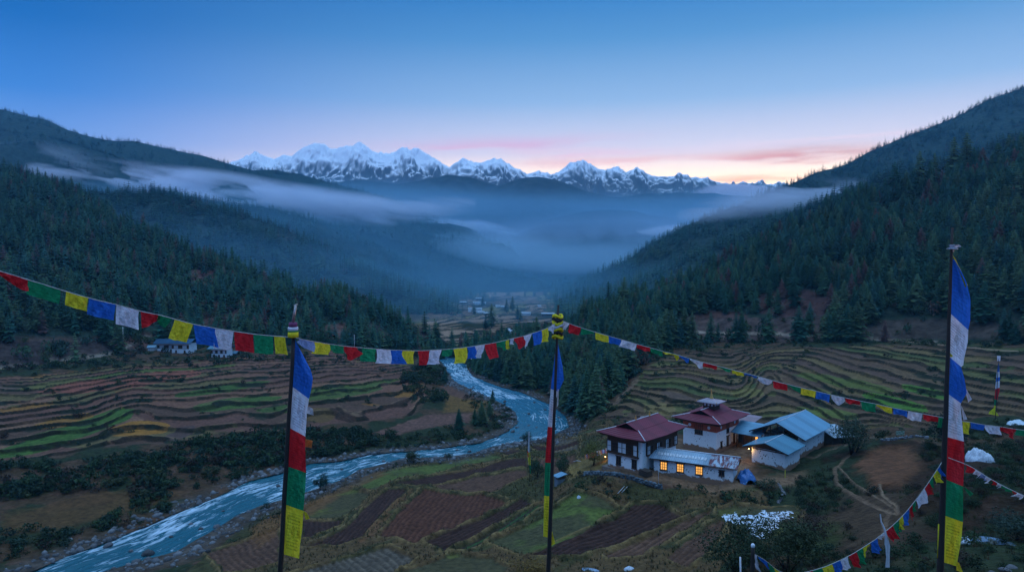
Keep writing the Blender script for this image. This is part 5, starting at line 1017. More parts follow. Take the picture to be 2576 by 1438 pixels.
b.box(.08, .2, H - .35, .34, Ly - .2, H - .12); b.box(3, .2, H - .35, 3.25, Ly - .2, H - .12); b.build('truss', M_WOOD, b1)
MB().box(.7, .7, H - 2.3, Lx - .7, Ly - .7, H - 2.15).build('loft_floor', M_PLANK, b1)
# ---- annex with small blue roof
P = atZ(1975, 1181, -41.9); Ly = reach(P, YH, 1891); Lx = reach(P, XH, 2012); H = atY(1975, 1139, P.y).z - P.z
a1 = frame('barn_annex', P, TH, 'low whitewashed stone annex with a small teal sheet roof, yellow lamplight at one corner', 'outbuilding')
MB().box(0, 0, -2.5, Lx, Ly, H).build('wall', M_RUBBLE, a1); gable_roof(a1, -1.1, -1.0, Lx + .6, Ly + 1.6, H + .1, H + 1.55, M_TEAL)
b = MB(); b.add([(.02, .0, H), (.02, Ly, H), (.02, Ly / 2 + .3, H + 1.3)], [(0, 2, 1)]); b.box(-.02, .1, H - .3, .16, Ly - .1, H - .06); b.build('gable_end', M_WOOD, a1)
def lamp(name, p, lab, power, col=(1, .55, .16), r=.09, par=None):
    t = empty(name, p, lab, 'lamp'); b = MB(); b.lathe([(0, -.12), (r, -.06), (r, .06), (0, .13)], n=10); o = b.build('bulb', mat('lamp_bulb', col=(1, .7, .3), var=0, emit=(1, .6, .2), estr=8), t)
    MB().lathe([(.03, .13), (.16, .10), (.02, .20)], n=10).build('lamp_shade', M_WOOD, t)
    MB().tube([(0, 0, .19), (.0, 0, .5)], .012, 5).build('cable', M_BLACK, t)
    ld = bpy.data.lights.new(name + '_light', 'POINT'); ld.energy = power; ld.color = col; ld.shadow_soft_size = .12; l = bpy.data.objects.new(name + '_light', ld); COL.objects.link(l); l.parent = t; l.location = (0, 0, -.25)
    return t
pp = P + YH * (Ly + .5) + XH * -.35 + Vector((0, 0, H - .45)); lamp('outdoor_lamp', pp, 'glowing bulb under the eaves at the corner of the low stone annex', 45)
# ---- linking porch between tower and barn
P = atZ(1911, 1130, -41.9); Ly = reach(P, YH, 1852); H = 3.1
k1 = frame('porch_building', P, TH, 'dark open-fronted porch building with a pale blue lean-to roof between tower and barn', 'outbuilding')
b = MB(); b.box(3.0, 0, -1.5, 3.4, Ly, H + .9); b.box(0, -.25, -1.5, 3.0, 0, H + .3); b.build('wall', M_PLANK, k1)
roof_mesh(k1, 'roof', [[(-1.3, -.6, H), (-1.3, Ly + .8, H), (4.2, Ly + .8, H + 1.7), (4.2, -.6, H + 1.7)]], .09, M_BLUE)
for k in range(4): MB().box(-.1, Ly * k / 3.2 + .1, -1.0, .08, Ly * k / 3.2 + .28, H + .3).build('post', M_WOOD, k1)
window(k1, 'x', Ly * .30, 1.15, 1.3, 1.0, lit=True, nx=2, nz=1, at=3.0, lintel=False)
lamp('porch_lamp', P + XH * 1.6 + YH * Ly * .35 + Vector((0, 0, H - .35)), 'warm bulb hanging inside the porch between tower and barn', 30)
# ---- small roofed building behind the tower
P = atZ(1884, 1105, -41.6); k2 = frame('rear_building', P, TH, 'small dark building with a pinkish-grey roof glimpsed behind the temple tower', 'outbuilding')
H = atY(1884, 1064, P.y).z - P.z
MB().box(0, 0, -1.5, 4, 5, H).build('wall', M_WOOD, k2); roof_mesh(k2, 'roof', [[(-1, -1, H), (-1, 6, H), (5, 6, H + .9), (5, -1, H + .9)]], .09, sheet_metal('greyed_red_roof', (.24, .17, .20), (.2, .08, .08), .6))
# ---- timber shed right of the barn
P = atY(2094, 1127, 152); th3 = radians(14); xh, yh = ax(th3); Lx = reach(P, xh, 2135)
s1 = frame('timber_shed', P, th3, 'weathered plank shed with a pale sheet roof behind the dark willow', 'shed')
MB().box(0, 0, -1.5, Lx, 4.5, 2.7).build('wall', M_PLANK, s1); MB().box(Lx * .55, -.06, 0, Lx * .55 + 1.1, -.004, 2.1).build('door', M_BLACK, s1)
roof_mesh(s1, 'roof', [[(-.6, -1.2, 2.75), (Lx + .8, -1.2, 2.6), (Lx + .8, 5.2, 4.0), (-.6, 5.2, 4.1)]], .08, M_PALE)
# ---- little hut in the fields
P = atZ(1405.6, 1220, -44.5); P.z = ground_at(1405, 1219).z - .1; th4 = radians(35); xh, yh = ax(th4)
u1 = frame('field_hut', ground_at(1405.6, 1219), th4, 'tiny grey hut with a pale sheet roof beside a round green bush', 'hut')
MB().box(0, 0, -.6, 1.9, 1.25, 1.7).build('wall', mat('grey_boards', col=(.17, .21, .25), var=.3, scale=3), u1); MB().box(-.02, -.02, 1.15, 1.92, .6, 1.70).build('upper_panel', M_PLANK, u1)
roof_mesh(u1, 'roof', [[(-.35, -.3, 1.80), (2.3, -.3, 2.15), (2.3, 1.7, 2.15), (-.35, 1.7, 1.80)]], .07, M_BLUE)
# ---- farmhouses across the river
M_DULL = sheet_metal('dull_blue_roof', (.035, .09, .16), (.06, .12, .17), .6, .85)
M_DULL.node_tree.nodes['Principled BSDF'].inputs['Specular IOR Level'].default_value = .05
def farmhouse(u, v, L, W, H, th, roofm, lab, cat='farmhouse', nwin=3, p=None):
    p = p or ground_at(u, v); t = frame('farmhouse', p - Vector((0, 0, .2)), th, lab, cat)
    b = MB(); b.box(-L / 2, 0, -1.5, L / 2, W, H); b.build('wall', M_WASH, t)
    MB().box(-L / 2 - .02, -.05, H * .52, L / 2 + .02, -.004, H * .9).build('timber_gallery', M_WOOD, t)
    for k in range(nwin):
        s = -L / 2 + L * (k + .5) / nwin; w = MB(); w.box(s - L / nwin * .24, -.11, H * .56, s + L / nwin * .24, -.052, H * .86); w.build('white_panel', M_PANEL, t)
        w = MB(); w.box(s - .45, -.06, H * .1, s + .45, -.004, H * .38); w.build('window', M_WOOD, t)
    r = roof_mesh(t, 'roof', [[(-L / 2 - 1.5, -1.6, H + .4), (L / 2 + 1.5, -1.6, H + .4), (L / 2 + 1.2, W / 2, H + 2.3), (-L / 2 - 1.2, W / 2, H + 2.3)], [(L / 2 + 1.5, W + 1.6, H + .4), (-L / 2 - 1.5, W + 1.6, H + .4), (-L / 2 - 1.2, W / 2, H + 2.3), (L / 2 + 1.2, W / 2, H + 2.3)]], .12, roofm); return t
farmhouse(420, 884, 8.5, 7, 4.2, radians(12), M_DULL, 'dark-fronted farmhouse with a blue sheet roof, first of the hamlet across the river', nwin=2)
farmhouse(456, 887, 9, 7, 5.0, radians(-6), M_DULL, 'white-walled farmhouse with a blue sheet roof above the upper terraces', nwin=2)
farmhouse(553, 899, 7.5, 6, 4.2, radians(-4), M_TEAL, 'small white farmhouse with a teal roof standing alone on the terrace edge', nwin=3)
def small_hut(name, u, v, L, W, H, th, roofm, lab, cat, wall=None, p=None, group=None):
    p = p or ground_at(u, v); t = frame(name, p - Vector((0, 0, .2)), th, lab, cat, group); MB().box(-L / 2, 0, -1.5, L / 2, W, H).build('wall', wall or M_WASH, t)
    roof_mesh(t, 'roof', [[(-L / 2 - .5, -.6, H), (L / 2 + .5, -.6, H), (L / 2 + .5, W / 2, H + 1), (-L / 2 - .5, W / 2, H + 1)], [(L / 2 + .5, W + .6, H), (-L / 2 - .5, W + .6, H), (-L / 2 - .5, W / 2, H + 1), (L / 2 + .5, W / 2, H + 1)]], .1, roofm); return t
small_hut('shed', 383, 880, 3.4, 3, 2.0, .2, M_BLUE, 'little shed with a bright blue roof beside the hamlet across the river', 'shed')
small_hut('shed', 584, 893, 4.0, 3, 1.4, -.1, M_TEAL, 'low shelter under turquoise sheeting beside the lone white farmhouse', 'shed', M_PLANK)
M_TIN = mat('bright_tin', col=(.36, .40, .44), rough=.35, var=.2, scale=.4)
VL = [(1167, 762, 9, 'far valley house at the upper left of the hamlet, thin bright roof'), (1203, 765, 12, 'far valley house with a broad bright roof in the row below the wood'), (1212, 764, 9, 'small pale house touching the broad-roofed one in the far valley'), (1208, 753, 11, 'highest pale house of the far valley hamlet'), (1196, 784, 15, 'long white-roofed house with a dark wall in the middle of the far fields'), (1207, 788, 8, 'small white house just below the long white-roofed one'), (1230, 792, 9, 'pale slanting roof on the terrace edge in the far fields'), (1254, 771, 5, 'white hut by the far line of trees'), (1265, 773, 5, 'second smaller white hut by the far line of trees'), (1381, 793, 13, 'bright roof behind the middle banner pole on the far valley side'), (1322, 790, 10, 'hazy white house between dark trees on the far side'), (1298, 838, 9.5, 'white-roofed house with dark walls at the near end of the far valley'), (1281, 830, 2.2, 'tiny white shrine-like hut beside the near white-roofed valley house'), (1358, 771, 4, 'pale speck of a house on the edge of the far right wood'), (1281, 886, 5, 'pale sheet-roofed hut in the trees above the river bend')]
for k, (u, v, L, lab) in enumerate(VL):
    small_hut('valley_house', u, v, L, min(6, L * .6), max(2.0, L * .25), (k * .37) % .6 - .3, M_TIN, lab, 'house', M_WASH if k % 3 else M_PLANK)
# ---- lamplit line of cloths by the willow
p0 = ground_at(1511.7, 1162); t = empty('lean_to', p0, 'low cloth-draped lean-to lit orange beside the white house wall', 'shelter')
b = MB(); b.box(-.05, -.05, -.3, .05, .05, 2.0); b.build('post', mat('pale_post', col=(.5, .36, .2), var=.2), t)
W1 = atY(1472, 1146, p0.y) - p0; W2 = atY(1530, 1130, p0.y + .2) - p0; r_ = np.random.RandomState(4)
nx = 26; V = []; 
for i in range(nx):
    f = i / (nx - 1); q = W1.lerp(W2, f)
    for j in range(5): g_ = j / 4; V.append((q.x + .1 * r_.randn(), q.y - .2 + 1.4 * g_, q.z - .55 * (1 - g_) * (.6 + .8 * r_.rand()) + .05 * r_.randn()))
cc = np.repeat(np.array([(.5, .12, .06), (.6, .6, .65), (.08, .14, .35), (.55, .25, .10), (.6, .5, .4)])[r_.randint(0, 5, nx)], 5, 0)
mesh_np('cloth', V, grid_faces(nx, 5), mat('faded_cloth', attr=True, rough=.9, var=.2, trans=.3), t, col=cc)
lamp('yard_lamp', p0 + Vector((1.1, 1.0, 1.25)), 'orange bulb glowing under the cloth lean-to beside the white house', 22)
# ================================================================== WALLS, SHEETING, BOARDS
def near_z(x, y):
    j = abs(GX[0] - x).argmin(); ye, ze = GY[0, j], GZ[0, j]; return -1.75 + (ze + 1.75) * min(max((y - 1.5) / (ye - 1.5), 0), 1)
M_STONE = mat('dry_stone', attr=True, rough=.95, var=.45, scale=3, bump=.08, bscale=6)
def stone_wall(name, pts, h, w, lab, colr=(.13, .13, .13), seed=0, cat='wall', lift=0):
    r = np.random.RandomState(seed); W = [ground_at(u, v) for u, v in pts]; VV = []; FF = []; base = 0; cs = []
    for a, b in zip(W[:-1], W[1:]):
        L = (b - a).length; n = max(2, int(L / (w * .55)))
        for k in range(n):
            for lv in range(max(1, int(h / (w * .45)))):
                V, F = R_LO[r.randint(5)]; s = w * (.7 + .5 * r.rand()); p = a.lerp(b, (k + r.rand()) / n); q = r.rand() * 6
                X = V * s @ np.array([[cos(q), -sin(q), 0], [sin(q), cos(q), 0], [0, 0, 1]]) + [p.x + (r.rand() - .5) * w * .4, p.y + (r.rand() - .5) * w * .4, p.z + lift + lv * w * .42 + .1]
                VV.append(X); FF.append(F + base); base += len(V); cs.append(np.repeat(np.array([colr]) * (.5 + r.rand()), len(V), 0))
    o = mesh_np(name, np.vstack(VV), np.vstack(FF), M_STONE, col=np.vstack(cs)); return tag(o, lab, cat)
stone_wall('stone_wall', [(1469, 1196), (1500, 1195), (1557, 1199), (1590, 1204), (1620, 1214), (1668, 1228)], 1.1, .7, 'collapsing dry-stone wall with blue-grey sheeting in front of the white house', (.10, .13, .15), 1)
stone_wall('stone_wall', [(2215, 1122), (2260, 1117), (2300, 1112), (2338, 1108)], .7, .6, 'low grey stone wall along the track above the bare brown mound', (.16, .17, .19), 2)
stone_wall('stone_wall', [(1960, 1215), (1975, 1240), (1960, 1262)], .5, .6, 'tumbled heap of grey stones down the bank below the annex', (.14, .14, .15), 3)
def tarp(name, u, v, sx, sy, h, col, lab, cat='tarpaulin', seed=0, p=None, gloss=.35, col2=None, amt=.5):
    """a crumpled sheet thrown over a heap"""
    r = np.random.RandomState(seed); p = p or ground_at(u, v); n = 34; g = np.linspace(-1, 1, n); X, Y = np.meshgrid(g, g); R = np.hypot(X, Y) * (1 + .25 * (vnoise(np.arctan2(Y, X) * 1.2 + seed, X * 0, seed) - .5))
    Z = h * np.clip(1 - R ** 2.2, 0, 1) ** .6 * (.6 + .7 * fbm(X * 2.2 + seed, Y * 2.2, 3, seed)) + h * .30 * (fbm(X * 6 + seed, Y * 6, 3, seed + 2, ridged=True) - .5) * (R < 1); k = np.where(R > 1, 1 / np.maximum(R, 1e-3), 1)
    V = np.stack([X * k * sx / 2, Y * k * sy / 2, Z - .05], -1).reshape(-1, 3)
    m = mat(name + '_sheet', col=col, rough=gloss, var=.25, scale=1.5, spec=.5, col2=col2, thr=(amt, amt + .05) if col2 else None)
    o = mesh_np(name, V, grid_faces(n, n), m, smooth=False); o.location = p; o.rotation_euler = (0, 0, r.rand() * 3); return tag(o, lab, cat)
tarp('tarpaulin', 1880, 1208, 4.2, 3.4, 1.9, (.02, .11, .32), 'crumpled glossy blue tarpaulin heaped at the end of the long low building', seed=3, col2=(.35, .5, .62), amt=.60)
tarp('tarpaulin', 2464, 1158, 4.2, 3.2, 2.1, (.55, .60, .66), 'crumpled white sheet over a heap to the side of the tallest banner pole', seed=4, col2=(.2, .28, .2), amt=.64, gloss=.7)
tarp('tarpaulin', 2560, 1066, 6.0, 3.5, .9, (.50, .58, .64), 'flat pale sheeting on the hillside below the small distant banner pole', seed=5, gloss=.6)
tarp('tarpaulin', 2500, 1352, 4.2, 1.6, .5, (.08, .16, .26), 'dull blue sheet half hidden in the scrub right of the tallest pole', seed=6, col2=(.02, .04, .03), amt=.52)
tarp('tarpaulin', 2432, 1362, 1.6, 1.4, .7, (.42, .48, .54), 'grey-white rag heap at the foot of the tallest banner pole', seed=7, col2=(.1, .12, .12), amt=.55)
tarp('tarpaulin', 1490, 1432, 3.2, 1.4, .35, (.22, .30, .40), 'pale blue torn sheeting on the bank between two fields at the bottom edge', seed=8, col2=(.03, .04, .03), amt=.5)
tarp('tarpaulin', 1586, 1430, 1.6, 1.0, .45, (.50, .56, .64), 'small bright crumpled sheet beside the torn blue sheeting', seed=9, gloss=.6)
tarp('cloth_bundle', 1457, 1248, .9, .7, .5, (.45, .52, .60), 'small pale bundle of cloth at the corner of the green field', 'cloth', seed=10, gloss=.8)
for k, (u, v) in enumerate([(2470, 1425), (2500, 1418), (2530, 1412), (2545, 1404), (2455, 1430)]):
    o = rock_meshes[k % 4].copy(); o.name = 'stone'; COL.objects.link(o); o.location = ground_at(u, v) + Vector((0, 0, .1)); o.scale = (1.1, .8, .8); o.rotation_euler = (.2, .1, k); tag(o, 'blue-grey stone in the scrub at the bottom corner', 'stone', 'stones at the bottom corner')
p = ground_at(1632, 1192); b = MB(); r_ = np.random.RandomState(12)
for lv in range(5):
    for k in range(7 - lv % 2): b.tube([(-1.1 + .1 * r_.rand(), k * .24 + .12 * (lv % 2), .12 + lv * .21), (1.1 + .1 * r_.rand(), k * .24 + .12 * (lv % 2), .12 + lv * .21)], .11, 7)
o = b.build('log', mat('cut_logs', col=(.085, .060, .045), var=.5, scale=4)); o.name = 'firewood_heap'; o.location = p; o.rotation_euler = (0, 0, 2.2); tag(o, 'dark heap of firewood in the gap between the two-storey house and the low building', 'firewood')
# white plastic sheeting lying torn over the wet field
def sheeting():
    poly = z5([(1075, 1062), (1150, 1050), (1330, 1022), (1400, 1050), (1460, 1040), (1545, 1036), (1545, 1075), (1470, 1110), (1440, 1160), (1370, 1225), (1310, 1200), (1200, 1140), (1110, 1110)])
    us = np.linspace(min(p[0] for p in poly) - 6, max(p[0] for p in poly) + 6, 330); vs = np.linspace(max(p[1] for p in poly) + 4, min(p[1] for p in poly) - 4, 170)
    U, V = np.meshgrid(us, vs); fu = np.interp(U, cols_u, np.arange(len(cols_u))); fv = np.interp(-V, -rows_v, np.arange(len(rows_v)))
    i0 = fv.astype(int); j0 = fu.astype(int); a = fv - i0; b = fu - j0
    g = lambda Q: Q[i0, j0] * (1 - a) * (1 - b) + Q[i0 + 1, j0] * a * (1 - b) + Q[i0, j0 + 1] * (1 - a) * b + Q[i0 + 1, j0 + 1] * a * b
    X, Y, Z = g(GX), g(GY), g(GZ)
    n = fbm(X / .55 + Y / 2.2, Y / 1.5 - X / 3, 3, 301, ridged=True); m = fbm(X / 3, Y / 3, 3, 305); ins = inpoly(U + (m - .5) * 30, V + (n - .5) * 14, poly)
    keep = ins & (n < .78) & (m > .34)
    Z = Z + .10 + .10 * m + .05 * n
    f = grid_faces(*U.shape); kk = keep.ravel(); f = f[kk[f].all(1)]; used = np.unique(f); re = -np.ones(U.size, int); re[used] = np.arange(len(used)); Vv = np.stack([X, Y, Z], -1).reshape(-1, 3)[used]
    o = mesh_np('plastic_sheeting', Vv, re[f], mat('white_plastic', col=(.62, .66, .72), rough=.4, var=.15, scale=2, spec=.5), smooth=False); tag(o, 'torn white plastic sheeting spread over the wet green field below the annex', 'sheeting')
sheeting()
# board sign on the hillside
p = ground_at(2265, 1106); t = empty('board_sign', p, 'small green and white board on two posts beside the track', 'sign', rz=.1)
b = MB(); b.box(-.95, -.04, .35, .95, .03, 1.25); b.build('board', mat('green_board', col=(.08, .17, .09), var=.2, col2=(.42, .45, .40), thr=(.5, .54), scale=4, stretch=(.5, 1, 3)), t)
for s in (-.8, .8): MB().box(s - .05, .035, -.3, s + .05, .10, 1.1).build('post', M_POST, t)
p = ground_at(1656, 1222); MB_ = MB().tube([(0, 0, -.3), (.02, 0, 2.2), (-.02, 0, 4.6)], [.035, .03, .02], 6).build('thin_pole', M_CAP); MB_.location = p; tag(MB_, 'thin bare pole standing in the grass before the long low building', 'pole')
for k, (a_, b_, lab) in enumerate([((1556, 1238), (1572, 1220), 'pale crooked branch lying on the bank below the stone wall'), ((1566, 1236), (1580, 1222), 'second pale branch lying beside the first on the bank below the wall'), ((1462, 1158), (1442, 1163), 'white strip of cloth lying on the grass left of the willow')]):
    A = ground_at(*a_) + Vector((0, 0, .2)); B = ground_at(*b_) + Vector((0, 0, .35)); M_ = (A + B) / 2 + Vector((.15, 0, .12)); o = MB().tube([A, M_, B], [.05, .07, .03], 6).build('fallen_branch' if k < 2 else 'cloth_strip', M_CAP); tag(o, lab, 'branch' if k < 2 else 'cloth')
p = ground_at(1503 * 0 + 1898, 1215); p = ground_at(1977, 1200); o = MB().box(-.06, -.06, -.2, .06, .06, 1.5).build('yellow_post', mat('yellow_paint', col=(.55, .45, .05), var=.2)); o.location = p; tag(o, 'short yellow post in the yard below the annex', 'post')
# ================================================================== PRAYER FLAGS
def cloth_mat(name, col, pr):
    """thin printed cotton: weave, faded patches and a block print whose ink is only a little darker"""
    m = bpy.data.materials.new(name); m.use_nodes = True; nt = m.node_tree; N = nt.nodes; L = nt.links; b = N['Principled BSDF']; b.inputs['Roughness'].default_value = .9; b.inputs['Specular IOR Level'].default_value = .1
    uv = N.new('ShaderNodeUVMap'); n = N.new('ShaderNodeTexNoise'); n.inputs['Scale'].default_value = 5; n.inputs['Detail'].default_value = 5; L.new(uv.outputs[0], n.inputs[0])
    mr = N.new('ShaderNodeMapRange'); L.new(n.outputs[0], mr.inputs[0]); mr.inputs[1].default_value = .3; mr.inputs[2].default_value = .7; mr.inputs[3].default_value = .80; mr.inputs[4].default_value = 1.12
    sp = N.new('ShaderNodeSeparateXYZ'); L.new(uv.outputs[0], sp.inputs[0])
    def M(op, a, b_=None):
        q = N.new('ShaderNodeMath'); q.operation = op
        for i, x in enumerate((a, b_)):
            if x is None: continue
            if isinstance(x, (int, float)): q.inputs[i].default_value = x
            else: L.new(x, q.inputs[i])
        return q.outputs[0]
    dx = M('ABSOLUTE', M('SUBTRACT', sp.outputs[0], .5)); dy = M('ABSOLUTE', M('SUBTRACT', sp.outputs[1], .5)); r_ = M('POWER', M('ADD', M('POWER', dx, 2.0), M('POWER', dy, 2.0)), .5)
    lines = M('GREATER_THAN', M('SINE', M('MULTIPLY', sp.outputs[1], 95.0)), .1); n2 = N.new('ShaderNodeTexNoise'); n2.inputs['Scale'].default_value = 34; n2.inputs['Detail'].default_value = 3; L.new(uv.outputs[0], n2.inputs[0])
    glyph = M('MULTIPLY', lines, M('GREATER_THAN', n2.outputs[0], .47)); inside = M('MULTIPLY', M('LESS_THAN', dx, .36), M('LESS_THAN', dy, .38)); out = M('GREATER_THAN', r_, .16)
    fig = M('MULTIPLY', M('LESS_THAN', r_, .13), M('GREATER_THAN', n2.outputs[0], .46))
    ink = M('MAXIMUM', M('MULTIPLY', M('MULTIPLY', glyph, inside), out), fig); k = M('SUBTRACT', mr.outputs[0], M('MULTIPLY', ink, pr))
    sc = N.new('ShaderNodeVectorMath'); sc.operation = 'SCALE'; sc.inputs[0].default_value = col; L.new(k, sc.inputs['Scale']); L.new(sc.outputs[0], b.inputs['Base Color'])
    n4 = N.new('ShaderNodeTexNoise'); n4.inputs['Scale'].default_value = 6; n4.inputs['Detail'].default_value = 3; L.new(uv.outputs[0], n4.inputs[0]); bp = N.new('ShaderNodeBump'); bp.inputs['Distance'].default_value = .12; L.new(n4.outputs[0], bp.inputs['Height']); L.new(bp.outputs[0], b.inputs['Normal'])
    tr = N.new('ShaderNodeBsdfTranslucent'); L.new(sc.outputs[0], tr.inputs[0]); mx = N.new('ShaderNodeMixShader'); mx.inputs[0].default_value = .35; L.new(b.outputs[0], mx.inputs[1]); L.new(tr.outputs[0], mx.inputs[2]); L.new(mx.outputs[0], N['Material Output'].inputs[0]); return m
PC = {'b': (.030, .17, .62), 'w': (.80, .82, .90), 'r': (.66, .028, .038), 'g': (.018, .29, .125), 'y': (.92, .80, .05), 'o': (.75, .25, .08), 'l': (.30, .42, .70)}
CM = {k: cloth_mat('cotton_' + dict(b='blue', w='white', r='red', g='green', y='yellow', o='orange', l='washed_blue')[k], c, .38 if k in 'wyl' else .22) for k, c in PC.items()}
CNAME = dict(b='blue', w='white', r='red', g='green', y='yellow', o='orange', l='washed-out blue')
M_CORD = mat('cord', col=(.45, .44, .42), rough=.8, var=.2, scale=8)
def flag_string(lab, line, Yf, flags, cat='prayer flags', seed=0, hang=(0, 1.0), group=None, r=.008, sub=1):
    """line: picture points of the cord; Yf(u): distance; flags: (u0, u1, drop px, colour, shape)"""
    rs_ = np.random.RandomState(seed); us = [p[0] for p in line]; vs = [p[1] for p in line]; rev = us[0] > us[-1]
    L = sorted(line); ux = np.array([p[0] for p in L], float); vx = np.array([p[1] for p in L], float)
    uu_ = np.linspace(ux[0], ux[-1], 60); vline = lambda u: float(sum(w * np.interp(u + k * 9, ux, vx) for k, w in ((-1, .25), (0, .5), (1, .25))))
    pts = [atY(u, vline(u) if ux[0] + 9 < u < ux[-1] - 9 else np.interp(u, ux, vx), Yf(u)) for u in uu_]
    t = empty('prayer_flag_string', pts[0], lab, cat, group)
    b = MB(); b.tube([p - pts[0] for p in pts], r, 5); b.build('cord', M_CORD, t)
    for (u0, u1, drop, c, sh) in flags:
        nx, nz = 9, 8; V = []; UV = []; ph = rs_.rand() * 6; amp = .02 + .05 * rs_.rand(); sk = (rs_.rand() - .5) * .30; drop = drop * (.92 + .16 * rs_.rand())
        a = atY(u0, vline(u0), Yf(u0)); c1 = atY(u1, vline(u1), Yf(u1)); w = (c1 - a).length; k = drop * (Yf(u0) + Yf(u1)) / 2 / FPX
        hx, hz = hang; n_ = Vector((-(c1 - a).y, (c1 - a).x, 0)).normalized()
        for i in range(nx):
            f = i / (nx - 1); top = a.lerp(c1, f)
            for j in range(nz):
                g = j / (nz - 1); d = k * g; x = 0
                if sh == 't': d *= (1 - .75 * abs(f - .85) / .85)          # wind has folded it to a point
                if sh == 'l': d *= (1 - .75 * f)
                if sh == 'u': d *= (1 - (2 * f - 1) ** 2 * .55)
                if sh == 'n': f2 = f
                xx = sk * k * g + hx * d; 
                if sh == 'f': xx += -(f - .2) * w * .5 * g
                if sh == 's': xx += -.28 * k * g
                q = top + Vector((xx, 0, -d * hz)) + n_ * (amp * (sin(ph + f * 7 + g * 3.1) + .6 * sin(ph * 2 + f * 13 - g * 4)) * (.25 + g) + .05 * g * g * sin(ph * 3 + f * 2.2))
                V.append(q - pts[0]); UV.append((f, 1 - g))
        mesh_np('flag', V, grid_faces(nx, nz), CM[c], t, uv=UV, smooth=True)['label'] = CNAME[c] + (' flag folded over by the wind' if sh in 'tfl' else ' square cotton flag')
    return t
def lin(u0, y0, u1, y1): return lambda u: y0 + (y1 - y0) * (u - u0) / (u1 - u0)
YL, YM, YR = 12.0, 24.0, 19.0
fA = lin(0, 9.7, 735, YL); fB = lin(735, YL, 1405, YM); fC = lin(1405, YM, 2372, YR)
flag_string('line of larger prayer flags sloping down to the drum-topped banner pole', [(-260, 600), (-120, 640), (0, 682), (75, 705), (160, 731), (225, 750), (300, 768), (355, 783), (410, 794), (435, 801), (485, 815), (540, 825), (590, 833), (635, 840), (690, 845), (736, 848)], fA,
            [(-230, -160, 40, 'w', 'n'), (-155, -85, 40, 'b', 'n'), (-80, -8, 44, 'y', 'n'), (-4, 72, 30, 'r', 't'), (70, 152, 38, 'g', 'n'), (166, 221, 34, 'y', 'n'), (224, 291, 44, 'b', 'n'), (294, 350, 47, 'w', 'n'), (354, 402, 44, 'r', 'l'), (398, 432, 26, 'g', 'u'), (440, 486, 46, 'y', 's'), (487, 541, 50, 'b', 'n'), (542, 588, 48, 'w', 'n'), (590, 637, 50, 'r', 'n'), (638, 686, 45, 'g', 'n'), (690, 718, 45, 'y', 'n')], seed=1)
flag_string('sagging line of small prayer flags strung between the drum-topped and middle poles', [(740, 848), (755, 852), (790, 859), (828, 865), (865, 870), (905, 874), (944, 877), (983, 880), (1014, 881), (1051, 882), (1079, 881), (1111, 879), (1140, 877), (1174, 873), (1194, 870), (1219, 866), (1249, 861), (1273, 855), (1293, 850), (1318, 845), (1338, 838), (1362, 831), (1378, 824), (1398, 814), (1405, 806)], fB,
            [(752, 789, 30, 'l', 't'), (791, 828, 28, 'y', 'n'), (829, 865, 20, 'g', 'n'), (868, 902, 33, 'r', 'u'), (910, 944, 36, 'g', 'n'), (947, 982, 38, 'w', 'n'), (984, 1014, 37, 'b', 'n'), (1015, 1044, 35, 'y', 's'), (1051, 1079, 37, 'r', 'n'), (1080, 1110, 35, 'w', 'n'), (1112, 1139, 17, 'g', 'n'), (1141, 1174, 36, 'y', 'n'), (1175, 1194, 32, 'b', 'n'), (1195, 1219, 36, 'w', 's'), (1220, 1248, 35, 'r', 'n'), (1249, 1272, 28, 'g', 't'), (1273, 1281, 25, 'y', 'n'), (1284, 1293, 14, 'w', 'n'), (1293, 1318, 30, 'r', 'u'), (1317, 1338, 32, 'w', 'f'), (1339, 1362, 32, 'b', 'n'), (1363, 1378, 32, 'y', 'n'), (1380, 1400, 30, 'w', 't')], seed=2)
cl = [(1405, 804), (1415, 806), (1433, 814), (1462, 824), (1497, 835), (1531, 844.5), (1563, 853.6), (1602, 865), (1636, 874), (1666, 883), (1700, 891), (1734, 901), (1768, 911), (1804, 919.7), (1839, 929), (1871, 937), (1907, 946), (1944, 957), (1980, 966), (2016, 975), (2053, 983), (2089, 992), (2126, 1000), (2164, 1008), (2202, 1015), (2245, 1025), (2283, 1033), (2321, 1040), (2361, 1048), (2374, 1050)]
flag_string('long line of small prayer flags descending from the middle pole over the monastery', cl, fC,
            [(1412, 1433, 16, 'w', 'f'), (1434, 1462, 20, 'r', 's'), (1463, 1496, 18, 'g', 'l'), (1498, 1531, 18, 'y', 'n'), (1532, 1562, 17, 'b', 'n'), (1564, 1602, 18, 'w', 's'), (1603, 1636, 11, 'r', 'n'), (1637, 1666, 13, 'g', 'n'), (1667, 1697, 4, 'y', 'n'), (1698, 1708, 15, 'y', 'u'), (1708, 1734, 13, 'b', 't'), (1736, 1768, 18, 'w', 't'), (1770, 1804, 10, 'r', 'n'), (1806, 1838, 8, 'g', 't'), (1841, 1870, 10, 'y', 'n'), (1873, 1905, 5, 'b', 'n'), (1908, 1943, 16, 'w', 'u'), (1945, 1980, 17, 'r', 'n'), (1982, 2014, 16, 'g', 't'), (2016, 2052, 18, 'y', 'n'), (2054, 2088, 17, 'b', 'n'), (2091, 2124, 23, 'w', 'u'), (2127, 2163, 11, 'r', 'n'), (2167, 2202, 20, 'g', 'n'), (2205, 2244, 18, 'y', 't'), (2247, 2282, 13, 'b', 'n'), (2285, 2320, 20, 'w', 'n'), (2323, 2360, 14, 'r', 'n'), (2362, 2372, 24, 'g', 'n')], seed=3, r=.010)
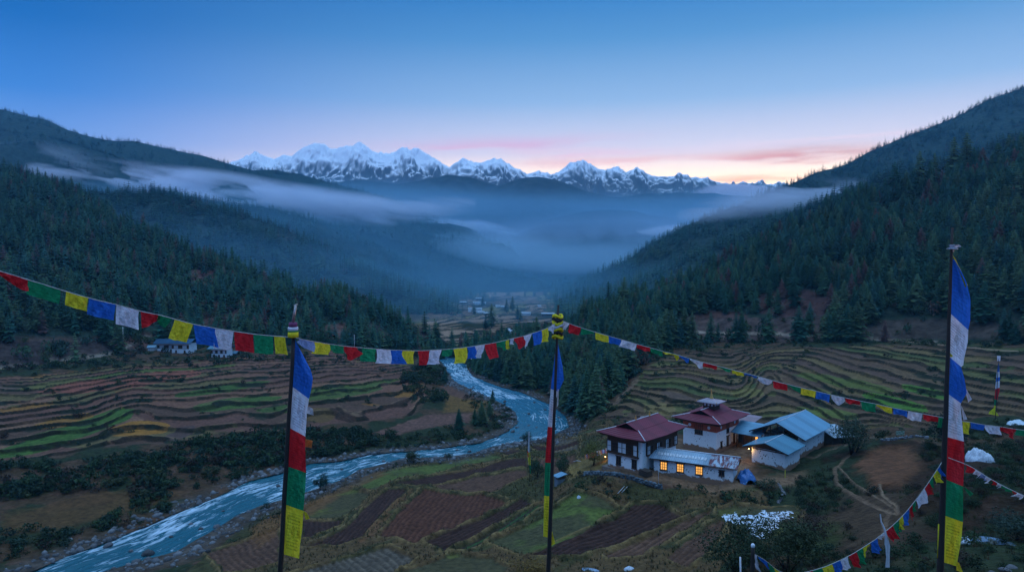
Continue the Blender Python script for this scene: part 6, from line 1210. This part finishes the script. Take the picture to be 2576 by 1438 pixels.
flag_string('short line of prayer flags passing in front of the small distant banner pole', [(2380, 1052), (2421, 1059), (2439, 1061), (2477, 1068), (2515, 1072), (2555, 1079), (2576, 1081), (2640, 1092), (2760, 1112)], lin(2374, YR, 2760, 21),
            [(2420, 2439, 30, 'y', 'n'), (2441, 2477, 17, 'b', 'n'), (2478, 2516, 22, 'w', 'n'), (2518, 2555, 26, 'r', 't'), (2558, 2592, 14, 'g', 'n'), (2596, 2632, 24, 'y', 'n'), (2636, 2672, 22, 'b', 'n'), (2676, 2712, 24, 'w', 'n')], seed=4, r=.010)
e_line = [(2369, 1162), (2367, 1166), (2352, 1188), (2336, 1213), (2318, 1238), (2298, 1264), (2276, 1291), (2249, 1318), (2227, 1336), (2205, 1354), (2171, 1376), (2142, 1394), (2111, 1409), (2080, 1423), (2044, 1434), (2008, 1442), (1985, 1443), (1962, 1437), (1942, 1423), (1929, 1410), (1910, 1399), (1894, 1390)]
q = lambda px: 1778.4 + px * .218
flag_string('steep sagging line of bright prayer flags rising from the white-capped post', e_line, lin(1894, 17.0, 2369, YR),
            [(2358, 2366, 24, 'b', 'n'), (2347, 2357, 26, 'y', 'n'), (2337, 2346, 26, 'g', 'n'), (q(2512), q(2560), 28, 'r', 'n'), (q(2412), q(2508), 30, 'w', 'n'), (q(2370), q(2408), 24, 'g', 's'), (q(2335), q(2368), 30, 'r', 'n'), (q(2262), q(2332), 29, 'b', 'n'), (q(2213), q(2258), 30, 'y', 'n'), (q(2150), q(2210), 31, 'g', 'n'), (q(2070), q(2145), 31, 'r', 'n'), (q(1968), q(2060), 14, 'w', 't'), (q(1885), q(1962), 32, 'b', 'n'), (q(1800), q(1880), 32, 'y', 'l'), (q(1725), q(1797), 32, 'g', 'n'), (q(1632), q(1720), 32, 'r', 'n'), (q(1540), q(1622), 32, 'w', 'n'), (q(1447), q(1536), 32, 'b', 'n'), (q(1330), q(1440), 32, 'y', 'n'), (q(1222), q(1325), 30, 'g', 'n'), (q(1125), q(1218), 30, 'r', 'n'), (q(1050), q(1120), 30, 'w', 'n'), (q(760), q(835), 26, 'y', 't'), (q(695), q(750), 26, 'g', 'n'), (q(600), q(690), 24, 'b', 't'), (q(548), q(575), 44, 'w', 'n')], seed=5, hang=(.30, .95))
flag_string('twisted line of prayer flags dropping end-on from the tallest pole over scrub', [(2385, 1150), (2428, 1166), (2452, 1178), (2490, 1203), (2530, 1225), (2576, 1246), (2640, 1276), (2740, 1325)], lin(2374, YR, 2740, 15),
            [(2428, 2450, 18, 'r', 'u'), (2452, 2468, 12, 'w', 's'), (2468, 2480, 12, 'l', 'n'), (2481, 2494, 10, 'w', 'f'), (2495, 2506, 9, 'r', 'n'), (2507, 2518, 8, 'w', 'f'), (2520, 2545, 8, 'g', 'n'), (2547, 2556, 7, 'r', 'n'), (2557, 2575, 9, 'w', 's'), (2580, 2610, 14, 'b', 'n'), (2612, 2640, 14, 'y', 'n')], seed=6)
def pole_thing(name, lab, top, bot, Y, r0, r1, base_z=None):
    A = atY(*top, Y); B = atY(*bot, Y); d = (B - A).normalized(); k = 0
    while True:
        q_ = A + d * k; gz_ = base_z if base_z is not None else near_z(q_.x, q_.y)
        if q_.z < gz_ - .4 or k > 40: break
        k += .1
    base = q_ + Vector((0, 0, .4)); t = empty(name, base, lab, 'flag pole'); r = np.random.RandomState(len(name) + int(Y)); n = 14
    pts = [(A.lerp(q_, i / n) - base) + Vector(((r.rand() - .5) * .012, 0, 0)) * (0 < i < n) for i in range(n + 1)]; b = MB(); b.tube(pts, [r0 + (r1 - r0) * i / n + .002 * r.rand() for i in range(n + 1)], 10); b.build('pole', M_POST, t)
    return t, base, A
def banner(t, base, Y, ledge, redge, breaks, cols, conv, wave=.05, seed=0, behind=.06, name='banner_panel'):
    """cloth panels one under another, each with its own slanting seams; edges read from the picture"""
    r = np.random.RandomState(seed); le = np.array([conv(*p) for p in ledge]); re_ = np.array([conv(*p) for p in redge]); px = Y / FPX
    brk = [(conv(0, a)[1], conv(0, b)[1]) for a, b in breaks]
    for k, c in enumerate(cols):
        nx, nz = 12, 22; V = []; UV = []
        for j in range(nz):
            g = j / (nz - 1); vl = brk[k][0] + (brk[k + 1][0] - brk[k][0]) * g; vr = brk[k][1] + (brk[k + 1][1] - brk[k][1]) * g
            ul = np.interp(vl, le[:, 1], le[:, 0]); ur = np.interp(vr, re_[:, 1], re_[:, 0])
            for i in range(nx):
                f = i / (nx - 1); v = vl + (vr - vl) * f; u = ul + (ur - ul) * f
                dep = behind + wave * (sin(f * 5.5 + v * .021 + seed) * .8 + .6 * sin(f * 2.5 - v * .043)) * (.15 + f)
                V.append(atY(u, v, Y + dep) - base); UV.append((f, 1 - g))
        mesh_np(name, V, grid_faces(nz, nx), CM[c], t, uv=UV, smooth=True)['label'] = CNAME[c] + ' banner panel'
def tab(t, base, Y, quad, c, conv, lab):
    P_ = [conv(*p) for p in quad]; n = 6; V = []; UV = []
    for j in range(n):
        g = j / (n - 1)
        for i in range(n):
            f = i / (n - 1); u = (P_[0][0] * (1 - f) + P_[1][0] * f) * (1 - g) + (P_[3][0] * (1 - f) + P_[2][0] * f) * g; v = (P_[0][1] * (1 - f) + P_[1][1] * f) * (1 - g) + (P_[3][1] * (1 - f) + P_[2][1] * f) * g
            V.append(atY(u, v, Y + .05 + .04 * sin(f * 4 + g * 3)) - base); UV.append((f, g))
    mesh_np('ribbon', V, grid_faces(n, n), CM[c], t, uv=UV, smooth=True)['label'] = lab
# front pole
cL = lambda a, b: (673.9 + a * .4787, 748.8 + b * .4787)
t, base, A = pole_thing('banner_pole', 'banner pole with a long vertical banner and a striped drum near its tip', cL(135, 205), (705, 1438), YL, .030, .050)
banner(t, base, YL, [(132, 205), (131, 250), (131, 300), (130, 380), (127, 465), (118, 685), (106, 885), (92, 1085), (84, 1348)], [(137, 205), (158, 250), (187, 305), (226, 380), (236, 425), (230, 470), (216, 530), (206, 600), (197, 728), (196, 800), (201, 918), (196, 1000), (187, 1118), (180, 1220), (168, 1300), (164, 1368)],
       [(205, 205), (465, 530), (685, 728), (885, 918), (1085, 1118), (1346, 1368)], 'bwrgy', cL, .11, 1)
tab(t, base, YL, [(214, 570), (236, 582), (240, 616), (204, 606)], 'w', cL, 'loose white ribbon'); tab(t, base, YL, [(196, 740), (235, 750), (230, 788), (196, 782)], 'o', cL, 'loose orange ribbon'); tab(t, base, YL, [(186, 1118), (204, 1128), (220, 1158), (200, 1164)], 'y', cL, 'loose pale yellow ribbon')
b = MB(); C0 = atY(*cL(133, 207), YL) - base; s_ = YL / FPX * .4787
def drum(z0, z1, r, mi): b.lathe([(0.02, z0), (r, z0), (r * 1.02, (z0 + z1) / 2), (r, z1), (.02, z1)], (C0.x, C0.y, C0.z), 14, mi)
Rr = 27 * s_
drum(0, 28 * s_, Rr, 0); drum(28.5 * s_, 36 * s_, Rr, 1); drum(36.5 * s_, 54 * s_, Rr * .97, 2); drum(54.5 * s_, 78 * s_, Rr * .80, 3)
b.build('drum', [CM['y'], CM['g'], CM['w'], mat('plum_cloth', col=(.18, .05, .12), rough=.9)], t)
b = MB(); T0 = atY(*cL(133, 130), YL) - base; T1 = atY(*cL(146, 38), YL) - base; b.tube([T0, T1], [.026, .022], 8); b.tube([T1 + Vector((-.03, 0, -.01)), T1 + Vector((.03, 0, .015))], .012, 6); b.build('metal_spike', mat('worn_steel', col=(.35, .33, .32), metal=.8, rough=.45, var=.3, scale=12), t)
# middle pole
cM = lambda a, b_: (1329.1 + a * .4782, 748.8 + b_ * .4787)
t, base, A = pole_thing('banner_pole', 'dark slender banner pole in the middle with a narrow banner hanging behind it', cM(158, 38), cM(105, 1438), YM, .035, .095)
banner(t, base, YM, [(147, 235), (140, 300), (127, 400), (118, 480), (110, 570), (102, 680), (88, 865), (83, 1040), (79, 1250)], [(155, 235), (168, 300), (180, 360), (187, 430), (160, 490), (135, 560), (132, 675), (121, 865), (117, 1040), (116, 1200), (122, 1262)],
       [(235, 235), (478, 492), (676, 680), (864, 866), (1038, 1042), (1252, 1262)], 'bwrgy', cM, .12, 2, .16)
tab(t, base, YM, [(110, 1180), (118, 1200), (142, 1290), (120, 1300)], 'y', cM, 'yellow tail of the banner'); tab(t, base, YM, [(154, 480), (160, 480), (158, 560), (150, 575)], 'w', cM, 'thin pale ribbon')
b = MB(); r_ = np.random.RandomState(9); C0 = atY(*cM(154, 150), YM) - base
for k in range(7):
    z = .36 - k * .12; b.tube([C0 + Vector((.16 * cos(a), .16 * sin(a), z + .05 * sin(a * 2 + k))) for a in np.linspace(0, 6.4, 12)], .045 + .02 * r_.rand(), 6, [0, 1, 0, 2, 0, 1, 0][k])
b.build('knotted_cloth', [CM['y'], mat('black_cloth', col=(.02, .02, .025), rough=.9), CM['w']], t)
tab(t, base, YM, [(160, 120), (180, 130), (178, 190), (160, 195)], 'y', cM, 'yellow rag end'); 
# tallest pole
cR = lambda a, b_: (2321.3 + a * .6091, 561.6 + b_ * .6091)
t, base, A = pole_thing('banner_pole', 'tallest banner pole, its long banner starting with blue and white panels twice over', cR(122, 18), cR(72, 1438), YR, .030, .105)
banner(t, base, YR, [(122, 150), (120, 200), (112, 330), (103, 365), (98, 540), (100, 560), (100, 700), (96, 880), (93, 1055), (90, 1205), (87, 1400)], [(132, 150), (160, 200), (180, 240), (197, 310), (196, 400), (188, 440), (186, 490), (170, 560), (166, 600), (158, 590), (172, 640), (182, 700), (156, 745), (162, 820), (170, 900), (172, 960), (167, 1085), (166, 1230), (160, 1300), (140, 1412)],
       [(150, 150), (362, 440), (540, 592), (700, 742), (880, 900), (1055, 1085), (1205, 1232), (1398, 1414)], 'bwbwrgy', cR, .16, 3, .10)
tab(t, base, YR, [(124, 132), (134, 145), (186, 255), (176, 265)], 'y', cR, 'yellow ribbon at the banner head'); tab(t, base, YR, [(96, 528), (110, 532), (130, 552), (98, 548)], 'y', cR, 'yellow tie')
tab(t, base, YR, [(170, 670), (184, 690), (203, 726), (188, 738)], 'w', cR, 'loose white ribbon'); tab(t, base, YR, [(158, 750), (164, 762), (184, 808), (168, 812)], 'w', cR, 'lower white ribbon'); tab(t, base, YR, [(165, 1088), (176, 1090), (210, 1115), (196, 1126)], 'g', cR, 'green ribbon'); tab(t, base, YR, [(138, 1395), (150, 1400), (166, 1440), (140, 1432)], 'y', cR, 'yellow tail of the banner'); tab(t, base, YR, [(107, 290), (112, 290), (110, 350), (105, 355)], 'y', cR, 'thin yellow strip')
b = MB(); b.tube([atY(*cR(66, 1240), YR) - base, atY(*cR(62, 1380), YR) - base], .018, 6); b.build('rope', CM['y'], t)
C0 = atY(*cR(122, 108), YR) - base; s_ = YR / FPX * .6091
b = MB(); b.lathe([(.03, 20 * s_), (.10, 18 * s_), (8 * s_, 12 * s_), (21 * s_, 3 * s_), (20 * s_, 0), (6 * s_, 4 * s_), (6 * s_, -6 * s_), (.03, -10 * s_)], tuple(C0), 14); b.build('metal_cap', mat('grey_metal', col=(.30, .32, .36), metal=.6, rough=.5, var=.3, scale=8), t)
tab(t, base, YR, [(130, 92), (150, 88), (160, 96), (132, 102)], 'w', cR, 'pale rag caught on the cap')
# white-capped post
t, base, A = pole_thing('capped_post', 'thick dark post with a round white cap at the lower edge', (1894, 1372), (1893, 1438), 17.0, .045, .055)
C0 = A - base; b = MB(); b.lathe([(0, .065), (.03, .058), (.05, .03), (.052, 0), (.045, -.03)], tuple(C0), 14); b.build('cap', mat('white_cap', col=(.6, .64, .7), rough=.5), t)
# thin second stake left of the post
t = MB().tube([atY(1862, 1400, 17.5), atY(1864, 1470, 17.5), atY(1864, 1560, 17.5), atY(1865, 1700, 17.5)], .022, 6).build('stake', M_CAP); tag(t, 'thin pale stake beside the white-capped post', 'stake')
# white scarf hanging over the cord
def scarf():
    rows = [(2212, 2216, 1292), (2214, 2218, 1310), (2222, 2227, 1328), (2226, 2232, 1345), (2225, 2238, 1368), (2227, 2239, 1372), (2229, 2238, 1400), (2227, 2238, 1426)]
    V = []; UV = []; n = 6
    for j, (a, b_, v) in enumerate(rows):
        for i in range(n): f = i / (n - 1); V.append(atY(a + (b_ - a) * f, v, 18.2 - .05 + .03 * sin(i * 1.3 + j))); UV.append((f, j / 7))
    o = mesh_np('white_scarf', V, grid_faces(len(rows), n), mat('scarf_silk', col=(.62, .64, .70), rough=.7, var=.08), uv=UV, smooth=True); tag(o, 'long white scarf knotted over the steep flag line and hanging straight down', 'scarf')
scarf()
# small banner pole on the far hillside, and the thin one by the river
g_ = ground_at(2504, 1055)
t, base, A = pole_thing('banner_pole', 'small faraway banner pole on the hillside beyond the tallest pole', (2512, 902), (2504, 1055), g_.y, .05, .09, g_.z)
cS = lambda a, b_: (1918.9 + a * .4464, 795.6 + b_ * .4464)
banner(t, base, g_.y, [(1326, 262), (1312, 380), (1306, 470), (1300, 555)], [(1330, 262), (1336, 340), (1334, 420), (1322, 470), (1306, 555)], [(262, 262), (312, 312), (345, 340), (368, 362), (408, 400), (465, 470), (500, 505), (555, 555)], 'bwbwrgy', cS, .1, 4, .1)
tab(t, base, g_.y, [(1278, 535), (1302, 515), (1330, 560), (1272, 548)], 'y', cS, 'yellow cloth at the foot'); tab(t, base, g_.y, [(1320, 222), (1340, 222), (1338, 250), (1322, 250)], 'w', cS, 'white cap cloth')
g_ = ground_at(1332, 1210)
t, base, A = pole_thing('banner_pole', 'thin banner pole with a faded white and yellow banner standing before the river bend', (1330, 1082), (1333, 1208), g_.y, .04, .07, g_.z)
cT = lambda a, b_: (1310.4 + a * .1454, 1067 + b_ * .1456)
banner(t, base, g_.y, [(128, 130), (122, 470), (125, 560), (150, 850)], [(148, 130), (155, 470), (162, 600), (172, 850)], [(130, 130), (480, 480), (700, 700), (850, 850)], 'wyg', cT, .04, 5, .05)
tab(t, base, g_.y, [(108, 460), (130, 460), (132, 490), (110, 490)], 'r', cT, 'red scrap'); tab(t, base, g_.y, [(112, 490), (134, 490), (138, 570), (116, 565)], 'o', cT, 'orange scrap')
# thin bare masts across the valley
for (u, v0, v1, lab) in [(309, 822, 852, 'pale wooden tripod mast beside the track on the opposite slope'), (891, 842, 872, 'thin mast above the upper terraces across the river')]:
    g_ = ground_at(u, max(v1, 880)); pt = atY(u, v1, g_.y - 0); o = MB().tube([atY(u, v0, g_.y), atY(u + 1, v1 + 20, g_.y)], .12, 5).build('mast', M_CAP); tag(o, lab, 'mast')
# ================================================================== HAZE AND MIST
HAZE_COL = (.20, .66, 1.0); HAZE_D = 0.00011
def haze():
    b = MB().box(-3000, -250, -95, 3000, 3450, 590)
    o = b.build('haze', vol_mat('haze_air', HAZE_COL, HAZE_D, .45)); tag(o, kind='stuff')
haze()
def mist(name, line, hh, thick, dens, seed, holes=.45, col=(.86, .90, 1.0)):
    """a bank of fog with its own thickness: line (u, v, Y) is its spine, hh half height px"""
    us = np.array([p[0] for p in line], float); n = 220; u = np.linspace(us[0], us[-1], n); a = smooth_interp(line, u, (us[-1] - us[0]) / 30)
    m = 44; t = np.linspace(-1, 1, m)[None, :]; e = np.sin(pi * np.linspace(0, 1, n)) ** .6
    v = a[:, 0][:, None] - t * hh * (.35 + .65 * e[:, None]); Y = np.broadcast_to(a[:, 1][:, None], v.shape); UU = np.broadcast_to(u[:, None], v.shape)
    dx, dy, dz = dirs(UU, v); X = dx / dy * Y; Z = dz / dy * Y
    sc = hh * float(a[0, 1]) / FPX
    w = fbm(X / sc * .30 + t * .6, Z / sc * .95, 5, seed, gain=.55)
    T = thick * np.exp(-(t * 1.75) ** 2) * e[:, None] * np.clip((w - holes + .10) * 4.2, 0, 1.7)
    T = T * (1 - abs(t) ** 6)
    F_ = np.stack([X, Y - T, Z], -1).reshape(-1, 3); B_ = np.stack([X, Y + T * .6 + .02, Z], -1).reshape(-1, 3)
    f = grid_faces(n, m); N_ = n * m; FF = [f, f[:, ::-1] + N_]
    def strip(i): i = np.array(i); return np.stack([i[:-1], i[:-1] + N_, i[1:] + N_, i[1:]], -1)
    idx = np.arange(N_).reshape(n, m)
    FF += [strip(idx[:, 0]), strip(idx[::-1, -1]), strip(idx[0, ::-1]), strip(idx[-1, :])]
    o = mesh_np(name, np.vstack([F_, B_]), np.vstack(FF)[:, ::-1], vol_mat(name + '_air', col, dens, .2)); tag(o, kind='stuff')
mist('mist', [(60, 425, 1400), (180, 425, 1400), (300, 440, 1400), (420, 458, 1400), (560, 475, 1400), (700, 500, 1400), (860, 522, 1412), (1000, 530, 1438), (1140, 520, 1475), (1200, 515, 1500)], 52, 60, 0.0311, 101, .42)
mist('mist', [(360, 500, 1350), (500, 500, 1350), (640, 505, 1362), (760, 525, 1375), (900, 545, 1438), (1000, 560, 1475)], 34, 45, 0.0284, 102, .40)
mist('mist', [(1050, 560, 2048), (1120, 565, 2048), (1200, 572, 2048), (1280, 588, 2048), (1340, 600, 2048)], 24, 90, 0.0260, 103, .40)
mist('mist', [(1000, 640, 1984), (1200, 625, 1984), (1450, 615, 1984), (1600, 600, 1984), (1750, 590, 1984), (1900, 560, 1984)], 85, 90, 0.0078, 104, .15, (.75, .86, 1.0))
mist('mist', [(1600, 580, 1800), (1640, 582, 1800), (1700, 575, 1800), (1740, 570, 1800)], 14, 60, 0.0241, 105, .35)
mist('mist', [(1700, 545, 1035), (1800, 525, 1035), (1900, 505, 1035), (2000, 492, 1035), (2100, 480, 1035), (2200, 468, 1035)], 46, 50, 0.01560, 106, .42)
mist('mist', [(1740, 490, 2580), (1820, 480, 2580), (1900, 485, 2580), (1960, 490, 2580)], 26, 120, 0.0103, 107, .35, (1, .88, .95))
FOGC = (.33, .72, 1.0)
mist('mist', [(-200, 640, 860), (200, 640, 860), (500, 650, 860), (800, 690, 860), (1100, 730, 870), (1400, 740, 870), (1650, 710, 870), (1900, 640, 870)], 95, 240, 0.00072, 109, -.1, FOGC)
mist('mist', [(200, 560, 1150), (500, 570, 1150), (800, 620, 1150), (1100, 700, 1150), (1350, 720, 1130), (1600, 660, 1100)], 110, 260, 0.00053, 112, -.1, FOGC)
mist('mist', [(100, 500, 1470), (400, 520, 1470), (800, 560, 1470), (1100, 620, 1470), (1300, 660, 1470), (1500, 640, 1470), (1800, 590, 1400)], 120, 280, 0.00050, 110, -.1, FOGC)
mist('mist', [(900, 600, 1950), (1100, 625, 1950), (1250, 645, 1950), (1400, 655, 1950), (1550, 650, 1950), (1700, 625, 1950), (1850, 590, 1950)], 80, 300, 0.00374, 113, -.05, (.68, .88, 1.0))
mist('mist', [(300, 500, 2180), (700, 510, 2180), (1000, 530, 2180), (1300, 560, 2150), (1600, 560, 2120), (1900, 530, 2180), (2300, 510, 2180)], 100, 260, .0016, 111, -.1, (.42, .76, 1.0))
mist('mist', [(-300, 400, 1562), (0, 400, 1562), (150, 410, 1562), (300, 430, 1562)], 60, 50, 0.0103, 108, .40)
